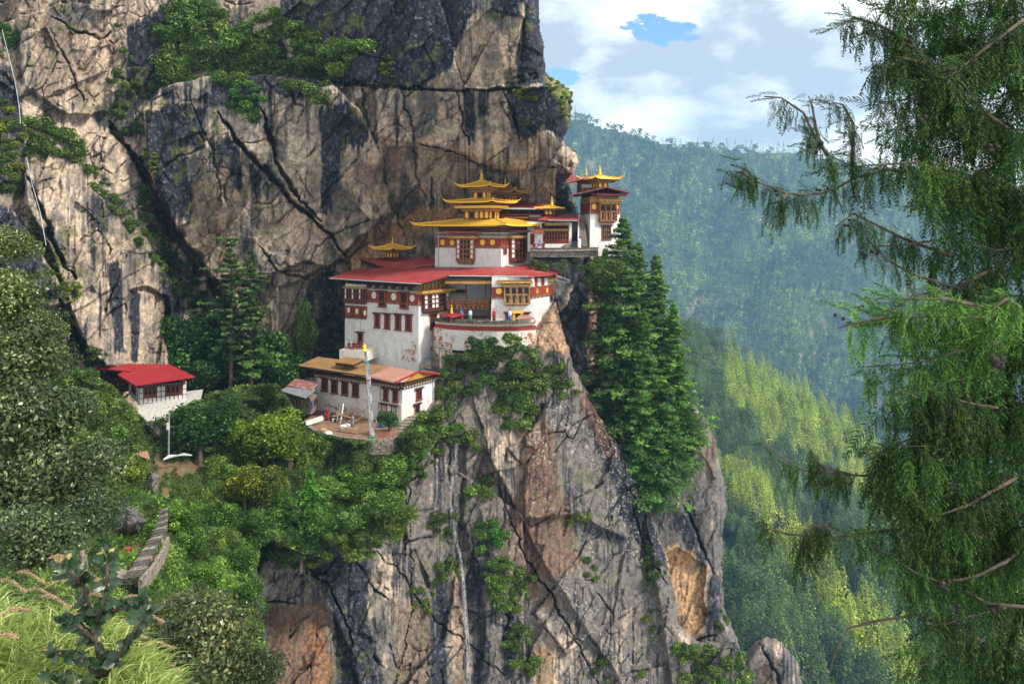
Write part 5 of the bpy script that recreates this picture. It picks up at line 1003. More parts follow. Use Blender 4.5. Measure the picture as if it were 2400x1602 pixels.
# lower stone stairs with their white parapet
ls = thing('hill_stairs', 'long flight of old stone steps with a pale parapet on the left hillside', 'stairs', P(330, 1330, 56))
top, mid_, bot = (380, 1196, 63), (372, 1240, 59), (308, 1352, 49); NSt = 24; lpx = []
for k in range(NSt):
    q = k / (NSt - 1); 
    if q < .4: u = q / .4; c = [top[i] * (1 - u) + mid_[i] * u for i in range(3)]
    else: u = (q - .4) / .6; c = [mid_[i] * (1 - u) + bot[i] * u for i in range(3)]
    wd = 6 + 14 * q; A = P(c[0] - wd, c[1] + 3, c[2]); B = P(c[0] + wd, c[1] - 2, c[2]); up = np.array((0, 0, .14)); bk = np.array((0, .62, 0)); m = MB().use('dark_stone' if k % 3 else 'stone')
    m.hexa([A - up * 3, B - up * 3, B - up * 3 + bk, A - up * 3 + bk], [A, B, B + bk, A + bk]); m.build('step', ls)
m = MB().use('stone'); pr = [(390, 1258, 57), (378, 1290, 54), (354, 1326, 51), (324, 1360, 48)]
for a, b in zip(pr[:-1], pr[1:]):
    A, B = P(*a), P(*b); w = np.array((.22, 0, 0)); h = np.array((0, 0, .6)); m.hexa([A - h * 1.3, A + w - h * 1.3, B + w - h * 1.3, B - h * 1.3], [A + h * .1, A + w + h * .1, B + w + h * .1, B + h * .1])
m.build('parapet', ls); m = MB().use('timber_red'); p = P(318, 1358, 54); m.box(p[0] - .15, p[0] + .2, p[1] - .2, p[1] + .2, p[2] - .3, p[2] + .35); m.build('end_post', ls)
sw = thing('stair_foot_wall', 'low rounded stone wall at the foot of the hill stairs', 'wall', P(285, 1370, 50)); m = MB().use('stone'); f = Face((252, 51), (314, 50)); f.band(m, z_at(1380, 50), z_at(1362, 50), -1, 0); m.build('masonry', sw)
bn = thing('litter_bin', 'bright orange-red open box on legs left of the hill stairs', 'bin', P(298, 1300, 57)); m = MB().use('red_cloth'); plate(m, [(288, 1288, 57), (303, 1284, 57.3), (307, 1279, 58), (292, 1282, 58)], .25); m.build('box', bn); m = MB().use('timber_red'); p = P(298, 1290, 57.5)
for dx in (-.15, .2): m.box(p[0] + dx - .03, p[0] + dx + .03, p[1] - .03, p[1] + .03, p[2] - .5, p[2])
split_build(m, 'leg', bn)
rs = MB().use('pink_roof'); plate(rs, [(320, 1064, 82), (352, 1074, 81), (346, 1058, 84), (324, 1062, 84)], .1); rs.use('rust_tin'); plate(rs, [(319, 1060, 84), (345, 1056, 84), (345, 1052, 84.5), (322, 1058, 84.5)], .3)
m = MB().use('rust_tin'); 
sht = MB().use('white_panel'); A, B, Cc, D = P(321, 1068, 80), P(352, 1078, 79.6), P(345, 1057, 83), P(320, 1060, 83); sht.use('pink_roof'); sht.hexa([A, B, Cc, D], [v + np.array((0, 0, .1)) for v in (A, B, Cc, D)]); tag(sht.build('roof_sheet', None, A), 'pinkish corrugated roof sheet lying on the bare earth path', 'roof sheet')
pb = thing('pipe_bundle', 'bundle of white pipes lying in the grass below the utility pole', 'pipes', P(400, 1075, 80)); rnd = random.Random(3)
for i in range(10):
    m = MB().use('white_panel' if i % 3 else 'tin'); a = P(382 + i * 1.5, 1077 - i * 1.2, 80 + i * .1); b = P(430 + i * 2.2, 1062 + i * .5, 82 + i * .1); m.tube([a, b], .07, 6); m.build('pipe', pb)
up = thing('utility_pole', 'slim grey utility pole with a crossarm above the white pipe bundle', 'pole', P(395.5, 1066, 83)); m = MB().use('tin'); m.tube([P(395, 1068, 83), P(396.5, 967, 83)], [.11, .07], 8); m.build('pole', up); m = MB().use('tin'); m.tube([P(392.5, 970, 83), P(400.5, 970.5, 83)], .05, 6); m.build('crossarm', up); m = MB().use('white_panel'); p = P(394.5, 998, 82.9); m.box(p[0] - .12, p[0] + .12, p[1] - .15, p[1], p[2] - .35, p[2] + .35); m.build('meter_box', up)
m = MB().use('dark_beam'); pts = [P(396, 970, 83), P(370, 1010, 80), P(345, 1040, 78), P(310, 1070, 76)]; m.tube(pts, .03, 4); tag(m.build('stay_wire', None, pts[0]), 'thin stay wire running from the utility pole down to the slope', 'wire')
# clothes line
cl = thing('clothes_line', 'clothes line of small white cloths below the cliff at the left', 'clothes line', P(160, 905, 86)); m = MB().use('gutter_grey'); m.tube([P(155, 903, 86), P(180, 907, 86), P(204, 904, 86)], .03, 4); m.build('cord', cl)
for i in range(6): m = MB().use('white_cloth'); x = 160 + i * 6.8; a = P(x, 905.5, 86); m.box(a[0], a[0] + .26, a[1] - .02, a[1] + .02, a[2] - .34, a[2]); m.build('cloth', cl)
# cable down the rock at the left
for pts, lab in (([(5, 70, 100), (35, 190, 98), (45, 250, 97), (48, 290, 95)], 'pale cable hanging down the top left rock face'), ([(62, 370, 94), (75, 430, 93), (95, 500, 92), (108, 575, 91)], 'thin pale cable crossing the dark cleft in the left rock')):
    m = MB().use('gutter_grey'); m.tube([P(x, y, Y - 5) for x, y, Y in pts], .028, 5); tag(m.build('cable', None, P(*pts[0])), lab, 'cable')
# waterfall
wm, nt_, b_ = new_mat('water'); b_.inputs['Base Color'].default_value = (.50, .50, .54, 1); b_.inputs['Roughness'].default_value = .35
N = nt_.nodes.new; Lk = nt_.links.new; g = N('ShaderNodeNewGeometry'); mp = N('ShaderNodeMapping'); mp.inputs['Scale'].default_value = (5, 5, .25); Lk(g.outputs['Position'], mp.inputs[0]); nz = N('ShaderNodeTexNoise'); nz.inputs['Scale'].default_value = 1.6; nz.inputs['Detail'].default_value = 6; Lk(mp.outputs[0], nz.inputs[0])
mr = N('ShaderNodeMapRange'); mr.inputs[1].default_value = .4; mr.inputs[2].default_value = .62; mr.inputs[3].default_value = .0; mr.inputs[4].default_value = .5; Lk(nz.outputs[0], mr.inputs[0]); Lk(mr.outputs[0], b_.inputs['Alpha'])
wp = [(1070, 1036), (1064, 1080), (1057, 1133), (1055, 1180), (1057, 1213), (1066, 1260), (1077, 1303), (1081, 1340), (1085, 1370), (1088, 1430), (1092, 1482), (1095, 1560), (1096, 1640)]; vs = []; fs = []
for i, (x, y) in enumerate(wp):
    w = 3.5 + .008 * (y - 1030) * (1 if y > 1200 else .5) + (2.5 if y < 1120 else 0)
    for u in (-1, -.33, .33, 1): xx = x + u * w; vs.append(P(xx, y, min(face.at(x - 8, y), face.at(x + 8, y), face.at(x, y)) - .6 - .3 * (1 - u * u)))
for i in range(len(wp) - 1):
    for k in range(3): fs.append([i * 4 + k, i * 4 + k + 1, i * 4 + 5 + k, i * 4 + 4 + k])
m = MB(); m.mats = ['water']; m.smooth = True; m.add(vs, fs); tag(m.build('waterfall'), kind='structure')

# ---- distant hills
class Hill(Sheet): pass
blue = Sheet([(1240, 262), (1310, 270), (1345, 278), (1400, 292), (1440, 303), (1500, 322), (1560, 331), (1640, 338), (1700, 341), (1770, 347), (1850, 352), (1950, 372), (2050, 400), (2150, 395), (2250, 420), (2450, 440), (2450, 1250), (1400, 1250), (1240, 700)], 7)
def bfield(X, Y): return 2350 - 1.25 * (Y - 300) + 260 * (fbm(X / 230 + Y / 420, Y / 520, 4, 3) - .5) * 2 + 90 * (fbm(X / 70 + Y / 150, Y / 180, 3, 4) - .5) * 2
blue.D = bfield(blue.X, blue.Y); blue.C[:] = np.array((.045, .07, .03)); blue.C = mixc(blue.C, np.array((.30, .22, .19)), sstep(.62, .70, fbm(blue.X / 14, blue.Y / 40, 4, 8)) * sstep(.52, .62, fbm(blue.X / 120, blue.Y / 120, 3, 9)) * .8)
blue.build('far_hill', 'rock', 400)
mid = Sheet([(1500, 735), (1560, 742), (1600, 758), (1650, 785), (1700, 818), (1760, 858), (1800, 880), (1850, 905), (1900, 938), (1960, 975), (2000, 1005), (2060, 1060), (2150, 1130), (2250, 1230), (2350, 1330), (2450, 1400), (2450, 1700), (1500, 1700)], 6)
def mfield(X, Y):
    sk = np.interp(X / K, [1500, 1600, 1700, 1800, 1900, 2000, 2150, 2350, 2450], [735, 758, 818, 880, 938, 1005, 1130, 1330, 1400]) * K
    return 330 + 330 * np.exp(-np.clip(Y - sk, 0, None) / 330) + 70 * (fbm(X / 120, Y / 160, 4, 13) - .5) * 2 - 0.10 * np.clip(Y - 1100, 0, None)
mid.D = mfield(mid.X, mid.Y); mid.C[:] = np.array((.04, .06, .025)); mid.build('near_ridge', 'rock', 200)
# ground of the whole valley, to the horizon
m = MB().use('valley'); surf('valley', (.05, .08, .035), 1, .3, .01); m.add([(-1600, -300, -620), (2700, -300, -620), (2700, 3200, -620), (-1600, 3200, -620)], [[0, 1, 2, 3]]); tag(m.build('valley_ground'), kind='structure')
# ------------------------------------------------------------------ vegetation kit
RS = np.random.RandomState
def unit(v): return v / (np.linalg.norm(v, axis=-1, keepdims=True) + 1e-9)
def leaves(centres, normals, size, rs, aspect=1.6, shape='quad'):
    """one leaf per centre: a folded diamond-like quad"""
    n = len(centres); a = unit(np.cross(normals, rs.normal(size=(n, 3)))); b = np.cross(normals, a); s = np.broadcast_to(np.asarray(size), (n,))[:, None]
    V = np.stack([centres - a * s * aspect * .5, centres + b * s * .5 - normals * s * .08, centres + a * s * aspect * .5, centres - b * s * .5 - normals * s * .08], 1)
    return V.reshape(-1, 3)
def quads(n): return np.arange(n * 4).reshape(-1, 4)
def bush_mesh(name, seed, n=1250, blobs=12, leaf=.098, flat=.75, mat='bush_leaf', aspect=1.6, spread=.62):
    rs = RS(seed); c = unit(rs.normal(size=(blobs, 3))) * rs.uniform(.15, spread, (blobs, 1)); c[:, 2] = np.abs(c[:, 2]) * flat; r = rs.uniform(.26, .46, blobs)
    k = rs.randint(0, blobs, n); d = unit(rs.normal(size=(n, 3))); d[:, 2] += .25; d = unit(d); p = c[k] + d * (r[k] * rs.uniform(.62, 1.08, n) ** .7)[:, None]; p[:, 2] *= .95
    nn = unit(d + rs.normal(size=(n, 3)) * .75); V = leaves(p, nn, leaf * rs.uniform(.6, 1.4, n), rs, aspect)
    sh = np.clip(rs.normal(.45, .2, n) + (rs.rand(blobs)[k] - .5) * .5, 0, 1); return np_mesh(name, V, quads(n), [MAT[mat]], fcols=sh)
def tree_meshes(seed, n=9000, blobs=32, leaf=.022):
    """broadleaf tree of height 1: crown and trunk"""
    rs = RS(seed); c = unit(rs.normal(size=(blobs, 3))) * rs.uniform(.05, .30, (blobs, 1)); c[:, 2] = .60 + c[:, 2] * 1.0; r = rs.uniform(.09, .17, blobs)
    k = rs.randint(0, blobs, n); d = unit(rs.normal(size=(n, 3))); d[:, 2] += .2; d = unit(d); p = c[k] + d * (r[k] * rs.uniform(.6, 1.08, n) ** .7)[:, None]
    nn = unit(d + rs.normal(size=(n, 3)) * .7); V = leaves(p, nn, leaf * rs.uniform(.6, 1.4, n), rs); sh = np.clip(rs.normal(.45, .2, n) + (rs.rand(blobs)[k] - .5) * .5, 0, 1)
    crown = np_mesh('crown', V, quads(n), [MAT['bush_leaf']], fcols=sh); m = MB().use('bark'); m.tube([(0, 0, -.15), (.01, 0, .2), (0, .01, .5), (.02, 0, .8)], [.035, .028, .02, .006], 6)
    for i in range(6): q = c[rs.randint(blobs)]; m.tube([(0, 0, .25 + .05 * i), tuple(q * .6 + np.array((0, 0, .2))), tuple(q)], [.014, .01, .004], 5)
    return crown, m.mesh('trunk')
def conifer_meshes(seed, levels=30, per=6, q=40, base=.12, width=.24, droop=.05, fan=.030, gaps=.0, taper=.85, mat='conifer_leaf', flat_top=False):
    """conifer of height 1: crown of drooping fans on whorled limbs, trunk"""
    rs = RS(seed); C = []; Nn = []; S = []; sh = []; m = MB().use('bark'); m.tube([(0, 0, -.1), (0, 0, .3), (.004, 0, .7), (0, .003, 1.0)], [.016, .012, .007, .0015], 7)
    lump = [rs.uniform(.55, 1.35) for _ in range(levels)]; side = [rs.uniform(.65, 1.25) for _ in range(12)]
    for i in range(levels):
        t = i / (levels - 1); z = base + (1 - base) * t ** .92; L = width * ((1 - t) ** taper) * rs.uniform(.75, 1.15) + .012
        if flat_top: L = width * (.55 + .45 * (1 - t)) * rs.uniform(.5, 1.1)
        for j in range(per):
            if rs.rand() < gaps: continue
            a = 2 * math.pi * (j / per + rs.rand() * .2 + i * .137); ll = L * rs.uniform(.55, 1.2) * lump[i] * side[int(a * 12 / 6.2832) % 12]; dx, dy = math.cos(a), math.sin(a); up = .25 * t - droop * 2
            bv = rs.rand()
            if i % 2 == 0 and ll > .05: m.tube([(0, 0, z), (dx * ll * .5, dy * ll * .5, z + ll * up * .5 + .01), (dx * ll * .9, dy * ll * .9, z + ll * up)], [.003, .002, .001], 4)
            for k in range(q):
                u = rs.uniform(.18, 1) ** .8; w = rs.normal() * .20 * ll * (1.15 - u) + rs.normal() * .006
                zz = z + ll * u * up - droop * ll * u * u + rs.normal() * .004 + .02 * ll; C.append((dx * ll * u - dy * w, dy * ll * u + dx * w, zz)); nv = np.array((dx * .35, dy * .35, 1.0)) + rs.normal(size=3) * .5; Nn.append(nv)
                S.append(fan * rs.uniform(.6, 1.4) * (.6 + .5 * (1 - t))); sh.append(min(1, max(0, .30 + .35 * u + (bv - .5) * .4 + rs.normal() * .12)))
    C = np.array(C); V = leaves(C, unit(np.array(Nn)), np.array(S), rs, 1.9); crown = np_mesh('crown', V, quads(len(C)), [MAT[mat]], fcols=np.array(sh)); return crown, m.mesh('trunk')
def place(name, me, loc, scale, rz, color, label, cat, group=None):
    o = bpy.data.objects.new(name, me); o.location = [float(v) for v in loc]; o.scale = scale if hasattr(scale, '__len__') else (scale,) * 3; o.rotation_euler = (0, 0, rz); o.color = (*color, 1); link(o); return tag(o, label, cat, group)
def place_tree(name, pair, loc, h, rz, color, label, cat, group=None, wide=1.0, lean=(0, 0)):
    t = bpy.data.objects.new(name, None); t.location = [float(v) for v in loc]; t.scale = (h * wide, h * wide, h); t.rotation_euler = (lean[0], lean[1], rz); link(t); tag(t, label, cat, group)
    for nm_, me in (('crown', pair[0]), ('trunk', pair[1])): c = bpy.data.objects.new(nm_, me); c.color = (*color, 1); c.parent = t; link(c)
    return t
BUSH = [bush_mesh('bush', 10 + i) for i in range(6)]; FINE = [bush_mesh('bush', 30 + i, 1800, 18, .065, .8) for i in range(4)]; TUFT = [bush_mesh('tuft', 50 + i, 420, 9, .13, .5, aspect=3.2) for i in range(3)]
TREE = [tree_meshes(70 + i) for i in range(4)]
SHEETS = [cliff, face, pillar, slope, recess, knoll, boulder]
def depth_at(px, py, only=None):
    best = None
    for s in (only or SHEETS):
        i = int(round((py - s.y0) / s.step)); j = int(round((px - s.x0) / s.step))
        if 0 <= i < s.D.shape[0] and 0 <= j < s.D.shape[1] and s.sd[i, j] > 0:
            d = s.D[i, j]; best = d if best is None or d < best else best
    return best
vrnd = random.Random(21); QUEUE = []
def in_poly(x, y, pts):
    c = False; n = len(pts)
    for i in range(n):
        ax, ay = pts[i]; bx, by = pts[(i + 1) % n]
        if (ay > y) != (by > y) and x < (bx - ax) * (y - ay) / (by - ay) + ax: c = not c
    return c
def cluster(pts, sp, r0, r1, label, group, cols, protos=BUSH, name='bush', only=None, keep=1.0, fwd=.35, cat='bush', flat=1.0, dep=None):
    """bushes growing over a stretch of ground: pts in survey units, sp spacing, r radius in survey units"""
    x0, x1 = min(p[0] for p in pts), max(p[0] for p in pts); y0, y1 = min(p[1] for p in pts), max(p[1] for p in pts); n = 0; y = y0
    while y <= y1:
        x = x0
        while x <= x1:
            xx = x + vrnd.uniform(-.5, .5) * sp; yy = y + vrnd.uniform(-.5, .5) * sp; x += sp
            if not in_poly(xx, yy, pts) or vrnd.random() > keep: continue
            D = depth_at(xx * K, yy * K, only)
            if dep is not None: D = dep
            if D is None: continue
            r = vrnd.uniform(r0, r1) * (0.75 + .5 * vrnd.random()) * K / FPX * D; c = vrnd.choice(cols); j = vrnd.uniform(.8, 1.25); p = P(xx * K, yy * K, D - r * fwd)
            QUEUE.append((r * FPX / D, name, vrnd.choice(protos), p - np.array((0, 0, r * .25)), (r * 1.1, r * 1.1, r * flat * vrnd.uniform(.85, 1.15)), vrnd.uniform(0, 6.28), [v * j for v in c], label, cat, group)); n += 1
        y += sp * .8
    return n
G_DK = [(.6, .8, .6), (.55, .75, .5)]; G_MD = [(.95, 1.15, .75), (1.1, 1.25, .7), (.85, 1.05, .75), (1.3, 1.4, .9)]; G_YL = [(1.3, 1.3, .6), (1.1, 1.2, .7), (.9, 1.0, .7)]; G_BR = [(1.5, 1.7, .9), (1.3, 1.5, .8), (1.0, 1.3, .7)]; G_OR = [(1.9, 1.3, .4), (1.6, 1.3, .4), (1.2, 1.1, .5)]
NB = {}
# ledge scrub on the upper wall
NB['ledge'] = cluster([(372, 0), (470, -5), (545, 55), (640, 25), (745, 88), (860, 100), (800, 140), (778, 195), (740, 228), (690, 205), (620, 172), (540, 205), (490, 178), (400, 195), (330, 215), (372, 140)], 23, 19, 34, 'green bush in the dense scrub covering the ledge high on the cliff', 'scrub on the high ledge', G_MD + [(1.3, 1.5, .9), (1.5, 1.7, .9), (1.1, 1.3, .8), (1.7, 1.7, .9)])
NB['hang'] = cluster([(500, 175), (600, 185), (612, 280), (570, 272), (515, 230)], 24, 15, 22, 'fresh green bush hanging below the high ledge', 'bushes hanging below the ledge', [(.7, 1.1, .6), (.8, 1.2, .6)])
NB['left'] = cluster([(40, 275), (120, 258), (185, 330), (215, 400), (140, 365), (45, 345)], 20, 18, 28, 'yellow-green bush on the grassy shelf of the left rock', 'bushes on the left rock shelf', G_MD + G_YL)
NB['diag'] = cluster([(190, 360), (225, 385), (330, 510), (420, 660), (400, 690), (310, 545), (200, 410)], 19, 12, 20, 'small bush in the diagonal green seam beside the dark cleft', 'bushes in the diagonal seam', G_MD + G_YL)
NB['edge'] = cluster([(-10, 30), (40, 60), (30, 130), (-10, 120)], 26, 16, 24, 'dark bush at the top left edge of the cliff', 'bushes at the top left edge', G_DK + G_MD) + 0
NB['edge2'] = cluster([(-10, 220), (25, 250), (45, 420), (40, 470), (-10, 430)], 21, 15, 25, 'bush with yellowing leaves growing on the far left rock edge', 'bushes on the far left edge', G_MD + G_OR)
NB['gully'] = cluster([(262, 40), (300, 90), (350, 200), (330, 330), (300, 330), (250, 250)], 26, 12, 19, 'dark little bush on the black stained rock beside the top left face', 'bushes on the stained rock', G_DK + G_MD, keep=.6)
NB['cleft'] = cluster([(300, 400), (330, 430), (420, 590), (500, 730), (480, 780), (400, 660), (330, 520)], 21, 14, 22, 'dark green bush deep inside the long diagonal cleft', 'bushes in the cleft', G_DK)
NB['foot'] = cluster([(110, 790), (200, 770), (250, 850), (230, 890), (110, 880)], 24, 14, 26, 'bushy shrub at the cliff foot left of the annex', 'shrubs at the cliff foot', G_MD)
NB['foot2'] = cluster([(70, 560), (160, 600), (185, 690), (160, 800), (120, 780), (130, 650)], 22, 13, 21, 'scrubby bush below the dark slanting slab', 'bushes below the slanting slab', G_MD + G_YL, keep=.7)
for pts, lab, g in (([(1245, 172), (1290, 180), (1312, 215), (1300, 290), (1285, 240), (1255, 205)], 'golden grass tuft on the rounded bulge at the cliff edge', 'tufts on the bulge'), ([(1170, 205), (1230, 195), (1250, 225), (1190, 230)], 'dry yellow tuft on the black rock below the bulge', 'tufts on black rock'), ([(318, 335), (365, 345), (360, 400), (325, 395)], 'yellow-green tuft on the left dark face', 'tufts on the dark face'), ([(915, 2), (945, 2), (940, 22), (918, 20)], 'yellow-green tuft at the very top of the cliff', 'tufts at the top'),
                    ([(40, 460), (70, 500), (170, 660), (160, 700), (120, 600), (60, 520)], 'bright yellow-green moss tuft on the slanting slab', 'tufts on the slab'), ([(1300, 335), (1325, 340), (1320, 355), (1302, 350)], 'green tuft on the small knob at the cliff edge', 'tufts on the knob'), ([(860, 110), (900, 130), (905, 190), (880, 180)], 'dry tuft on the black upper rock', 'tufts on the upper rock')):
    cluster(pts, 13, 7, 12, lab, g, G_OR + [(1.6, 1.6, .4), (1.2, 1.5, .5)], TUFT, 'tuft', cat='grass tuft', flat=.8)
# bushes on the face under the white walls
for pts, sp, r0, r1, lab, g, cl_, kp in (
    ([(1070, 800), (1090, 775), (1120, 762), (1185, 768), (1210, 800), (1160, 822), (1040, 830), (1030, 815)], 20, 15, 24, 'bush growing right under the curved courtyard wall', 'bushes under the courtyard wall', G_DK + G_MD, 1),
    ([(1020, 815), (1060, 810), (1190, 815), (1230, 850), (1240, 900), (1200, 930), (1150, 880), (1050, 900), (1010, 860)], 24, 15, 24, 'green bush on the shoulder below the courtyard wall', 'bushes on the shoulder', G_MD, 1),
    ([(1140, 870), (1230, 870), (1225, 960), (1190, 1000), (1150, 960)], 23, 15, 25, 'bush trailing down the middle of the rock face', 'bushes trailing down', G_MD + G_DK, 1),
    ([(1210, 800), (1270, 800), (1320, 830), (1325, 900), (1280, 920), (1220, 880)], 22, 13, 22, 'bush on the right shoulder of the rock face', 'bushes on the right shoulder', G_MD + G_YL, .95),
    ([(1000, 880), (1040, 890), (1050, 960), (1110, 1010), (1100, 1050), (1040, 1010), (960, 1020), (930, 1040), (950, 980)], 22, 15, 24, 'leafy bush at the corner below the long white house', 'bushes below the long house', G_BR + G_MD, 1),
    ([(960, 1030), (1020, 1020), (990, 1090), (950, 1110)], 22, 12, 18, 'bush clinging to the top of the pale ribs of rock', 'bushes on the ribs', G_MD, .8),
    ([(1065, 1085), (1125, 1080), (1120, 1130), (1075, 1140)], 19, 13, 20, 'round green bush alone right of the waterfall', 'bush right of the waterfall', G_BR, 1),
    ([(980, 1180), (1040, 1175), (1030, 1230), (985, 1230)], 20, 12, 17, 'bush clump left of the waterfall', 'bushes left of the waterfall', G_YL, 1),
    ([(985, 1290), (1060, 1270), (1060, 1310), (1000, 1350)], 20, 12, 17, 'bush clump just under the bend of the waterfall', 'bushes under the bend', G_YL, 1),
    ([(940, 1330), (990, 1350), (980, 1420), (945, 1400)], 20, 11, 15, 'scrubby bush on the lower pale rock', 'bushes on lower pale rock', G_YL, .8),
    ([(1085, 1200), (1150, 1190), (1165, 1250), (1100, 1265)], 20, 14, 20, 'bright green bush in the hollow right of the waterfall', 'bushes in the hollow', [(.8, 1.5, .7), (1.0, 1.5, .7)], 1),
    ([(1110, 1290), (1160, 1270), (1225, 1320), (1210, 1400), (1130, 1400)], 21, 14, 22, 'green bush low in the centre of the rock face', 'bushes low in the centre', G_MD + G_BR, 1),
    ([(1150, 1430), (1215, 1440), (1240, 1530), (1200, 1560), (1150, 1480)], 22, 14, 20, 'bush near the bottom of the face under the central bushes', 'bushes near the bottom', G_MD, 1),
    ([(1290, 1180), (1345, 1165), (1360, 1190), (1310, 1205)], 17, 9, 14, 'ledge bush on the grey rock right of centre', 'ledge bushes', G_YL, 1),
    ([(1330, 1260), (1370, 1290), (1385, 1350), (1350, 1340)], 20, 9, 14, 'thin bush on the right part of the grey rock', 'thin bushes', G_YL, .8),
    ([(1480, 1220), (1520, 1290), (1530, 1340), (1490, 1345), (1470, 1270)], 19, 13, 20, 'bush inside the cleft left of the second pillar', 'bushes in the pillar cleft', G_DK + G_MD, 1),
    ([(1545, 1480), (1620, 1460), (1700, 1500), (1730, 1590), (1580, 1590)], 24, 15, 25, 'bushy plant at the foot of the second pillar', 'bushes at the pillar foot', G_BR + G_YL + G_MD, 1),
    ([(1640, 1380), (1680, 1400), (1670, 1450), (1650, 1450)], 18, 11, 16, 'bush on the right flank of the second pillar', 'bushes on the pillar flank', G_MD, 1),
    ([(1330, 1480), (1450, 1500), (1500, 1560), (1380, 1570)], 34, 11, 19, 'low bush on the grey rock at the bottom edge', 'bushes at the bottom edge', G_YL + G_MD, .6),
    ([(1480, 1400), (1530, 1400), (1530, 1460), (1490, 1450)], 24, 9, 14, 'yellowish bush beside the orange scar', 'bushes beside the scar', G_OR, .8),
    ([(1570, 1040), (1600, 1060), (1580, 1110), (1555, 1110)], 18, 12, 18, 'bush on top of the second pillar below the conifers', 'bushes on the pillar', G_MD, 1)):
    NB[g] = cluster(pts, sp, r0, r1, lab, g, cl_, keep=kp, dep=(107.2 if g == 'bushes under the courtyard wall' else None))
NB['brow edge'] = cluster([(590, 1228), (700, 1255), (850, 1225), (935, 1165), (945, 1195), (865, 1268), (700, 1302), (600, 1278)], 24, 17, 30, 'bush hanging over the lower brow above the brown rock', 'bushes over the lower brow', G_MD + G_DK + G_YL, FINE, dep=86)
# greenery of the big slope
for pts, sp, r0, r1, lab, g, cl_, pr in (
    ([(720, 1020), (800, 1040), (930, 1040), (930, 1180), (860, 1240), (760, 1260), (700, 1250), (740, 1120)], 30, 20, 32, 'dense leafy bush on the brow below the yard wall', 'bushes on the brow', G_BR + G_MD, FINE),
    ([(520, 1100), (660, 1080), (700, 1240), (640, 1240), (590, 1290), (520, 1260)], 34, 22, 36, 'dark green bush in the hollow left of the brow', 'bushes in the hollow left', G_DK + [(.5, .85, .45)], FINE),
    ([(500, 1000), (560, 990), (700, 1040), (700, 1100), (560, 1110)], 32, 20, 32, 'yellow-green bush between the bare path and the yard', 'bushes by the path', G_YL + G_MD, FINE),
    ([(390, 1120), (500, 1110), (520, 1260), (470, 1290), (400, 1230)], 32, 20, 32, 'leafy bush right of the hill stairs', 'bushes right of the stairs', G_BR + G_MD, FINE),
    ([(110, 900), (240, 890), (310, 960), (320, 1030), (200, 1040), (120, 1000)], 30, 20, 30, 'bush on the slope left of the red-roofed house', 'bushes left of the house', G_MD + G_YL, FINE),
    ([(180, 1050), (320, 1040), (330, 1130), (250, 1150), (180, 1120)], 34, 18, 28, 'yellow-tinged bush below the house slope', 'bushes below the house', G_YL + G_BR, FINE),
    ([(340, 1240), (420, 1270), (520, 1300), (590, 1330), (600, 1420), (500, 1400), (400, 1380), (330, 1370)], 40, 22, 34, 'flowering pale green shrub below the hill stairs', 'shrubs below the stairs', [(1.5, 1.8, 1.1), (1.2, 1.6, .9)], FINE),
    ([(560, 1270), (600, 1290), (610, 1420), (580, 1480), (540, 1380)], 34, 20, 28, 'dark shrub at the left edge of the brown rock', 'shrubs by the brown rock', G_DK, FINE),
    ([(190, 1250), (250, 1230), (270, 1300), (220, 1320)], 30, 22, 32, 'blue-green rounded bush left of the litter bin', 'bushes left of the bin', [(.55, .85, .75)], FINE)):
    NB[g] = cluster(pts, sp, r0, r1, lab, g, cl_, pr, only=[slope], fwd=.2)


def tree_at(pair, xb, yb, yt, D, color, label, name='tree', cat='tree', group=None, wide=1.0, rz=0.0, lean=(0, 0)):
    ds = depth_at(xb * K, yb * K, [slope])
    if ds is not None and D < 112 and ds - 1 < D: D = ds - 1
    b = P(xb * K, yb * K, D); hh = (yb - yt) * K / FPX * D
    if pair in TREE: b = b - np.array((0, 0, .2 * hh)); hh *= 1.18
    return place_tree(name, pair, b, hh, rz, color, label, cat, group, wide, lean)
for i, (x, yb, yt, D, c, lab, w) in enumerate((
    (455, 1060, 905, 96, (.45, .75, .5), 'round dark green tree right of the utility pole', 1.5), (495, 1010, 900, 104, (.42, .7, .45), 'dark tree behind the utility pole tree', 1.5),
    (610, 1070, 925, 100, (1.6, 1.7, .45), 'bright yellow-green tree left of the building yard', 1.35), (665, 1060, 950, 102, (1.3, 1.4, .5), 'smaller yellow-green tree touching the yard wall', 1.3),
    (560, 1170, 1060, 92, (2.2, 1.7, .35), 'shrubby tree with golden yellow leaves on the slope', 1.2), (600, 1160, 1050, 93, (1.0, .95, .5), 'olive tree beside the golden one', 1.3),
    (440, 900, 700, 116, (.45, .85, .5), 'leafy tree in front of the dark cleft', 1.0), (490, 900, 690, 117, (.5, .85, .5), 'leafy tree just right of the one before the cleft', .95),
    (600, 920, 730, 118, (.45, .75, .45), 'leafy tree behind the thin pines', .9), (650, 910, 790, 119, (.4, .75, .5), 'leafy tree left of the stone shed', 1.2), (560, 930, 790, 117, (.38, .62, .4), 'shadowy tree between the pine trunks', 1.2), (700, 870, 660, 123, (1.0, 1.2, .7), 'slender pale tree against the rock beside the massive white building', .35),
    (465, 930, 800, 114, (.4, .75, .45), 'low dark tree right of the red-roofed house', 1.2), (520, 870, 760, 118, (.5, .9, .5), 'dense tree beside the taller thin pine', 1.1))):
    tree_at(TREE[i % 4], x, yb, yt, D, c, lab, wide=w, rz=i * 1.3)
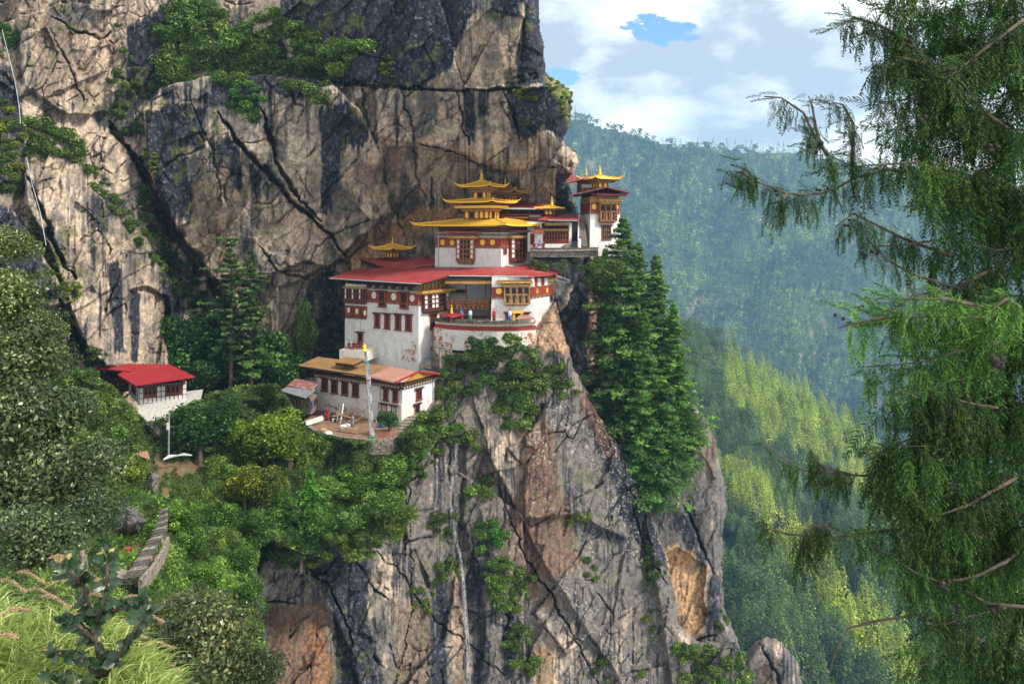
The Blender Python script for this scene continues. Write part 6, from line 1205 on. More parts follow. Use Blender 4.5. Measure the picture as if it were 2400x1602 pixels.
SL = [(545, 1010, 1.5, (1.5, 1.7, .6)), (500, 1085, 1.2, (1.1, 1.3, .6)), (640, 1180, 1.3, (.8, 1.1, .6)), (590, 1215, 1.2, (.55, .85, .5)), (690, 1240, 1.2, (.7, 1.1, .55)), (760, 1130, 1.4, (1.3, 1.6, .8)), (830, 1110, 1.4, (1.5, 1.8, .95)), (880, 1160, 1.3, (1.1, 1.4, .8)), (800, 1200, 1.3, (1.0, 1.3, .9)), (730, 1200, 1.3, (.9, 1.3, .7)), (420, 1190, 1.3, (1.2, 1.6, .7)), (440, 1250, 1.2, (.9, 1.3, .6)), (500, 1190, 1.3, (.7, 1.05, .55)), (545, 1290, 1.2, (.65, 1.0, .55)), (480, 1330, 1.1, (1.3, 1.7, .9)), (250, 1010, 1.3, (1.0, 1.2, .8)), (200, 960, 1.3, (1.1, 1.3, .8)), (290, 1085, 1.1, (1.5, 1.5, .6)), (560, 1370, 1.2, (.6, .9, .5)), (900, 1080, 1.3, (1.2, 1.5, .8))]
for i, (x, y, w, c) in enumerate(SL):
    D = depth_at(x * K, y * K, [slope]) or 90; nm_ = ('sunny', 'dense', 'rounded', 'ragged')[i % 4]
    place_tree('slope_tree', TREE[(i * 3) % 4], P(x * K, (y + 58) * K, D - 1.5), 104 * K / FPX * D, i * 1.9, c, 'leafy small tree rising out of the scrub on the green slope', 'tree', 'small trees of the green slope', w)
cluster([(1216, 598), (1300, 596), (1385, 590), (1380, 640), (1330, 620), (1290, 612), (1225, 625)], 17, 8, 15, 'scrubby bush rooted under the upper terrace wall', 'bushes under the upper terrace', G_DK + G_MD, dep=117.5)
# conifers at the edge of the ledge
CON = [conifer_meshes(90 + i, 40, 7, 130, .10, .21, .05, .0078) for i in range(3)]; SPARSE = [conifer_meshes(95, 20, 5, 16, .38, .12, .03, .018, .25, .5), conifer_meshes(96, 28, 6, 90, .25, .13, .04, .0115, .15, .6)]
SPARSE[0] = conifer_meshes(97, 20, 6, 110, .40, .17, .02, .012, .25, flat_top=True)
for i, (x, yb, yt, D, c, lab, w) in enumerate((
    (1430, 1110, 505, 120, (1.6, 1.75, 1.0), 'tallest green conifer beside the white corner tower', 1.15), (1505, 1120, 590, 122, (1.5, 1.65, .95), 'tall conifer just right of the tallest one', 1.15), (1475, 1150, 720, 117, (1.6, 1.95, 1.0), 'full green conifer standing lowest and nearest', 1.3),
    (1388, 1000, 575, 125, (1.0, 1.15, .85), 'conifer left of the tallest one, over the dark recess', .8), (1545, 1100, 700, 119, (1.4, 1.8, .8), 'brighter conifer at the right edge of the group', 1.1), (1420, 1060, 760, 118, (.8, 1.1, .75), 'dark conifer low on the left of the group', 1.1), (1530, 1130, 880, 116, (1.1, 1.5, .75), 'short conifer above the second pillar', 1.3),
    (1465, 900, 560, 121, (1.25, 1.4, .85), 'conifer between the two tallest ones', 1.3), (1400, 870, 640, 119, (1.1, 1.4, .8), 'leaning conifer low beside the jutting boulder side', 1.0), (1500, 1180, 930, 116, (1.0, 1.5, .7), 'lowest conifer hanging over the dark cleft', 1.2), (1560, 1010, 820, 118, (1.5, 1.9, .85), 'small sunlit conifer at the outer edge of the group', 1.2))):
    tree_at(CON[i % 3], x, yb, yt, D, c, lab, 'conifer', 'conifer', None, w * .95, i * 2.1)
cluster([(1310, 840), (1360, 870), (1420, 900), (1440, 1060), (1400, 1000), (1340, 900)], 24, 16, 24, 'dark bush in the shade left of the conifers', 'shaded bushes', G_DK, fwd=-.3, only=[recess, face])
cluster([(1345, 590), (1400, 560), (1420, 600), (1380, 680), (1345, 640)], 22, 16, 24, 'leafy bush hanging from the terrace wall beside the conifers', 'bushes at the terrace wall', G_MD, only=[recess], fwd=16)
tree_at(SPARSE[0], 530, 955, 553, 112, (1.15, 1.35, .9), 'tall thin pine with a flat umbrella top and bare trunk', 'pine', 'pine', None, .95, .4); tree_at(SPARSE[1], 575, 955, 580, 113, (1.1, 1.3, .8), 'second thin pine, fuller, right of the umbrella-topped pine', 'pine', 'pine', None, 1.1, 1.9)
tree_at(SPARSE[1], 505, 955, 700, 116, (.6, .85, .6), 'shorter thin pine left of the umbrella-topped pine', 'pine', 'pine', None, 1.0, 3.0)
# the largest bushes are things of their own, the many small rest is one undergrowth
def merged(name, items, mat, label, kind='stuff'):
    """items: (mesh, loc, scale, rz, colour)"""
    cache = {}; VV = []; SH = []; CC = []
    for me, loc, sc_, rz, col in items:
        if me.name not in cache:
            v = np.empty(len(me.vertices) * 3, np.float32); me.vertices.foreach_get('co', v); a = np.empty(len(me.polygons), np.float32); me.attributes['shade'].data.foreach_get('value', a); cache[me.name] = (v.reshape(-1, 3), a)
        v, a = cache[me.name]; c, s_ = math.cos(rz), math.sin(rz); w = v * np.array(sc_ if hasattr(sc_, '__len__') else (sc_,) * 3); w = np.stack([w[:, 0] * c - w[:, 1] * s_, w[:, 0] * s_ + w[:, 1] * c, w[:, 2]], 1) + np.asarray(loc)
        VV.append(w); SH.append(a); CC.append(np.broadcast_to(np.array(col, np.float32), w.shape))
    V = np.concatenate(VV); me = np_mesh(name, V, quads(len(V) // 4), [MAT[mat]], cols=np.concatenate(CC), fcols=np.concatenate(SH)); o = bpy.data.objects.new(name, me); link(o); return tag(o, label, name.replace('_', ' '), None, kind)
def flush():
    for nm_, most in (('bush', 285), ('tuft', 200)):
        q = sorted([x for x in QUEUE if x[1] == nm_], key=lambda t: -t[0])
        for x in q[:most]: place(*x[1:])
        if q[most:]: merged('undergrowth', [(x[2], x[3], x[4], x[5], x[6]) for x in q[most:]], 'undergrowth_leaf', 'low undergrowth filling the gaps between the bushes on rock and slope')
    print('queue', len(QUEUE))
# small tree in the yard
yt_ = on_z(912, 1020, ZY); place_tree('yard_tree', TREE[2], yt_, 3.2, 1, (.5, .8, .7), 'little blue-green tree in a brick planter in the yard', 'tree', None, 1.3)
# weeping bright juniper on the slope
wj = conifer_meshes(99, 26, 7, 50, .15, .33, .16, .016); tree_at(wj, 712, 1195, 1075, 98, (2.0, 3.0, .9), 'weeping bright green juniper on the slope under the yard', 'juniper', 'juniper', None, 1.2)
cluster([(250, 1180), (330, 1190), (380, 1120), (395, 1160), (370, 1200), (300, 1300), (250, 1320), (262, 1250)], 14, 8, 13, 'bright green grass tuft beside the hill stairs', 'tufts beside the stairs', [(1.9, 2.6, .7), (1.6, 2.3, .7)], TUFT, 'tuft', only=[slope], cat='grass tuft', flat=.7)
cluster([(240, 1050), (330, 1030), (340, 1090), (300, 1110), (240, 1100)], 14, 9, 15, 'bright green grass tuft on the bank below the red-roofed house', 'tufts on the bank', [(1.9, 2.4, .7), (1.7, 2.0, .8)], TUFT, 'tuft', only=[slope], cat='grass tuft', flat=.7)
# ground cover of the slope
rs = RS(5); n = 90000; ii = rs.randint(0, slope.D.shape[0], n); jj = rs.randint(0, slope.D.shape[1], n); ok = slope.sd[ii, jj] > 4; ii, jj = ii[ok], jj[ok]
gx = slope.X[ii, jj] + rs.uniform(-2, 2, len(ii)); gy = slope.Y[ii, jj] + rs.uniform(-2, 2, len(ii)); keepm = slope.C[ii, jj, 0] < .16; gx, gy, ii, jj = gx[keepm], gy[keepm], ii[keepm], jj[keepm]
gd = slope.D[ii, jj] * .995; Cn = np.stack([(gx - CX) / FPX * gd, gd, (HZ - gy) / FPX * gd + .15], -1); nv = unit(rs.normal(size=Cn.shape) * .6 + np.array((0, -.5, 1))); sz = np.clip(gd * .0024, .06, .24) * rs.uniform(.5, 1.5, len(gd))
me = np_mesh('ground_cover', leaves(Cn, nv, sz, rs), quads(len(Cn)), [MAT['bush_leaf']], fcols=np.clip(fbm(gx / 40, gy / 40, 4, 4) * 1.5 - .3 + rs.normal(size=len(gd)) * .15, 0, 1)); o = bpy.data.objects.new('ground_cover', me); link(o); o.color = (.8, 1.0, .5, 1); tag(o, 'green ground cover on the left slope', 'ground cover', None, 'stuff')

flush()
# ------------------------------------------------------------------ forest on the far hill and the sunlit ridge
def small_conifer(seed, n):
    rs = RS(seed); z = rs.rand(n) ** 1.15; lay = np.round(z * 9) / 9 * .6 + z * .4; a = rs.rand(n) * 6.283; r = .27 * (1 - lay) ** .8 * rs.uniform(.35, 1.1, n) + .01
    c = np.stack([np.cos(a) * r, np.sin(a) * r, .06 + .94 * z - r * .15], 1); nn = unit(np.stack([np.cos(a) * .7, np.sin(a) * .7, np.full(n, .9)], 1) + rs.normal(size=(n, 3)) * .35)
    return np_mesh('crown', leaves(c, nn, .62 / math.sqrt(n) * rs.uniform(.7, 1.3, n) * (1.2 - .5 * z), rs, 1.5), quads(n), [MAT['forest_leaf']], fcols=np.clip(.25 + .35 * r / .27 + rs.normal(size=n) * .13 + .15, 0, 1))
def small_broad(seed, n, blobs=9):
    rs = RS(seed); c = unit(rs.normal(size=(blobs, 3))) * .22; c[:, 2] = .5 + c[:, 2] * 1.0; r = rs.uniform(.14, .24, blobs); k = rs.randint(0, blobs, n); d = unit(rs.normal(size=(n, 3)) + np.array((0, 0, .3)))
    return np_mesh('crown', leaves(c[k] + d * r[k][:, None], unit(d + rs.normal(size=(n, 3)) * .5), 1.0 / math.sqrt(n) * rs.uniform(.6, 1.4, n), rs, 1.4), quads(n), [MAT['forest_leaf']], fcols=np.clip(rs.normal(.42, .15, n) + (rs.rand(blobs)[k] - .5) * .35, 0, 1))
FC_ = [small_conifer(200 + i, 60) for i in range(3)]; FB_ = [small_broad(210 + i, 55) for i in range(3)]
MC_ = [small_conifer(220 + i, 480) for i in range(4)]; MBr = [small_broad(230 + i, 520, 14) for i in range(3)]
frs = random.Random(77)
items = []; y = 262 * K
while y < 1230 * K:
    x = 1240 * K; stepx = 11.5 + (y - 262) * .004
    while x < 2440 * K:
        xx = x + frs.uniform(-.5, .5) * stepx; yy = y + frs.uniform(-.5, .5) * 6; x += stepx
        D = depth_at(xx, yy, [blue])
        if D is None: continue
        h = frs.uniform(24, 40) / 2300 * D * .95; patch = float(fbm(np.array(xx / 90), np.array(yy / 60), 3, 61)); con = frs.random() < (.65 if patch > .5 else .3)
        if depth_at(xx, yy - 10, [mid]) is not None and depth_at(xx, yy - 40, [mid]) is not None: continue
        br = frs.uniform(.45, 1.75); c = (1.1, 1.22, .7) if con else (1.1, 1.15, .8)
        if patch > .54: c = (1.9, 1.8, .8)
        br *= .55 + 1.0 * float(fbm(np.array((xx + yy * .35) / 130), np.array(yy / 260), 4, 64))  # broad bright and dim bands: uneven hill shading painted into the tree colour
        if frs.random() < .05: c = (3.0, 2.7, 1.6)
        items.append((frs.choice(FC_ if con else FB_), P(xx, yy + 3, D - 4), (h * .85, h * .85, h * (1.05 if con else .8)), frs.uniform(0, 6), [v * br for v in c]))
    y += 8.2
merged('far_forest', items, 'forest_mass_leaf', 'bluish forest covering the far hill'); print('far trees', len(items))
# sunlit ridge: trees seen singly
cand = []; y = 740 * K
while y < 1600 * K:
    x = 1490 * K; 
    while x < 2440 * K:
        st_ = 18 + max(0, (y - 1000)) * .03; xx = x + frs.uniform(-.5, .5) * st_; yy = y + frs.uniform(-.5, .5) * st_ * .6; x += st_
        D = depth_at(xx, yy, [mid])
        if D is None or (xx < 1570 and yy > 1000): continue
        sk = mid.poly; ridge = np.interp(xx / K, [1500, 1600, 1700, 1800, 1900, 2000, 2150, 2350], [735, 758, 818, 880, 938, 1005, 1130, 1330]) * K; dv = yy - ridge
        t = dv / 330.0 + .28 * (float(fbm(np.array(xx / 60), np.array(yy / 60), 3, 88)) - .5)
        sun_tinted = (0 <= dv < 300 and xx > 1700 - dv * .0) and (t < .42 + .25 * max(0, (xx - 1850) / 400)) or (abs((yy - 1080) - (xx - 1700) * 1.30) < 75 and yy > 1080)
        con = frs.random() < (.92 if sun_tinted else .32); 
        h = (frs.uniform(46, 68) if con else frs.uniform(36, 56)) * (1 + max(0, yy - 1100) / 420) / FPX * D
        if sun_tinted: c = (3.3, 3.0, .5)  # sunlight on the ridge band painted in as a bright yellow tint
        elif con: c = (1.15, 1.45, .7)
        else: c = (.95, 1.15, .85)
        if frs.random() < .06 and not sun_tinted: c = (1.7, 1.6, 1.0)
        br = frs.uniform(.6, 1.35); cand.append((h * FPX / D * (1 if xx < 2050 else .4), con, sun_tinted, P(xx, yy + 8, D), h, frs.uniform(0, 6), [v * br for v in c]))
    y += 15 + max(0, (y - 1000)) * .02
cand.sort(key=lambda t: -t[0]); print('ridge trees', len(cand))
NG = {True: 'yellow-green conifer coloured as if sunlit on the ridge right of the pillar', False: 'dark conifer coloured as if in shade on the ridge'}
tm = MB().use('bark'); tm.tube([(0, 0, -.1), (0, 0, .5), (0, 0, .95)], [.018, .012, .003], 5); tme = tm.mesh('trunk')
for (px_, con, sun_tinted, loc, h, rz, c) in cand[:280]:
    pr = (frs.choice(MC_ if con else MBr), tme); lab = NG[sun_tinted] if con else 'rounded broadleaf tree on the ridge slope behind the pillar'
    place_tree('ridge_tree', pr, loc, h, rz, c, lab, 'conifer' if con else 'tree', 'conifers coloured sunlit' if con and sun_tinted else ('conifers coloured shaded' if con else 'broadleaf trees on the ridge'), .95 if con else .9)
merged('ridge_forest', [(frs.choice(MC_ if con else MBr), loc, (h * .95, h * .95, h), rz, c) for (px_, con, sun_tinted, loc, h, rz, c) in cand[280:]], 'forest_mass_leaf', 'forest filling the ridge and the valley side')
# ------------------------------------------------------------------ foreground cypress on the right
def spray_mesh(seed, nodes=13, side=.24, lf=.05, w=.014, mat='cypress_leaf'):
    """a drooping spray of length 1 hanging from the origin along -Z, flattish, with alternate side shoots"""
    rs = RS(seed); V = []; sh = []; p = np.array((0., 0., 0.)); sw = rs.uniform(0, 6.28)
    def strip(a, b, wd, s):
        d = unit(b - a); nrm = unit(np.cross(d, rs.normal(size=3))) * wd * .5; V.extend([a - nrm, a + nrm, b + nrm * .45, b - nrm * .45]); sh.append(s)
    for i in range(nodes):
        t = i / (nodes - 1); nx = p + np.array((math.cos(sw) * .03 * (1 - t), math.sin(sw) * .03 * (1 - t), -1.0 / nodes)) + rs.normal(size=3) * .008
        strip(p, nx, w * .8, .25)
        for sgn in (-1, 1):
            ang = sw + math.pi / 2 * sgn + rs.normal() * .45; L = side * (1 - t * .75) * rs.uniform(.5, 1.15); k = 7; q = nx.copy(); bs = rs.uniform(.25, .75)
            for j in range(k):
                u = (j + 1) / k; st = L / k; dn = .45 + .75 * u; r = q + np.array((math.cos(ang) * st * (1.1 - .5 * u), math.sin(ang) * st * (1.1 - .5 * u), -st * dn)); strip(q, r, w * .8, bs)
                for s2 in (-1, 1):
                    a2 = ang + s2 * .9 + rs.normal() * .3; e = r + np.array((math.cos(a2) * lf * .6, math.sin(a2) * lf * .6, -lf * rs.uniform(.6, 1.1))) * (1.1 - .5 * u); strip(r, e, w, min(1, bs + .3 * u + rs.normal() * .1))
                q = r
        p = nx
    V = np.array(V); return V, np.clip(np.array(sh), 0, 1)
SPR = [spray_mesh(300 + i) for i in range(5)]
crs = RS(12)
def branch_foliage(pts, count, s0, s1, seed, out_dir, up=0.0):
    """sprays hung along a limb; pts world points"""
    rs = RS(seed); pts = np.array([np.array(p) for p in pts]); seg = np.linalg.norm(np.diff(pts, axis=0), axis=1); cum = np.concatenate([[0], np.cumsum(seg)]); VV = []; SS = []
    for i in range(count):
        d = cum[-1] * rs.uniform(.02, 1.0) ; k = min(len(seg) - 1, np.searchsorted(cum, d) - 1 if d > 0 else 0); k = max(k, 0); t = (d - cum[k]) / seg[k]; p = pts[k] * (1 - t) + pts[k + 1] * t
        V, s = SPR[rs.randint(len(SPR))]; sc_ = rs.uniform(s0, s1); a = rs.rand() * 6.283; tilt = abs(rs.normal()) * .28; ta = rs.rand() * 6.283
        if rs.rand() < up: tilt = rs.uniform(1.2, 2.0); ta = math.atan2(out_dir[1], out_dir[0]) + rs.normal() * .5
        c, n = math.cos(a), math.sin(a); R1 = np.array(((c, -n, 0), (n, c, 0), (0, 0, 1))); ax = np.array((-math.sin(ta), math.cos(ta), 0)); K_ = np.array(((0, -ax[2], ax[1]), (ax[2], 0, -ax[0]), (-ax[1], ax[0], 0))); R2 = np.eye(3) + math.sin(-tilt) * K_ + (1 - math.cos(tilt)) * K_ @ K_
        VV.append((V * sc_) @ R1.T @ R2.T + p + rs.normal(size=3) * .03); SS.append(np.clip(s + rs.normal() * .12, 0, 1))
    V = np.concatenate(VV); return V, np.concatenate(SS)
YT = 7.6
trunk_xy = lambda py: P(2450 + .01 * (py - 800), py, YT)
cy = thing('cypress', 'big weeping cypress hanging over the right edge in the foreground', 'cypress', P(2372, 1750, YT))
m = MB().use('bark'); m.smooth = True; m.tube([trunk_xy(1900), trunk_xy(1300), trunk_xy(700), trunk_xy(100), trunk_xy(-400)], [.19, .165, .14, .11, .08], 12); m.build('trunk', cy)
DKC, BRC = (1, 1, 1), (2.3, 2.3, 1.7)
LIMBS = [  # px polyline with depth, spray count, spray size, colour, share of outward sprays
    ([(2400, 46, 7.2), (2308, 115, 7.1), (2243, 168, 7.0), (2212, 184, 6.9)], 46, .22, .42, DKC, .1), ([(2370, 560, 7.6), (2250, 420, 7.2), (2150, 380, 7.0), (1998, 390, 6.9), (1940, 363, 6.8)], 60, .18, .36, DKC, .1), ([(1940, 363, 6.8), (1914, 329, 6.7), (1883, 264, 6.7), (1830, 229, 6.6), (1790, 226, 6.6)], 26, .12, .24, DKC, .3), ([(1925, 350, 6.8), (1912, 300, 6.8), (1904, 250, 6.8), (1895, 225, 6.8)], 8, .08, .15, DKC, .3), ([(1998, 390, 6.9), (2000, 290, 6.9), (1975, 245, 6.9), (1950, 240, 6.9)], 26, .12, .24, DKC, .3),
    ([(2250, 420, 7.2), (2078, 398, 7.0), (2002, 417, 6.9), (1963, 440, 6.9), (1925, 453, 6.8), (1883, 457, 6.8), (1845, 453, 6.7), (1810, 440, 6.7), (1764, 421, 6.6), (1745, 382, 6.6)], 64, .10, .24, DKC, .15), ([(1764, 421, 6.6), (1740, 405, 6.6), (1715, 400, 6.6)], 14, .1, .2, DKC, .2), ([(1845, 453, 6.7), (1830, 470, 6.7), (1800, 480, 6.7)], 10, .14, .24, DKC, 0),
    ([(2360, 300, 7.5), (2200, 190, 7.1), (2136, 99, 7.0), (2116, 57, 7.0), (2097, -20, 7.0)], 60, .18, .40, DKC, .1), ([(2136, 99, 7.0), (2060, 60, 6.9), (2000, 40, 6.9), (1975, 60, 6.9)], 34, .14, .28, DKC, .2), ([(2170, 150, 7.0), (2090, 130, 6.9), (2040, 175, 6.9)], 34, .16, .32, DKC, .1), ([(2200, 190, 7.1), (2150, 230, 7.0), (2060, 240, 7.0)], 34, .18, .34, DKC, .1),
    ([(2372, 700, 7.6), (2250, 676, 7.2), (2136, 642, 7.1), (2078, 607, 7.0), (2032, 561, 7.0), (2005, 500, 7.0)], 30, .12, .26, DKC, 0), ([(2372, 500, 7.6), (2212, 561, 7.2), (2097, 576, 7.1), (2051, 576, 7.0)], 20, .12, .24, DKC, 0), ([(2380, 600, 7.6), (2231, 680, 7.2), (2143, 691, 7.1), (2116, 703, 7.1), (2059, 699, 7.0), (2028, 714, 7.0)], 16, .12, .24, DKC, 0), ([(2231, 600, 7.3), (2120, 560, 7.2), (2000, 500, 7.0), (1960, 530, 7.0)], 26, .14, .26, DKC, 0),
    ([(2372, 760, 6.6), (2330, 745, 6.2), (2200, 740, 6.0), (2060, 745, 5.8), (1990, 760, 5.8), (1962, 770, 5.8)], 56, .16, .30, BRC, .35), ([(2300, 720, 6.0), (2220, 700, 5.8), (2130, 700, 5.8), (2080, 735, 5.8)], 30, .14, .26, BRC, .4), ([(2390, 720, 6.0), (2360, 700, 5.8), (2330, 720, 5.8), (2310, 780, 5.8)], 26, .14, .26, BRC, .4), ([(2340, 800, 6.0), (2250, 820, 5.9), (2150, 850, 5.9), (2030, 860, 5.9)], 40, .16, .3, (1.5, 1.6, 1.2), .2),
    ([(2372, 960, 7.4), (2300, 950, 7.0), (2200, 930, 6.8), (2100, 920, 6.7), (2060, 960, 6.7)], 54, .24, .46, DKC, .05), ([(2250, 1000, 6.9), (2150, 1020, 6.8), (2060, 1060, 6.8)], 40, .24, .42, DKC, .05),
    ([(2372, 1140, 7.6), (2300, 1130, 7.4), (2100, 1118, 7.1), (1990, 1112, 7.0), (1881, 1102, 7.0), (1817, 1060, 6.9), (1783, 1026, 6.9)], 52, .10, .24, (1.1, 1.0, .8), .1), ([(1990, 1112, 7.0), (1920, 1090, 7.0), (1890, 1040, 7.0)], 22, .14, .26, (1.1, 1.0, .8), 0),
    ([(2300, 1260, 7.3), (2149, 1200, 7.0), (2081, 1145, 6.9), (2039, 1115, 6.9)], 34, .14, .28, DKC, .05), ([(2380, 1120, 7.3), (2268, 1183, 7.1), (2209, 1204, 7.0), (2145, 1200, 7.0)], 24, .14, .3, DKC, 0), ([(2390, 1290, 7.3), (2358, 1315, 7.1), (2290, 1349, 7.0), (2209, 1366, 7.0), (2145, 1341, 6.9), (2081, 1298, 6.9), (2039, 1272, 6.9)], 52, .14, .32, (1.2, 1.3, 1), .05),
    ([(2200, 1290, 7.2), (2100, 1240, 7.1), (1950, 1260, 7.0), (1847, 1251, 7.0), (1796, 1238, 7.0), (1775, 1213, 7.0)], 34, .10, .26, (1.1, 1, .8), 0), ([(1960, 1240, 7.0), (1910, 1230, 7.0), (1885, 1250, 7.0), (1880, 1300, 7.0)], 22, .16, .3, (1.1, 1, .8), 0),
    ([(2400, 1421, 6.9), (2315, 1413, 6.9), (2264, 1383, 6.9)], 4, .1, .2, DKC, 0), ([(2300, 1500, 7.2), (2150, 1440, 7.1), (2051, 1455, 7.1), (1987, 1472, 7.1), (1953, 1541, 7.1), (1941, 1596, 7.1)], 6, .10, .2, (1.2, 1.1, .8), 0)]
lr = random.Random(4); XB = ([0, 100, 200, 300, 400, 500, 600, 700, 800, 900, 1000, 1100, 1200, 1300, 1400, 1500, 1600], [2080, 2060, 2090, 2070, 2080, 2110, 2170, 2130, 2090, 2060, 2070, 2040, 2080, 2060, 2090, 2110, 2150])
for i in range(46):
    y0 = -60 + i * 37 + lr.uniform(-20, 20); xe = np.interp(y0, *XB) + lr.uniform(-10, 130); Y0 = YT + lr.uniform(-.2, .2); Y1 = lr.uniform(6.4, 9.0); sag = lr.uniform(-50, 50); thin = .55 if 480 < y0 < 720 else 1.0
    x0 = 2375; n = 5; pl = [(x0 + (xe - x0) * k / n, y0 + sag * math.sin(math.pi * k / n) + (k / n) * lr.uniform(0, 60) + lr.uniform(-8, 8), Y0 + (Y1 - Y0) * k / n) for k in range(n + 1)]
    LIMBS.append((pl, int(44 * thin * (2372 - xe) / 300) + 6, .18, .44, (lr.uniform(.8, 1.2), lr.uniform(.85, 1.3), lr.uniform(.7, 1.1)), .05))
for i in range(14):   # limbs reaching toward the right border
    y0 = -40 + i * 118 + lr.uniform(-30, 30); Y1 = lr.uniform(6.2, 8.6); pl = [(2368, y0, YT), (2400, y0 + lr.uniform(-20, 30), (YT + Y1) / 2), (2440, y0 + lr.uniform(-20, 60), Y1)]; LIMBS.append((pl, 26, .24, .5, (1, 1.1, 1), 0))
for li, (pl, cnt, s0, s1, colr, up_) in enumerate(LIMBS):
    pts = [P(*p) for p in pl]; m = MB().use('bark'); m.smooth = True; n = len(pts); r0 = .017 if li < 32 else .010; m.tube(pts, [r0 * (1 - .75 * k / (n - 1)) for k in range(n)], 6); b = m.build('branch', cy)
    V, S = branch_foliage(pts, int(cnt * (2.0 if li < 32 else 1.4)), s0, s1 * 1.15, 500 + li, (-1, 0), up_); off = np.array(cy.location); me = np_mesh('foliage', V - off, quads(len(S)), [MAT['cypress_leaf']], fcols=S); f = bpy.data.objects.new('foliage', me); f.color = (*colr, 1); f.parent = b; link(f)
surf('cone', (0.03, 0.022, 0.02), .7, .4, 30)
for (px, py, Y, n, r) in ((a_, b_c, c_, d_, e_ * .8) for a_, b_c, c_, d_, e_ in ((2209, 1372, 6.9, 7, .026), (2230, 1362, 6.9, 4, .022), (2335, 1430, 6.9, 6, .026), (2338, 852, 5.8, 8, .034), (2138, 62, 6.9, 6, .022), (2128, 100, 6.9, 5, .022), (1913, 345, 6.7, 3, .024), (2015, 740 - 0, 6.9, 0, .02), (1968, 740, 6.9, 2, .02), (2012, 710, 6.9, 2, .018), (1815, 452, 6.7, 2, .02), (1928, 448, 6.7, 3, .018), (2170, 280, 6.9, 3, .03), (2330, 345, 7, 4, .03), (1990, 520, 6.9, 3, .018), (2026, 600, 7, 3, .022), (2050, 585, 7, 3, .022), (2226, 965, 6.8, 2, .022), (2250, 1425, 6.9, 3, .026))):
    for k in range(n):
        c = P(px + lr.uniform(-14, 14), py + lr.uniform(-11, 11), Y - .05); m = MB().use('cone'); m.smooth = True; m.lathe((c[0], c[1], c[2]), [(r * q, r * z) for q, z in ((.3, -.95), (.75, -.7), (1, -.1), (.95, .35), (.6, .8), (.2, 1))], 9); m.build('cone', cy)
# ------------------------------------------------------------------ near bank on the left
RHO = [bush_mesh('bush', 400 + i, 12000, 40, .036, .85, 'gloss_leaf', 2.0, .70) for i in range(3)]
def rho(px, py, rpx, D, color, label, cat='shrub', name='rhododendron', i=0, flat=1.0, protos=None):
    r = rpx / FPX * D * 1.05; return place(name, (protos or RHO)[i % 3], P(px, py, D), (r, r, r * flat), i * 1.7, color, label, cat)
RL = ((20, 590, 80, 24, (1.3, 1.3, .8), 'topmost glossy rhododendron at the left picture edge'), (10, 720, 120, 23, (1.1, 1.2, .7), 'rhododendron second from the top at the left edge'), (40, 860, 140, 22, (1.0, 1.1, .75), 'wide rhododendron left of the clothes line'),
     (60, 1010, 160, 21, (.85, 1.0, .7), 'large rhododendron left of the flowering slope'), (170, 1130, 135, 20.5, (.85, 1.0, .8), 'rhododendron reaching right toward the grey outcrop'), (20, 1160, 150, 20, (.9, 1.05, .8), 'low rhododendron at the left edge above the grass'), (205, 1225, 100, 19.5, (.8, 1.0, .85), 'dark rhododendron beside the litter bin'), (90, 1290, 130, 17, (.85, 1.05, .8), 'lowest rhododendron just above the pink plumes'),
     (90, 780, 70, 22.5, (1.0, 1.1, .7), 'small rhododendron between the two upper ones at the left'), (150, 970, 80, 21.5, (.9, 1.1, .75), 'rhododendron under the clothes line'))
for i, (x, y, r, D, c, lab) in enumerate(RL):
    o = rho(x, y, r, D, c, lab, i=i)
for (x, y, r, D) in ((25, 760, 60, 23), (60, 950, 70, 22), (130, 1120, 60, 21)):
    m = MB().use('pale_bark'); b = P(x, y + r * 3, D + 1); t = P(x, y, D); m.tube([b, (b + t) / 2 + np.array((.15, 0, 0)), t], [.12, .09, .04], 7); tag(m.build('trunk_stem', None, b), 'pale bare stem inside the rhododendrons, reaching y %d' % y if False else {25: 'upper pale stem inside the rhododendrons', 60: 'middle pale stem inside the rhododendrons', 130: 'right pale stem inside the rhododendrons'}[x], 'stem')
for i, (x, y, r, D, c, lab) in enumerate(((480, 1520, 150, 10.5, (1.15, 1.1, .8), 'dense round bronze-leaved shrub at the bottom'), (415, 1460, 80, 11, (1.3, 1.2, .8), 'small bronze-leaved shrub behind the round one'), (590, 1590, 90, 10.5, (1.0, 1.05, .8), 'bronze-leaved shrub right of the round one'))):
    rho(x, y, r, D, c, lab, i=i + 1)
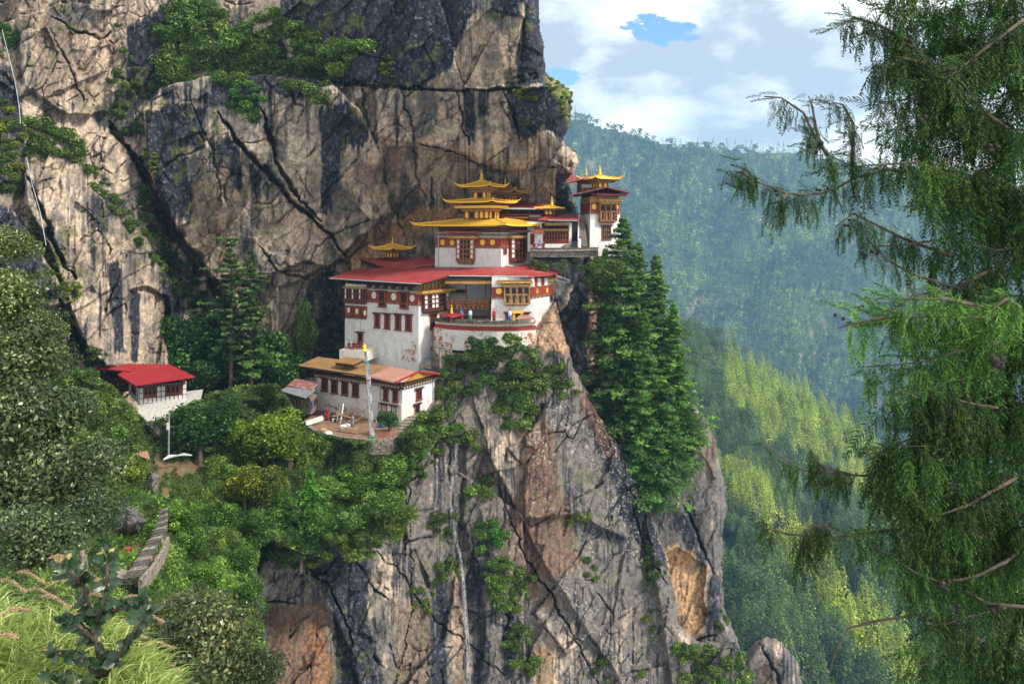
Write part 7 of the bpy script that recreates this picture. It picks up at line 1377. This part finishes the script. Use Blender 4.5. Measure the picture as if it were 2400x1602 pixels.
# thick grass with narrow leaves
def blades(n, region, seed, L0, L1, w, D0, D1, name, label, mat, color, lean=.5):
    rs = RS(seed); V = []; S = []
    for i in range(n):
        while True:
            x, y = rs.uniform(region[0], region[2]), rs.uniform(region[1], region[3])
            if y > 1400 + 25 * math.sin(x / 60.0) + max(0, x - 190) * .95: break
        D = np.interp(y, [region[1], region[3]], [D1, D0]) * rs.uniform(.92, 1.08); b = P(x, y + 60, D); L = rs.uniform(L0, L1); a = rs.rand() * 6.28; d = np.array((math.cos(a) * lean * rs.uniform(.1, 1.5), math.sin(a) * lean * .6, 1.0)); d = d / np.linalg.norm(d); side = np.array((-d[2], .3 * rs.normal(), d[0])); side /= np.linalg.norm(side); p = b; s = rs.uniform(.1, 1); K4 = 4
        for k in range(K4):
            dd = d + np.array((d[0] * .5 * k, 0, -.32 * k * k * .35)); q = p + unit(dd) * L / K4; w0 = w * (1 - .8 * abs(k / K4 - .3)); w1 = w * (1 - .8 * abs((k + 1) / K4 - .3)) if k < K4 - 1 else w * .05; V.extend([p - side * w0, p + side * w0, q + side * w1, q - side * w1]); S.append(s); p = q
    me = np_mesh(name, np.array(V), quads(len(S)), [MAT[mat]], fcols=np.array(S)); o = bpy.data.objects.new(name, me); o.color = (*color, 1); link(o); return tag(o, label, name.replace('_', ' '), None, 'stuff')
blades(11000, (-60, 1360, 400, 1700), 41, .14, .34, .0055, 4.4, 5.8, 'tall_grass', 'light green narrow-leaved grass at the bottom left', 'grass_blade', (1.35, 1.2, 1.15), 1.3)
blades(500, (250, 1560, 460, 1700), 42, .18, .32, .008, 5.5, 7.5, 'meadow_grass', 'lower light green foliage under the sapling', 'grass_blade', (.6, .85, .6), .9)
def plume_mesh(seed):
    rs = RS(seed); V = []; S = []; p = np.array((0., 0., 0.)); path = []
    for k in range(26): t = k / 25; path.append(np.array((t * .9 - .05, 0, .42 * math.sin(min(1, t * 1.15) * math.pi * .62) - .22 * t * t))) 
    for k in range(25):
        a, b = path[k], path[k + 1]; w = .0035; V.extend([a + (0, 0, w), a - (0, 0, w), b - (0, 0, w), b + (0, 0, w)]); S.append(.1)
        if k > 9:
            for j in range(16):
                d = unit((b - a) + rs.normal(size=3) * .018); e = a + d * rs.uniform(.03, .07) + np.array((0, 0, -.006)); n = np.array((0, .004, .004)); V.extend([a - n, a + n, e + n * .3, e - n * .3]); S.append(rs.uniform(.3, 1))
    return np_mesh('plume', np.array(V), quads(len(S)), [MAT['plume_hair']], fcols=np.array(S))
PL = [plume_mesh(600 + i) for i in range(3)]; prr = random.Random(8)
for i, (x, y, D, s, fl_) in enumerate(((60, 1380, 6, .5, 1), (130, 1350, 6.2, .45, 1), (20, 1400, 5.6, .5, 1), (190, 1400, 6, .5, 1), (230, 1430, 5.8, .5, 1), (150, 1410, 5.5, .45, -1), (260, 1470, 5.9, .5, 1), (110, 1440, 5.4, .5, 1), (300, 1500, 6.0, .45, 1), (330, 1480, 6.1, .5, 1), (280, 1520, 5.7, .5, 1), (60, 1480, 5.2, .5, -1), (210, 1530, 5.5, .45, 1), (340, 1560, 5.8, .5, 1), (120, 1560, 5.2, .5, 1), (30, 1550, 5.0, .5, -1), (250, 1590, 5.3, .5, 1), (390, 1590, 6, .45, 1), (180, 1480, 5.6, .45, 1), (310, 1440, 6.0, .4, 1), (85, 1420, 5.8, .45, 1), (240, 1390, 6.2, .42, 1))):
    o = place('plume', PL[i % 3], P(x - 60 * fl_, y - 5, D - .5), (s * fl_ * .8, s * .8, s * .75), prr.uniform(-.35, .35), (1, 1, 1), 'pinkish feathery grass plume arching over the light green grass', 'grass plume', 'pink grass plumes')
# holly-like sapling
def sapling():
    t = thing('sapling', 'young broad-leaved sapling with dark glossy leaves, bottom left', 'sapling', P(235, 1640, 4.6)); rs = RS(9)
    st = [[(250, 1680, 4.6), (235, 1560, 4.6), (215, 1440, 4.6), (195, 1370, 4.6), (188, 1345, 4.6)], [(222, 1470, 4.6), (245, 1400, 4.55), (252, 1340, 4.5), (250, 1300, 4.5)], [(238, 1590, 4.6), (290, 1520, 4.55), (320, 1470, 4.5), (345, 1430, 4.5)], [(236, 1570, 4.6), (180, 1540, 4.5), (120, 1530, 4.5)], [(225, 1500, 4.6), (180, 1460, 4.55), (140, 1450, 4.5)], [(215, 1450, 4.6), (300, 1420, 4.6), (330, 1410, 4.6)], [(245, 1640, 4.6), (180, 1600, 4.5), (130, 1590, 4.45)], [(195, 1370, 4.6), (160, 1330, 4.5), (148, 1310, 4.5)]]
    m = MB().use('bark'); m.smooth = True
    for s in st: pts = [P(*p) for p in s]; m.tube(pts, [.016 * (1 - .6 * k / (len(pts) - 1)) for k in range(len(pts))], 6)
    m.build('stem', t); lf = MB(); lf.use('holly'); tips = MB(); tips.use('young_leaf')
    def leaf(mb, base, d, L, w):
        d = d / np.linalg.norm(d); s = np.cross(d, (rs.normal() * .4, -1, .4)); s /= np.linalg.norm(s); up = np.cross(s, d); vs = []; n = 6; cen = []
        for k in range(n + 1):
            t_ = k / n; ww = w * math.sin(math.pi * min(.98, t_ * .93 + .05)) ** .7 * (1 + .12 * (-1) ** k); c = base + d * L * t_ - up * L * .25 * t_ * t_; vs += [c - s * ww + up * .15 * w, c, c + s * ww + up * .15 * w]
        mb.add(vs, [[3 * k + j, 3 * k + j + 1, 3 * k + j + 4, 3 * k + j + 3] for k in range(n) for j in (0, 1)])
    for si, s in enumerate(st):
        pts = [P(*p) for p in s]
        for k in range(1, len(pts)):
            for q in range(9 if si else 6):
                u = rs.rand(); b = pts[k - 1] * (1 - u) + pts[k] * u; a = rs.rand() * 6.28; leaf(lf, b, np.array((math.cos(a), math.sin(a) * .6 - .3, rs.uniform(-.2, .8))), rs.uniform(.06, .10), rs.uniform(.018, .028))
        for q in range(9): a = q * .7; leaf(tips if si in (0, 1, 7) else lf, pts[-1] + np.array((0, 0, -.02)), np.array((math.cos(a), math.sin(a) * .7, rs.uniform(.4, 1.3))), rs.uniform(.045, .065), .013)
    lf.build('leaf_mass', t); tips.build('young_leaves', t)
surf('holly', (0.018, 0.050, 0.016), .38, .35, 9, (0.06, 0.085, 0.03), (.55, .7), spec=.6); surf('young_leaf', (0.42, 0.40, 0.12), .5, .3, 9, (0.45, .28, .16), (.5, .65)); sapling()
m = MB().use('pale_bark')
for (a, b) in (((197, 1500, 5.2), (200, 1300, 5.2)), ((200, 1330, 5.2), (192, 1290, 5.2))): m.tube([P(*a), P(*b)], [.02, .012], 6)
tag(m.build('dead_stem', None, P(197, 1500, 5.2)), 'pale dead stem standing in the grass behind the sapling', 'stem')
# ------------------------------------------------------------------ prayer flag, yard clutter, people
fp = thing('prayer_flag', 'tall pole with a long white prayer flag and gilt top by the long house', 'flagpole', P(868, 1028, 92.5))
fb, ft = P(868, 1028, 92.5), P(855, 822, 92.5); m = MB().use('lumber'); m.tube([fb, ft], [.09, .06], 7); m.build('pole', fp)
c = P(854.5, 822, 92.5); m = MB().use('gold'); m.smooth = True; m.lathe(c, [(.32, -.05), (.36, .05), (.24, .12), (.20, .4), (.22, .55), (.12, .62), (.05, .85)], 12); m.build('finial', fp)
vs = []; fs = []; n = 24
for k in range(n + 1):
    t = k / n; p = ft * (1 - t) + fb * t * 1.0 + (ft - fb) * .02; w = .10 + .32 * min(1, t * 4); wv = .10 * math.sin(k * 1.3); vs += [(p[0] + .06, p[1] - .05, p[2]), (p[0] + .06 + w * .5, p[1] - .05 + wv, p[2]), (p[0] + .06 + w, p[1] - .05 - wv, p[2])]
for k in range(n): fs += [[3 * k, 3 * k + 1, 3 * k + 4, 3 * k + 3], [3 * k + 1, 3 * k + 2, 3 * k + 5, 3 * k + 4]]
m = MB().use('flag'); m.smooth = True; m.add(vs, fs); m.build('banner', fp); m = MB().use('green_cloth'); p0 = ft * .1 + fb * .9
for q in (.12, .97): p = ft * (1 - q) + fb * q; m.box(p[0] - .1, p[0] + .5, p[1] - .12, p[1] - .08, p[2] - .25, p[2] + .05)
m.use('red_cloth'); p = ft * .68 + fb * .32; m.box(p[0] + .02, p[0] + .45, p[1] - .22, p[1] - .16, p[2] - .12, p[2]); m.build('ribbon', fp)
YD = lambda px, py: on_z(px, py, ZY)
lrn = random.Random(31)
pile = thing('timber_pile', 'heap of broken brown planks against the wall of the long house', 'timber', YD(835, 985))
for i in range(22):
    a = YD(815 + lrn.uniform(-8, 30), 985 + lrn.uniform(-8, 14)); d = Vector((lrn.uniform(-1, 1), lrn.uniform(-.5, .5), lrn.uniform(-.1, .35))).normalized() * lrn.uniform(1.2, 2.6); m = MB().use('lumber' if i % 3 else 'timber_red'); a[2] += .1 + i * .045
    b = a + np.array(d); w = np.array((0, .12, 0)); h = np.array((0, 0, .09)); m.hexa([a, b, b + w, a + w], [a + h, b + h, b + w + h, a + w + h]); m.build('plank', pile)
for (x0, y0, x1, y1, mt, nm_, lab, cat) in ((798, 992, 805, 945, 'white_panel', 'post', 'white post leaning on the long house wall', 'post'), (790, 985, 799, 948, 'tin', 'pipe', 'grey pipe leaning left of the white post', 'pipe'), (882, 990, 887, 945, 'tin', 'pipe', 'grey pipe leaning right of the prayer flag', 'pipe'), (807, 985, 810, 960, 'lumber', 'pole', 'short wooden pole right of the white post', 'pole')):
    a = YD(x0, y0); b = P(x1, y1, a[1] + 1.2); m = MB().use(mt); m.tube([a, b], .09, 6); tag(m.build(nm_, None, a), lab, cat)
bb = thing('work_bench', 'low wooden work bench standing in the bare yard', 'bench', YD(808, 1014)); m = MB().use('lumber'); a, b = YD(795, 1012), YD(835, 1018); up = np.array((0, 0, .55)); w = np.array((0, .5, 0)); m.hexa([a + up, b + up, b + w + up, a + w + up], [v + up + np.array((0, 0, .08)) for v in (a, b, b + w, a + w)]); m.build('top', bb)
for p in (a + w * .3, b + w * .3): m = MB().use('lumber'); m.box(p[0] - .05, p[0] + .05, p[1] - .15, p[1] + .15, p[2], p[2] + .56); m.build('leg', bb)
for i, (x, y) in enumerate(((776, 985), (781, 988), (785, 990), (767, 984))):
    c = YD(x, y); m = MB().use('white_panel' if i % 2 else 'blue_tank'); m.lathe(c, [(.14, 0), (.18, .35), (.19, .38), (.15, .36)], 10); tag(m.build('bucket', None, c), ['dark bucket nearest the white post', 'white bucket left of the leaning pipe', 'dark bucket between the two white ones', 'white bucket furthest left in the yard'][i], 'bucket')
for i, (x, y, mt) in enumerate(((803, 1003, 'white_cloth'), (812, 1000, 'white_cloth'), (757, 1010, 'lumber'), (893, 1000, 'blue_cloth'), (769, 1018, 'white_cloth'))):
    c = YD(x, y); m = MB().use(mt); m.smooth = True; m.lathe((c[0], c[1], c[2]), [(.5, 0), (.55, .15), (.4, .32), (.15, .42)], 9); tag(m.build('sack', None, c), ['white sack in the middle of the yard', 'white sack by the plank heap', 'brown sack near the left of the yard', 'blue sack right of the prayer flag', 'white sack by the yard wall'][i], 'sack')
wb = thing('white_boards', 'stack of long white boards jutting over the yard edge at the left', 'boards', YD(735, 995))
for i in range(3): m = MB().use('white_panel'); a = YD(716, 996 + i * 4); b = YD(757, 984 + i * 4); a[2] += .4; b[2] += .5; m.tube([a, b], .12, 4); m.build('board', wb)
pln = thing('brick_planter', 'red brick planter holding the little yard tree', 'planter', YD(905, 1018)); m = MB().use('pink_roof'); c = YD(905, 1022); m.box(c[0] - 1.6, c[0] + 1.0, c[1] - .2, c[1] + 1.2, c[2], c[2] + .55); m.build('box', pln)
ds = thing('yard_steps', 'short row of pale stepping blocks beside the brick planter', 'steps', YD(875, 1022))
for i in range(6): c = YD(872 + i * 9, 1028 - i * 3.5); m = MB().use('lumber'); m.box(c[0] - .28, c[0] + .1, c[1] - .3, c[1] + .3, c[2] + .0, c[2] + .45); m.build('step', ds)
hst = thing('house_steps', 'stone steps climbing to the end door of the long house', 'steps', YD(975, 985))
for i in range(8): c = YD(930 + i * 7, 1010 - i * 4.5); m = MB().use('stone'); m.box(c[0] - .5, c[0] + .9, c[1] - .6, c[1] + .8, c[2] - .4, c[2] + .05 + i * .14); m.build('step', hst)

def person(loc, h, rz, pose, top, bottom, label, robe=False):
    """one continuous skinned body with separate clothing and hair"""
    sit = pose == 'sit'; hip = .48 if not sit else .12; sh = hip + .33; hd = sh + .17; K1 = {'hip': (0, 0, hip), 'chest': (0, .0, sh - .08), 'neck': (0, 0, sh + .03), 'head': (0, -.01, hd)}
    J = [K1['hip'], (0, 0, hip + .14), K1['chest'], K1['neck'], (0, 0, sh + .075), K1['head'], (0, 0, hd + .05)]; R = [.085, .075, .095, .035, .035, .058, .04]; E = [(0, 1), (1, 2), (2, 3), (3, 4), (4, 5), (5, 6)]
    def chain(start, pts, rad):
        prev = start
        for p, r in zip(pts, rad): J.append(p); R.append(r); E.append((prev, len(J) - 1)); prev = len(J) - 1
    for s in (-1, 1):
        if pose == 'work': arm = [(s * .10, 0, sh - .01), (s * .13, -.08, sh - .14), (s * .10, -.20, sh - .20), (s * .09, -.25, sh - .21)]
        elif sit: arm = [(s * .10, 0, sh - .01), (s * .14, -.03, sh - .15), (s * .08, -.14, sh - .22), (s * .06, -.18, sh - .22)]
        else: arm = [(s * .10, 0, sh - .01), (s * .14, .01, sh - .17), (s * .15, -.03, sh - .31), (s * .15, -.04, sh - .37)]
        chain(2, arm, [.036, .028, .022, .02])
        if sit: chain(0, [(s * .07, -.02, hip), (s * .13, -.22, .12), (s * .03, -.30, .04), (s * .0, -.34, .03)], [.055, .045, .034, .026])
        else: chain(0, [(s * .055, 0, hip - .04), (s * .07, -.01 - (.05 if s > 0 else 0), .27), (s * .075, .02, .045), (s * .08, -.07, .02)], [.055, .042, .030, .024])
    me = bpy.data.meshes.new('person'); me.from_pydata([tuple(c * h for c in j) for j in J], E, []); o = bpy.data.objects.new('person', me); link(o); md = o.modifiers.new('skin', 'SKIN')
    for i, r in enumerate(R): me.skin_vertices[0].data[i].radius = (r * h, r * h); me.skin_vertices[0].data[i].use_root = (i == 0)
    me.materials.append(MAT['skin']); o.modifiers.new('sub', 'SUBSURF').levels = 1
    o.location = [float(v) for v in loc]; o.rotation_euler = (0, 0, rz); tag(o, label, 'person')
    def cloth(nm_, mat, prof, sx=1.0, yoff=0.0):
        m = MB().use(mat); m.smooth = True; m.lathe((0, yoff, 0), [(r * h, z * h) for r, z in prof], 12); me2 = m.mesh(nm_)
        c = bpy.data.objects.new(nm_, me2); c.scale = (sx, .72, 1); c.parent = o; link(c)
    cloth('tunic', top, [(.12, hip - .03), (.115, hip + .1), (.14, sh - .08), (.135, sh - .01), (.05, sh + .045)], 1.12)
    if sit: cloth('skirt', bottom, [(.24, .0), (.26, .06), (.2, .14), (.12, hip + .06)], 1.0, -.12 * h)
    elif robe: cloth('skirt', bottom, [(.13, .05), (.15, .1), (.14, .3), (.125, hip + .04)], 1.1)
    else: cloth('trousers', bottom, [(.10, .05), (.115, .2), (.125, .4), (.12, hip + .03)], 1.15)
    m = MB().use('hair'); m.smooth = True; m.lathe((0, .012 * h, hd * h), [(.058 * h, .0), (.066 * h, .03 * h), (.055 * h, .065 * h), (.02 * h, .085 * h)], 10); c = bpy.data.objects.new('hair', m.mesh('hair')); c.parent = o; link(c)
    return o
# monks on the platform
pz = z_at(820.5, 113)
for i, (x, lab) in enumerate(((818, 'person in a dark red robe sitting leftmost on the white platform'), (829, 'person in a dark red robe sitting second from the left on the platform'), (838, 'person in a red robe sitting in the middle of the group by the doorway'), (845, 'person in a red robe sitting closest to the doorway'))):
    p = P(x, 818, 114.5); person((p[0], p[1], pz), 1.7, lrn.uniform(-.6, .6), 'sit', 'robe', 'robe', lab)
m = MB().use('white_cloth'); a = P(812, 801, 115.5); m.box(a[0], a[0] + 1.1, a[1] - .03, a[1] + .03, a[2] - .55, a[2] + .2); tag(m.build('hanging_cloth', None, a), 'white cloth hung behind the sitting monks on the platform', 'cloth')
q = YD(826, 1003); person(q, 1.72, 2.4, 'work', 'grey_cloth', 'grey_cloth', 'person in grey clothes bending over the planks in the yard'); q = YD(767, 985); person(q, 1.7, .3, 'stand', 'robe', 'robe', 'person in a red robe standing at the left of the yard', True)
tz = z_at(584, 118)
for (x, Y, c1, c2, pose, lab) in ((1264, 119.6, 'blue_cloth', 'white_cloth', 'sit', 'person in blue and white sitting on the upper terrace'), (1273.5, 119.6, 'robe', 'robe', 'sit', 'person in dark red sitting right of the one in blue'), (1252, 119.6, 'robe', 'robe', 'sit', 'person in dark red sitting left of the one in blue')):
    p = P(x, 580, Y); person((p[0], p[1], tz), 1.7, 0, pose, c1, c2, lab)
p = P(1357.5, 580, 119.8); person((p[0], p[1], tz), 1.75, .4, 'stand', 'white_cloth', 'white_cloth', 'person in white standing at the foot of the stone stairs', True)
bnp = P(1348.5, 580, 119.8); m = MB().use('blue_tank'); m.hexa([(bnp[0] - .5, bnp[1], tz), (bnp[0] + .5, bnp[1], tz), (bnp[0] + .5, bnp[1] + .8, tz), (bnp[0] - .5, bnp[1] + .8, tz)], [(bnp[0] - .55, bnp[1] - .05, tz + 1.1), (bnp[0] + .55, bnp[1] - .05, tz + 1.1), (bnp[0] + .55, bnp[1] + .85, tz + 1.1), (bnp[0] - .55, bnp[1] + .85, tz + 1.1)]); tag(m.build('rubbish_bin', None, (bnp[0], bnp[1], tz)), 'dark blue rubbish bin by the stone stairs on the upper terrace', 'bin')
cz = z_at(758.5, 109)
for (x, Y, c1, c2, lab) in ((1081, 112, 'blue_cloth', 'robe', 'person in dark blue in the courtyard below the gallery'), (1102, 112, 'white_cloth', 'green_cloth', 'person in a white top in the courtyard centre'), (1158, 112, 'red_cloth', 'robe', 'person in red near the foot of the timber stair'), (1195, 111.5, 'white_cloth', 'blue_cloth', 'person in white and blue at the golden doorway')):
    p = P(x, 755, Y); person((p[0], p[1], cz), 1.7, 0, 'stand', c1, c2, lab)
# distant tin roof glimpsed left of the conifers
m = MB().use('gutter_grey'); plate(m, [(1386, 911, 140), (1414, 912, 140), (1412, 908, 142), (1388, 908, 142)], .1); tag(m.build('metal_sheet', None, P(1400, 911, 140)), 'pale metal sheet lying in the shade left of the conifers', 'metal sheet')

# ------------------------------------------------------------------ air
hz = MB(); hz.mats = ['haze']; hm = bpy.data.materials.new('haze'); hm.use_nodes = True; MAT['haze'] = hm; nt = hm.node_tree; nt.nodes.clear(); out = nt.nodes.new('ShaderNodeOutputMaterial'); pv = nt.nodes.new('ShaderNodeVolumePrincipled')
pv.inputs['Color'].default_value = (.36, .68, 1.0, 1); pv.inputs['Density'].default_value = .00017; pv.inputs['Anisotropy'].default_value = .0; nt.links.new(pv.outputs[0], out.inputs['Volume'])
hz.box(-1700, 2800, -310, 3300, -621.5, 460); ho = hz.build('haze'); tag(ho, 'thin blue haze filling the valley air', 'haze', None, 'stuff')
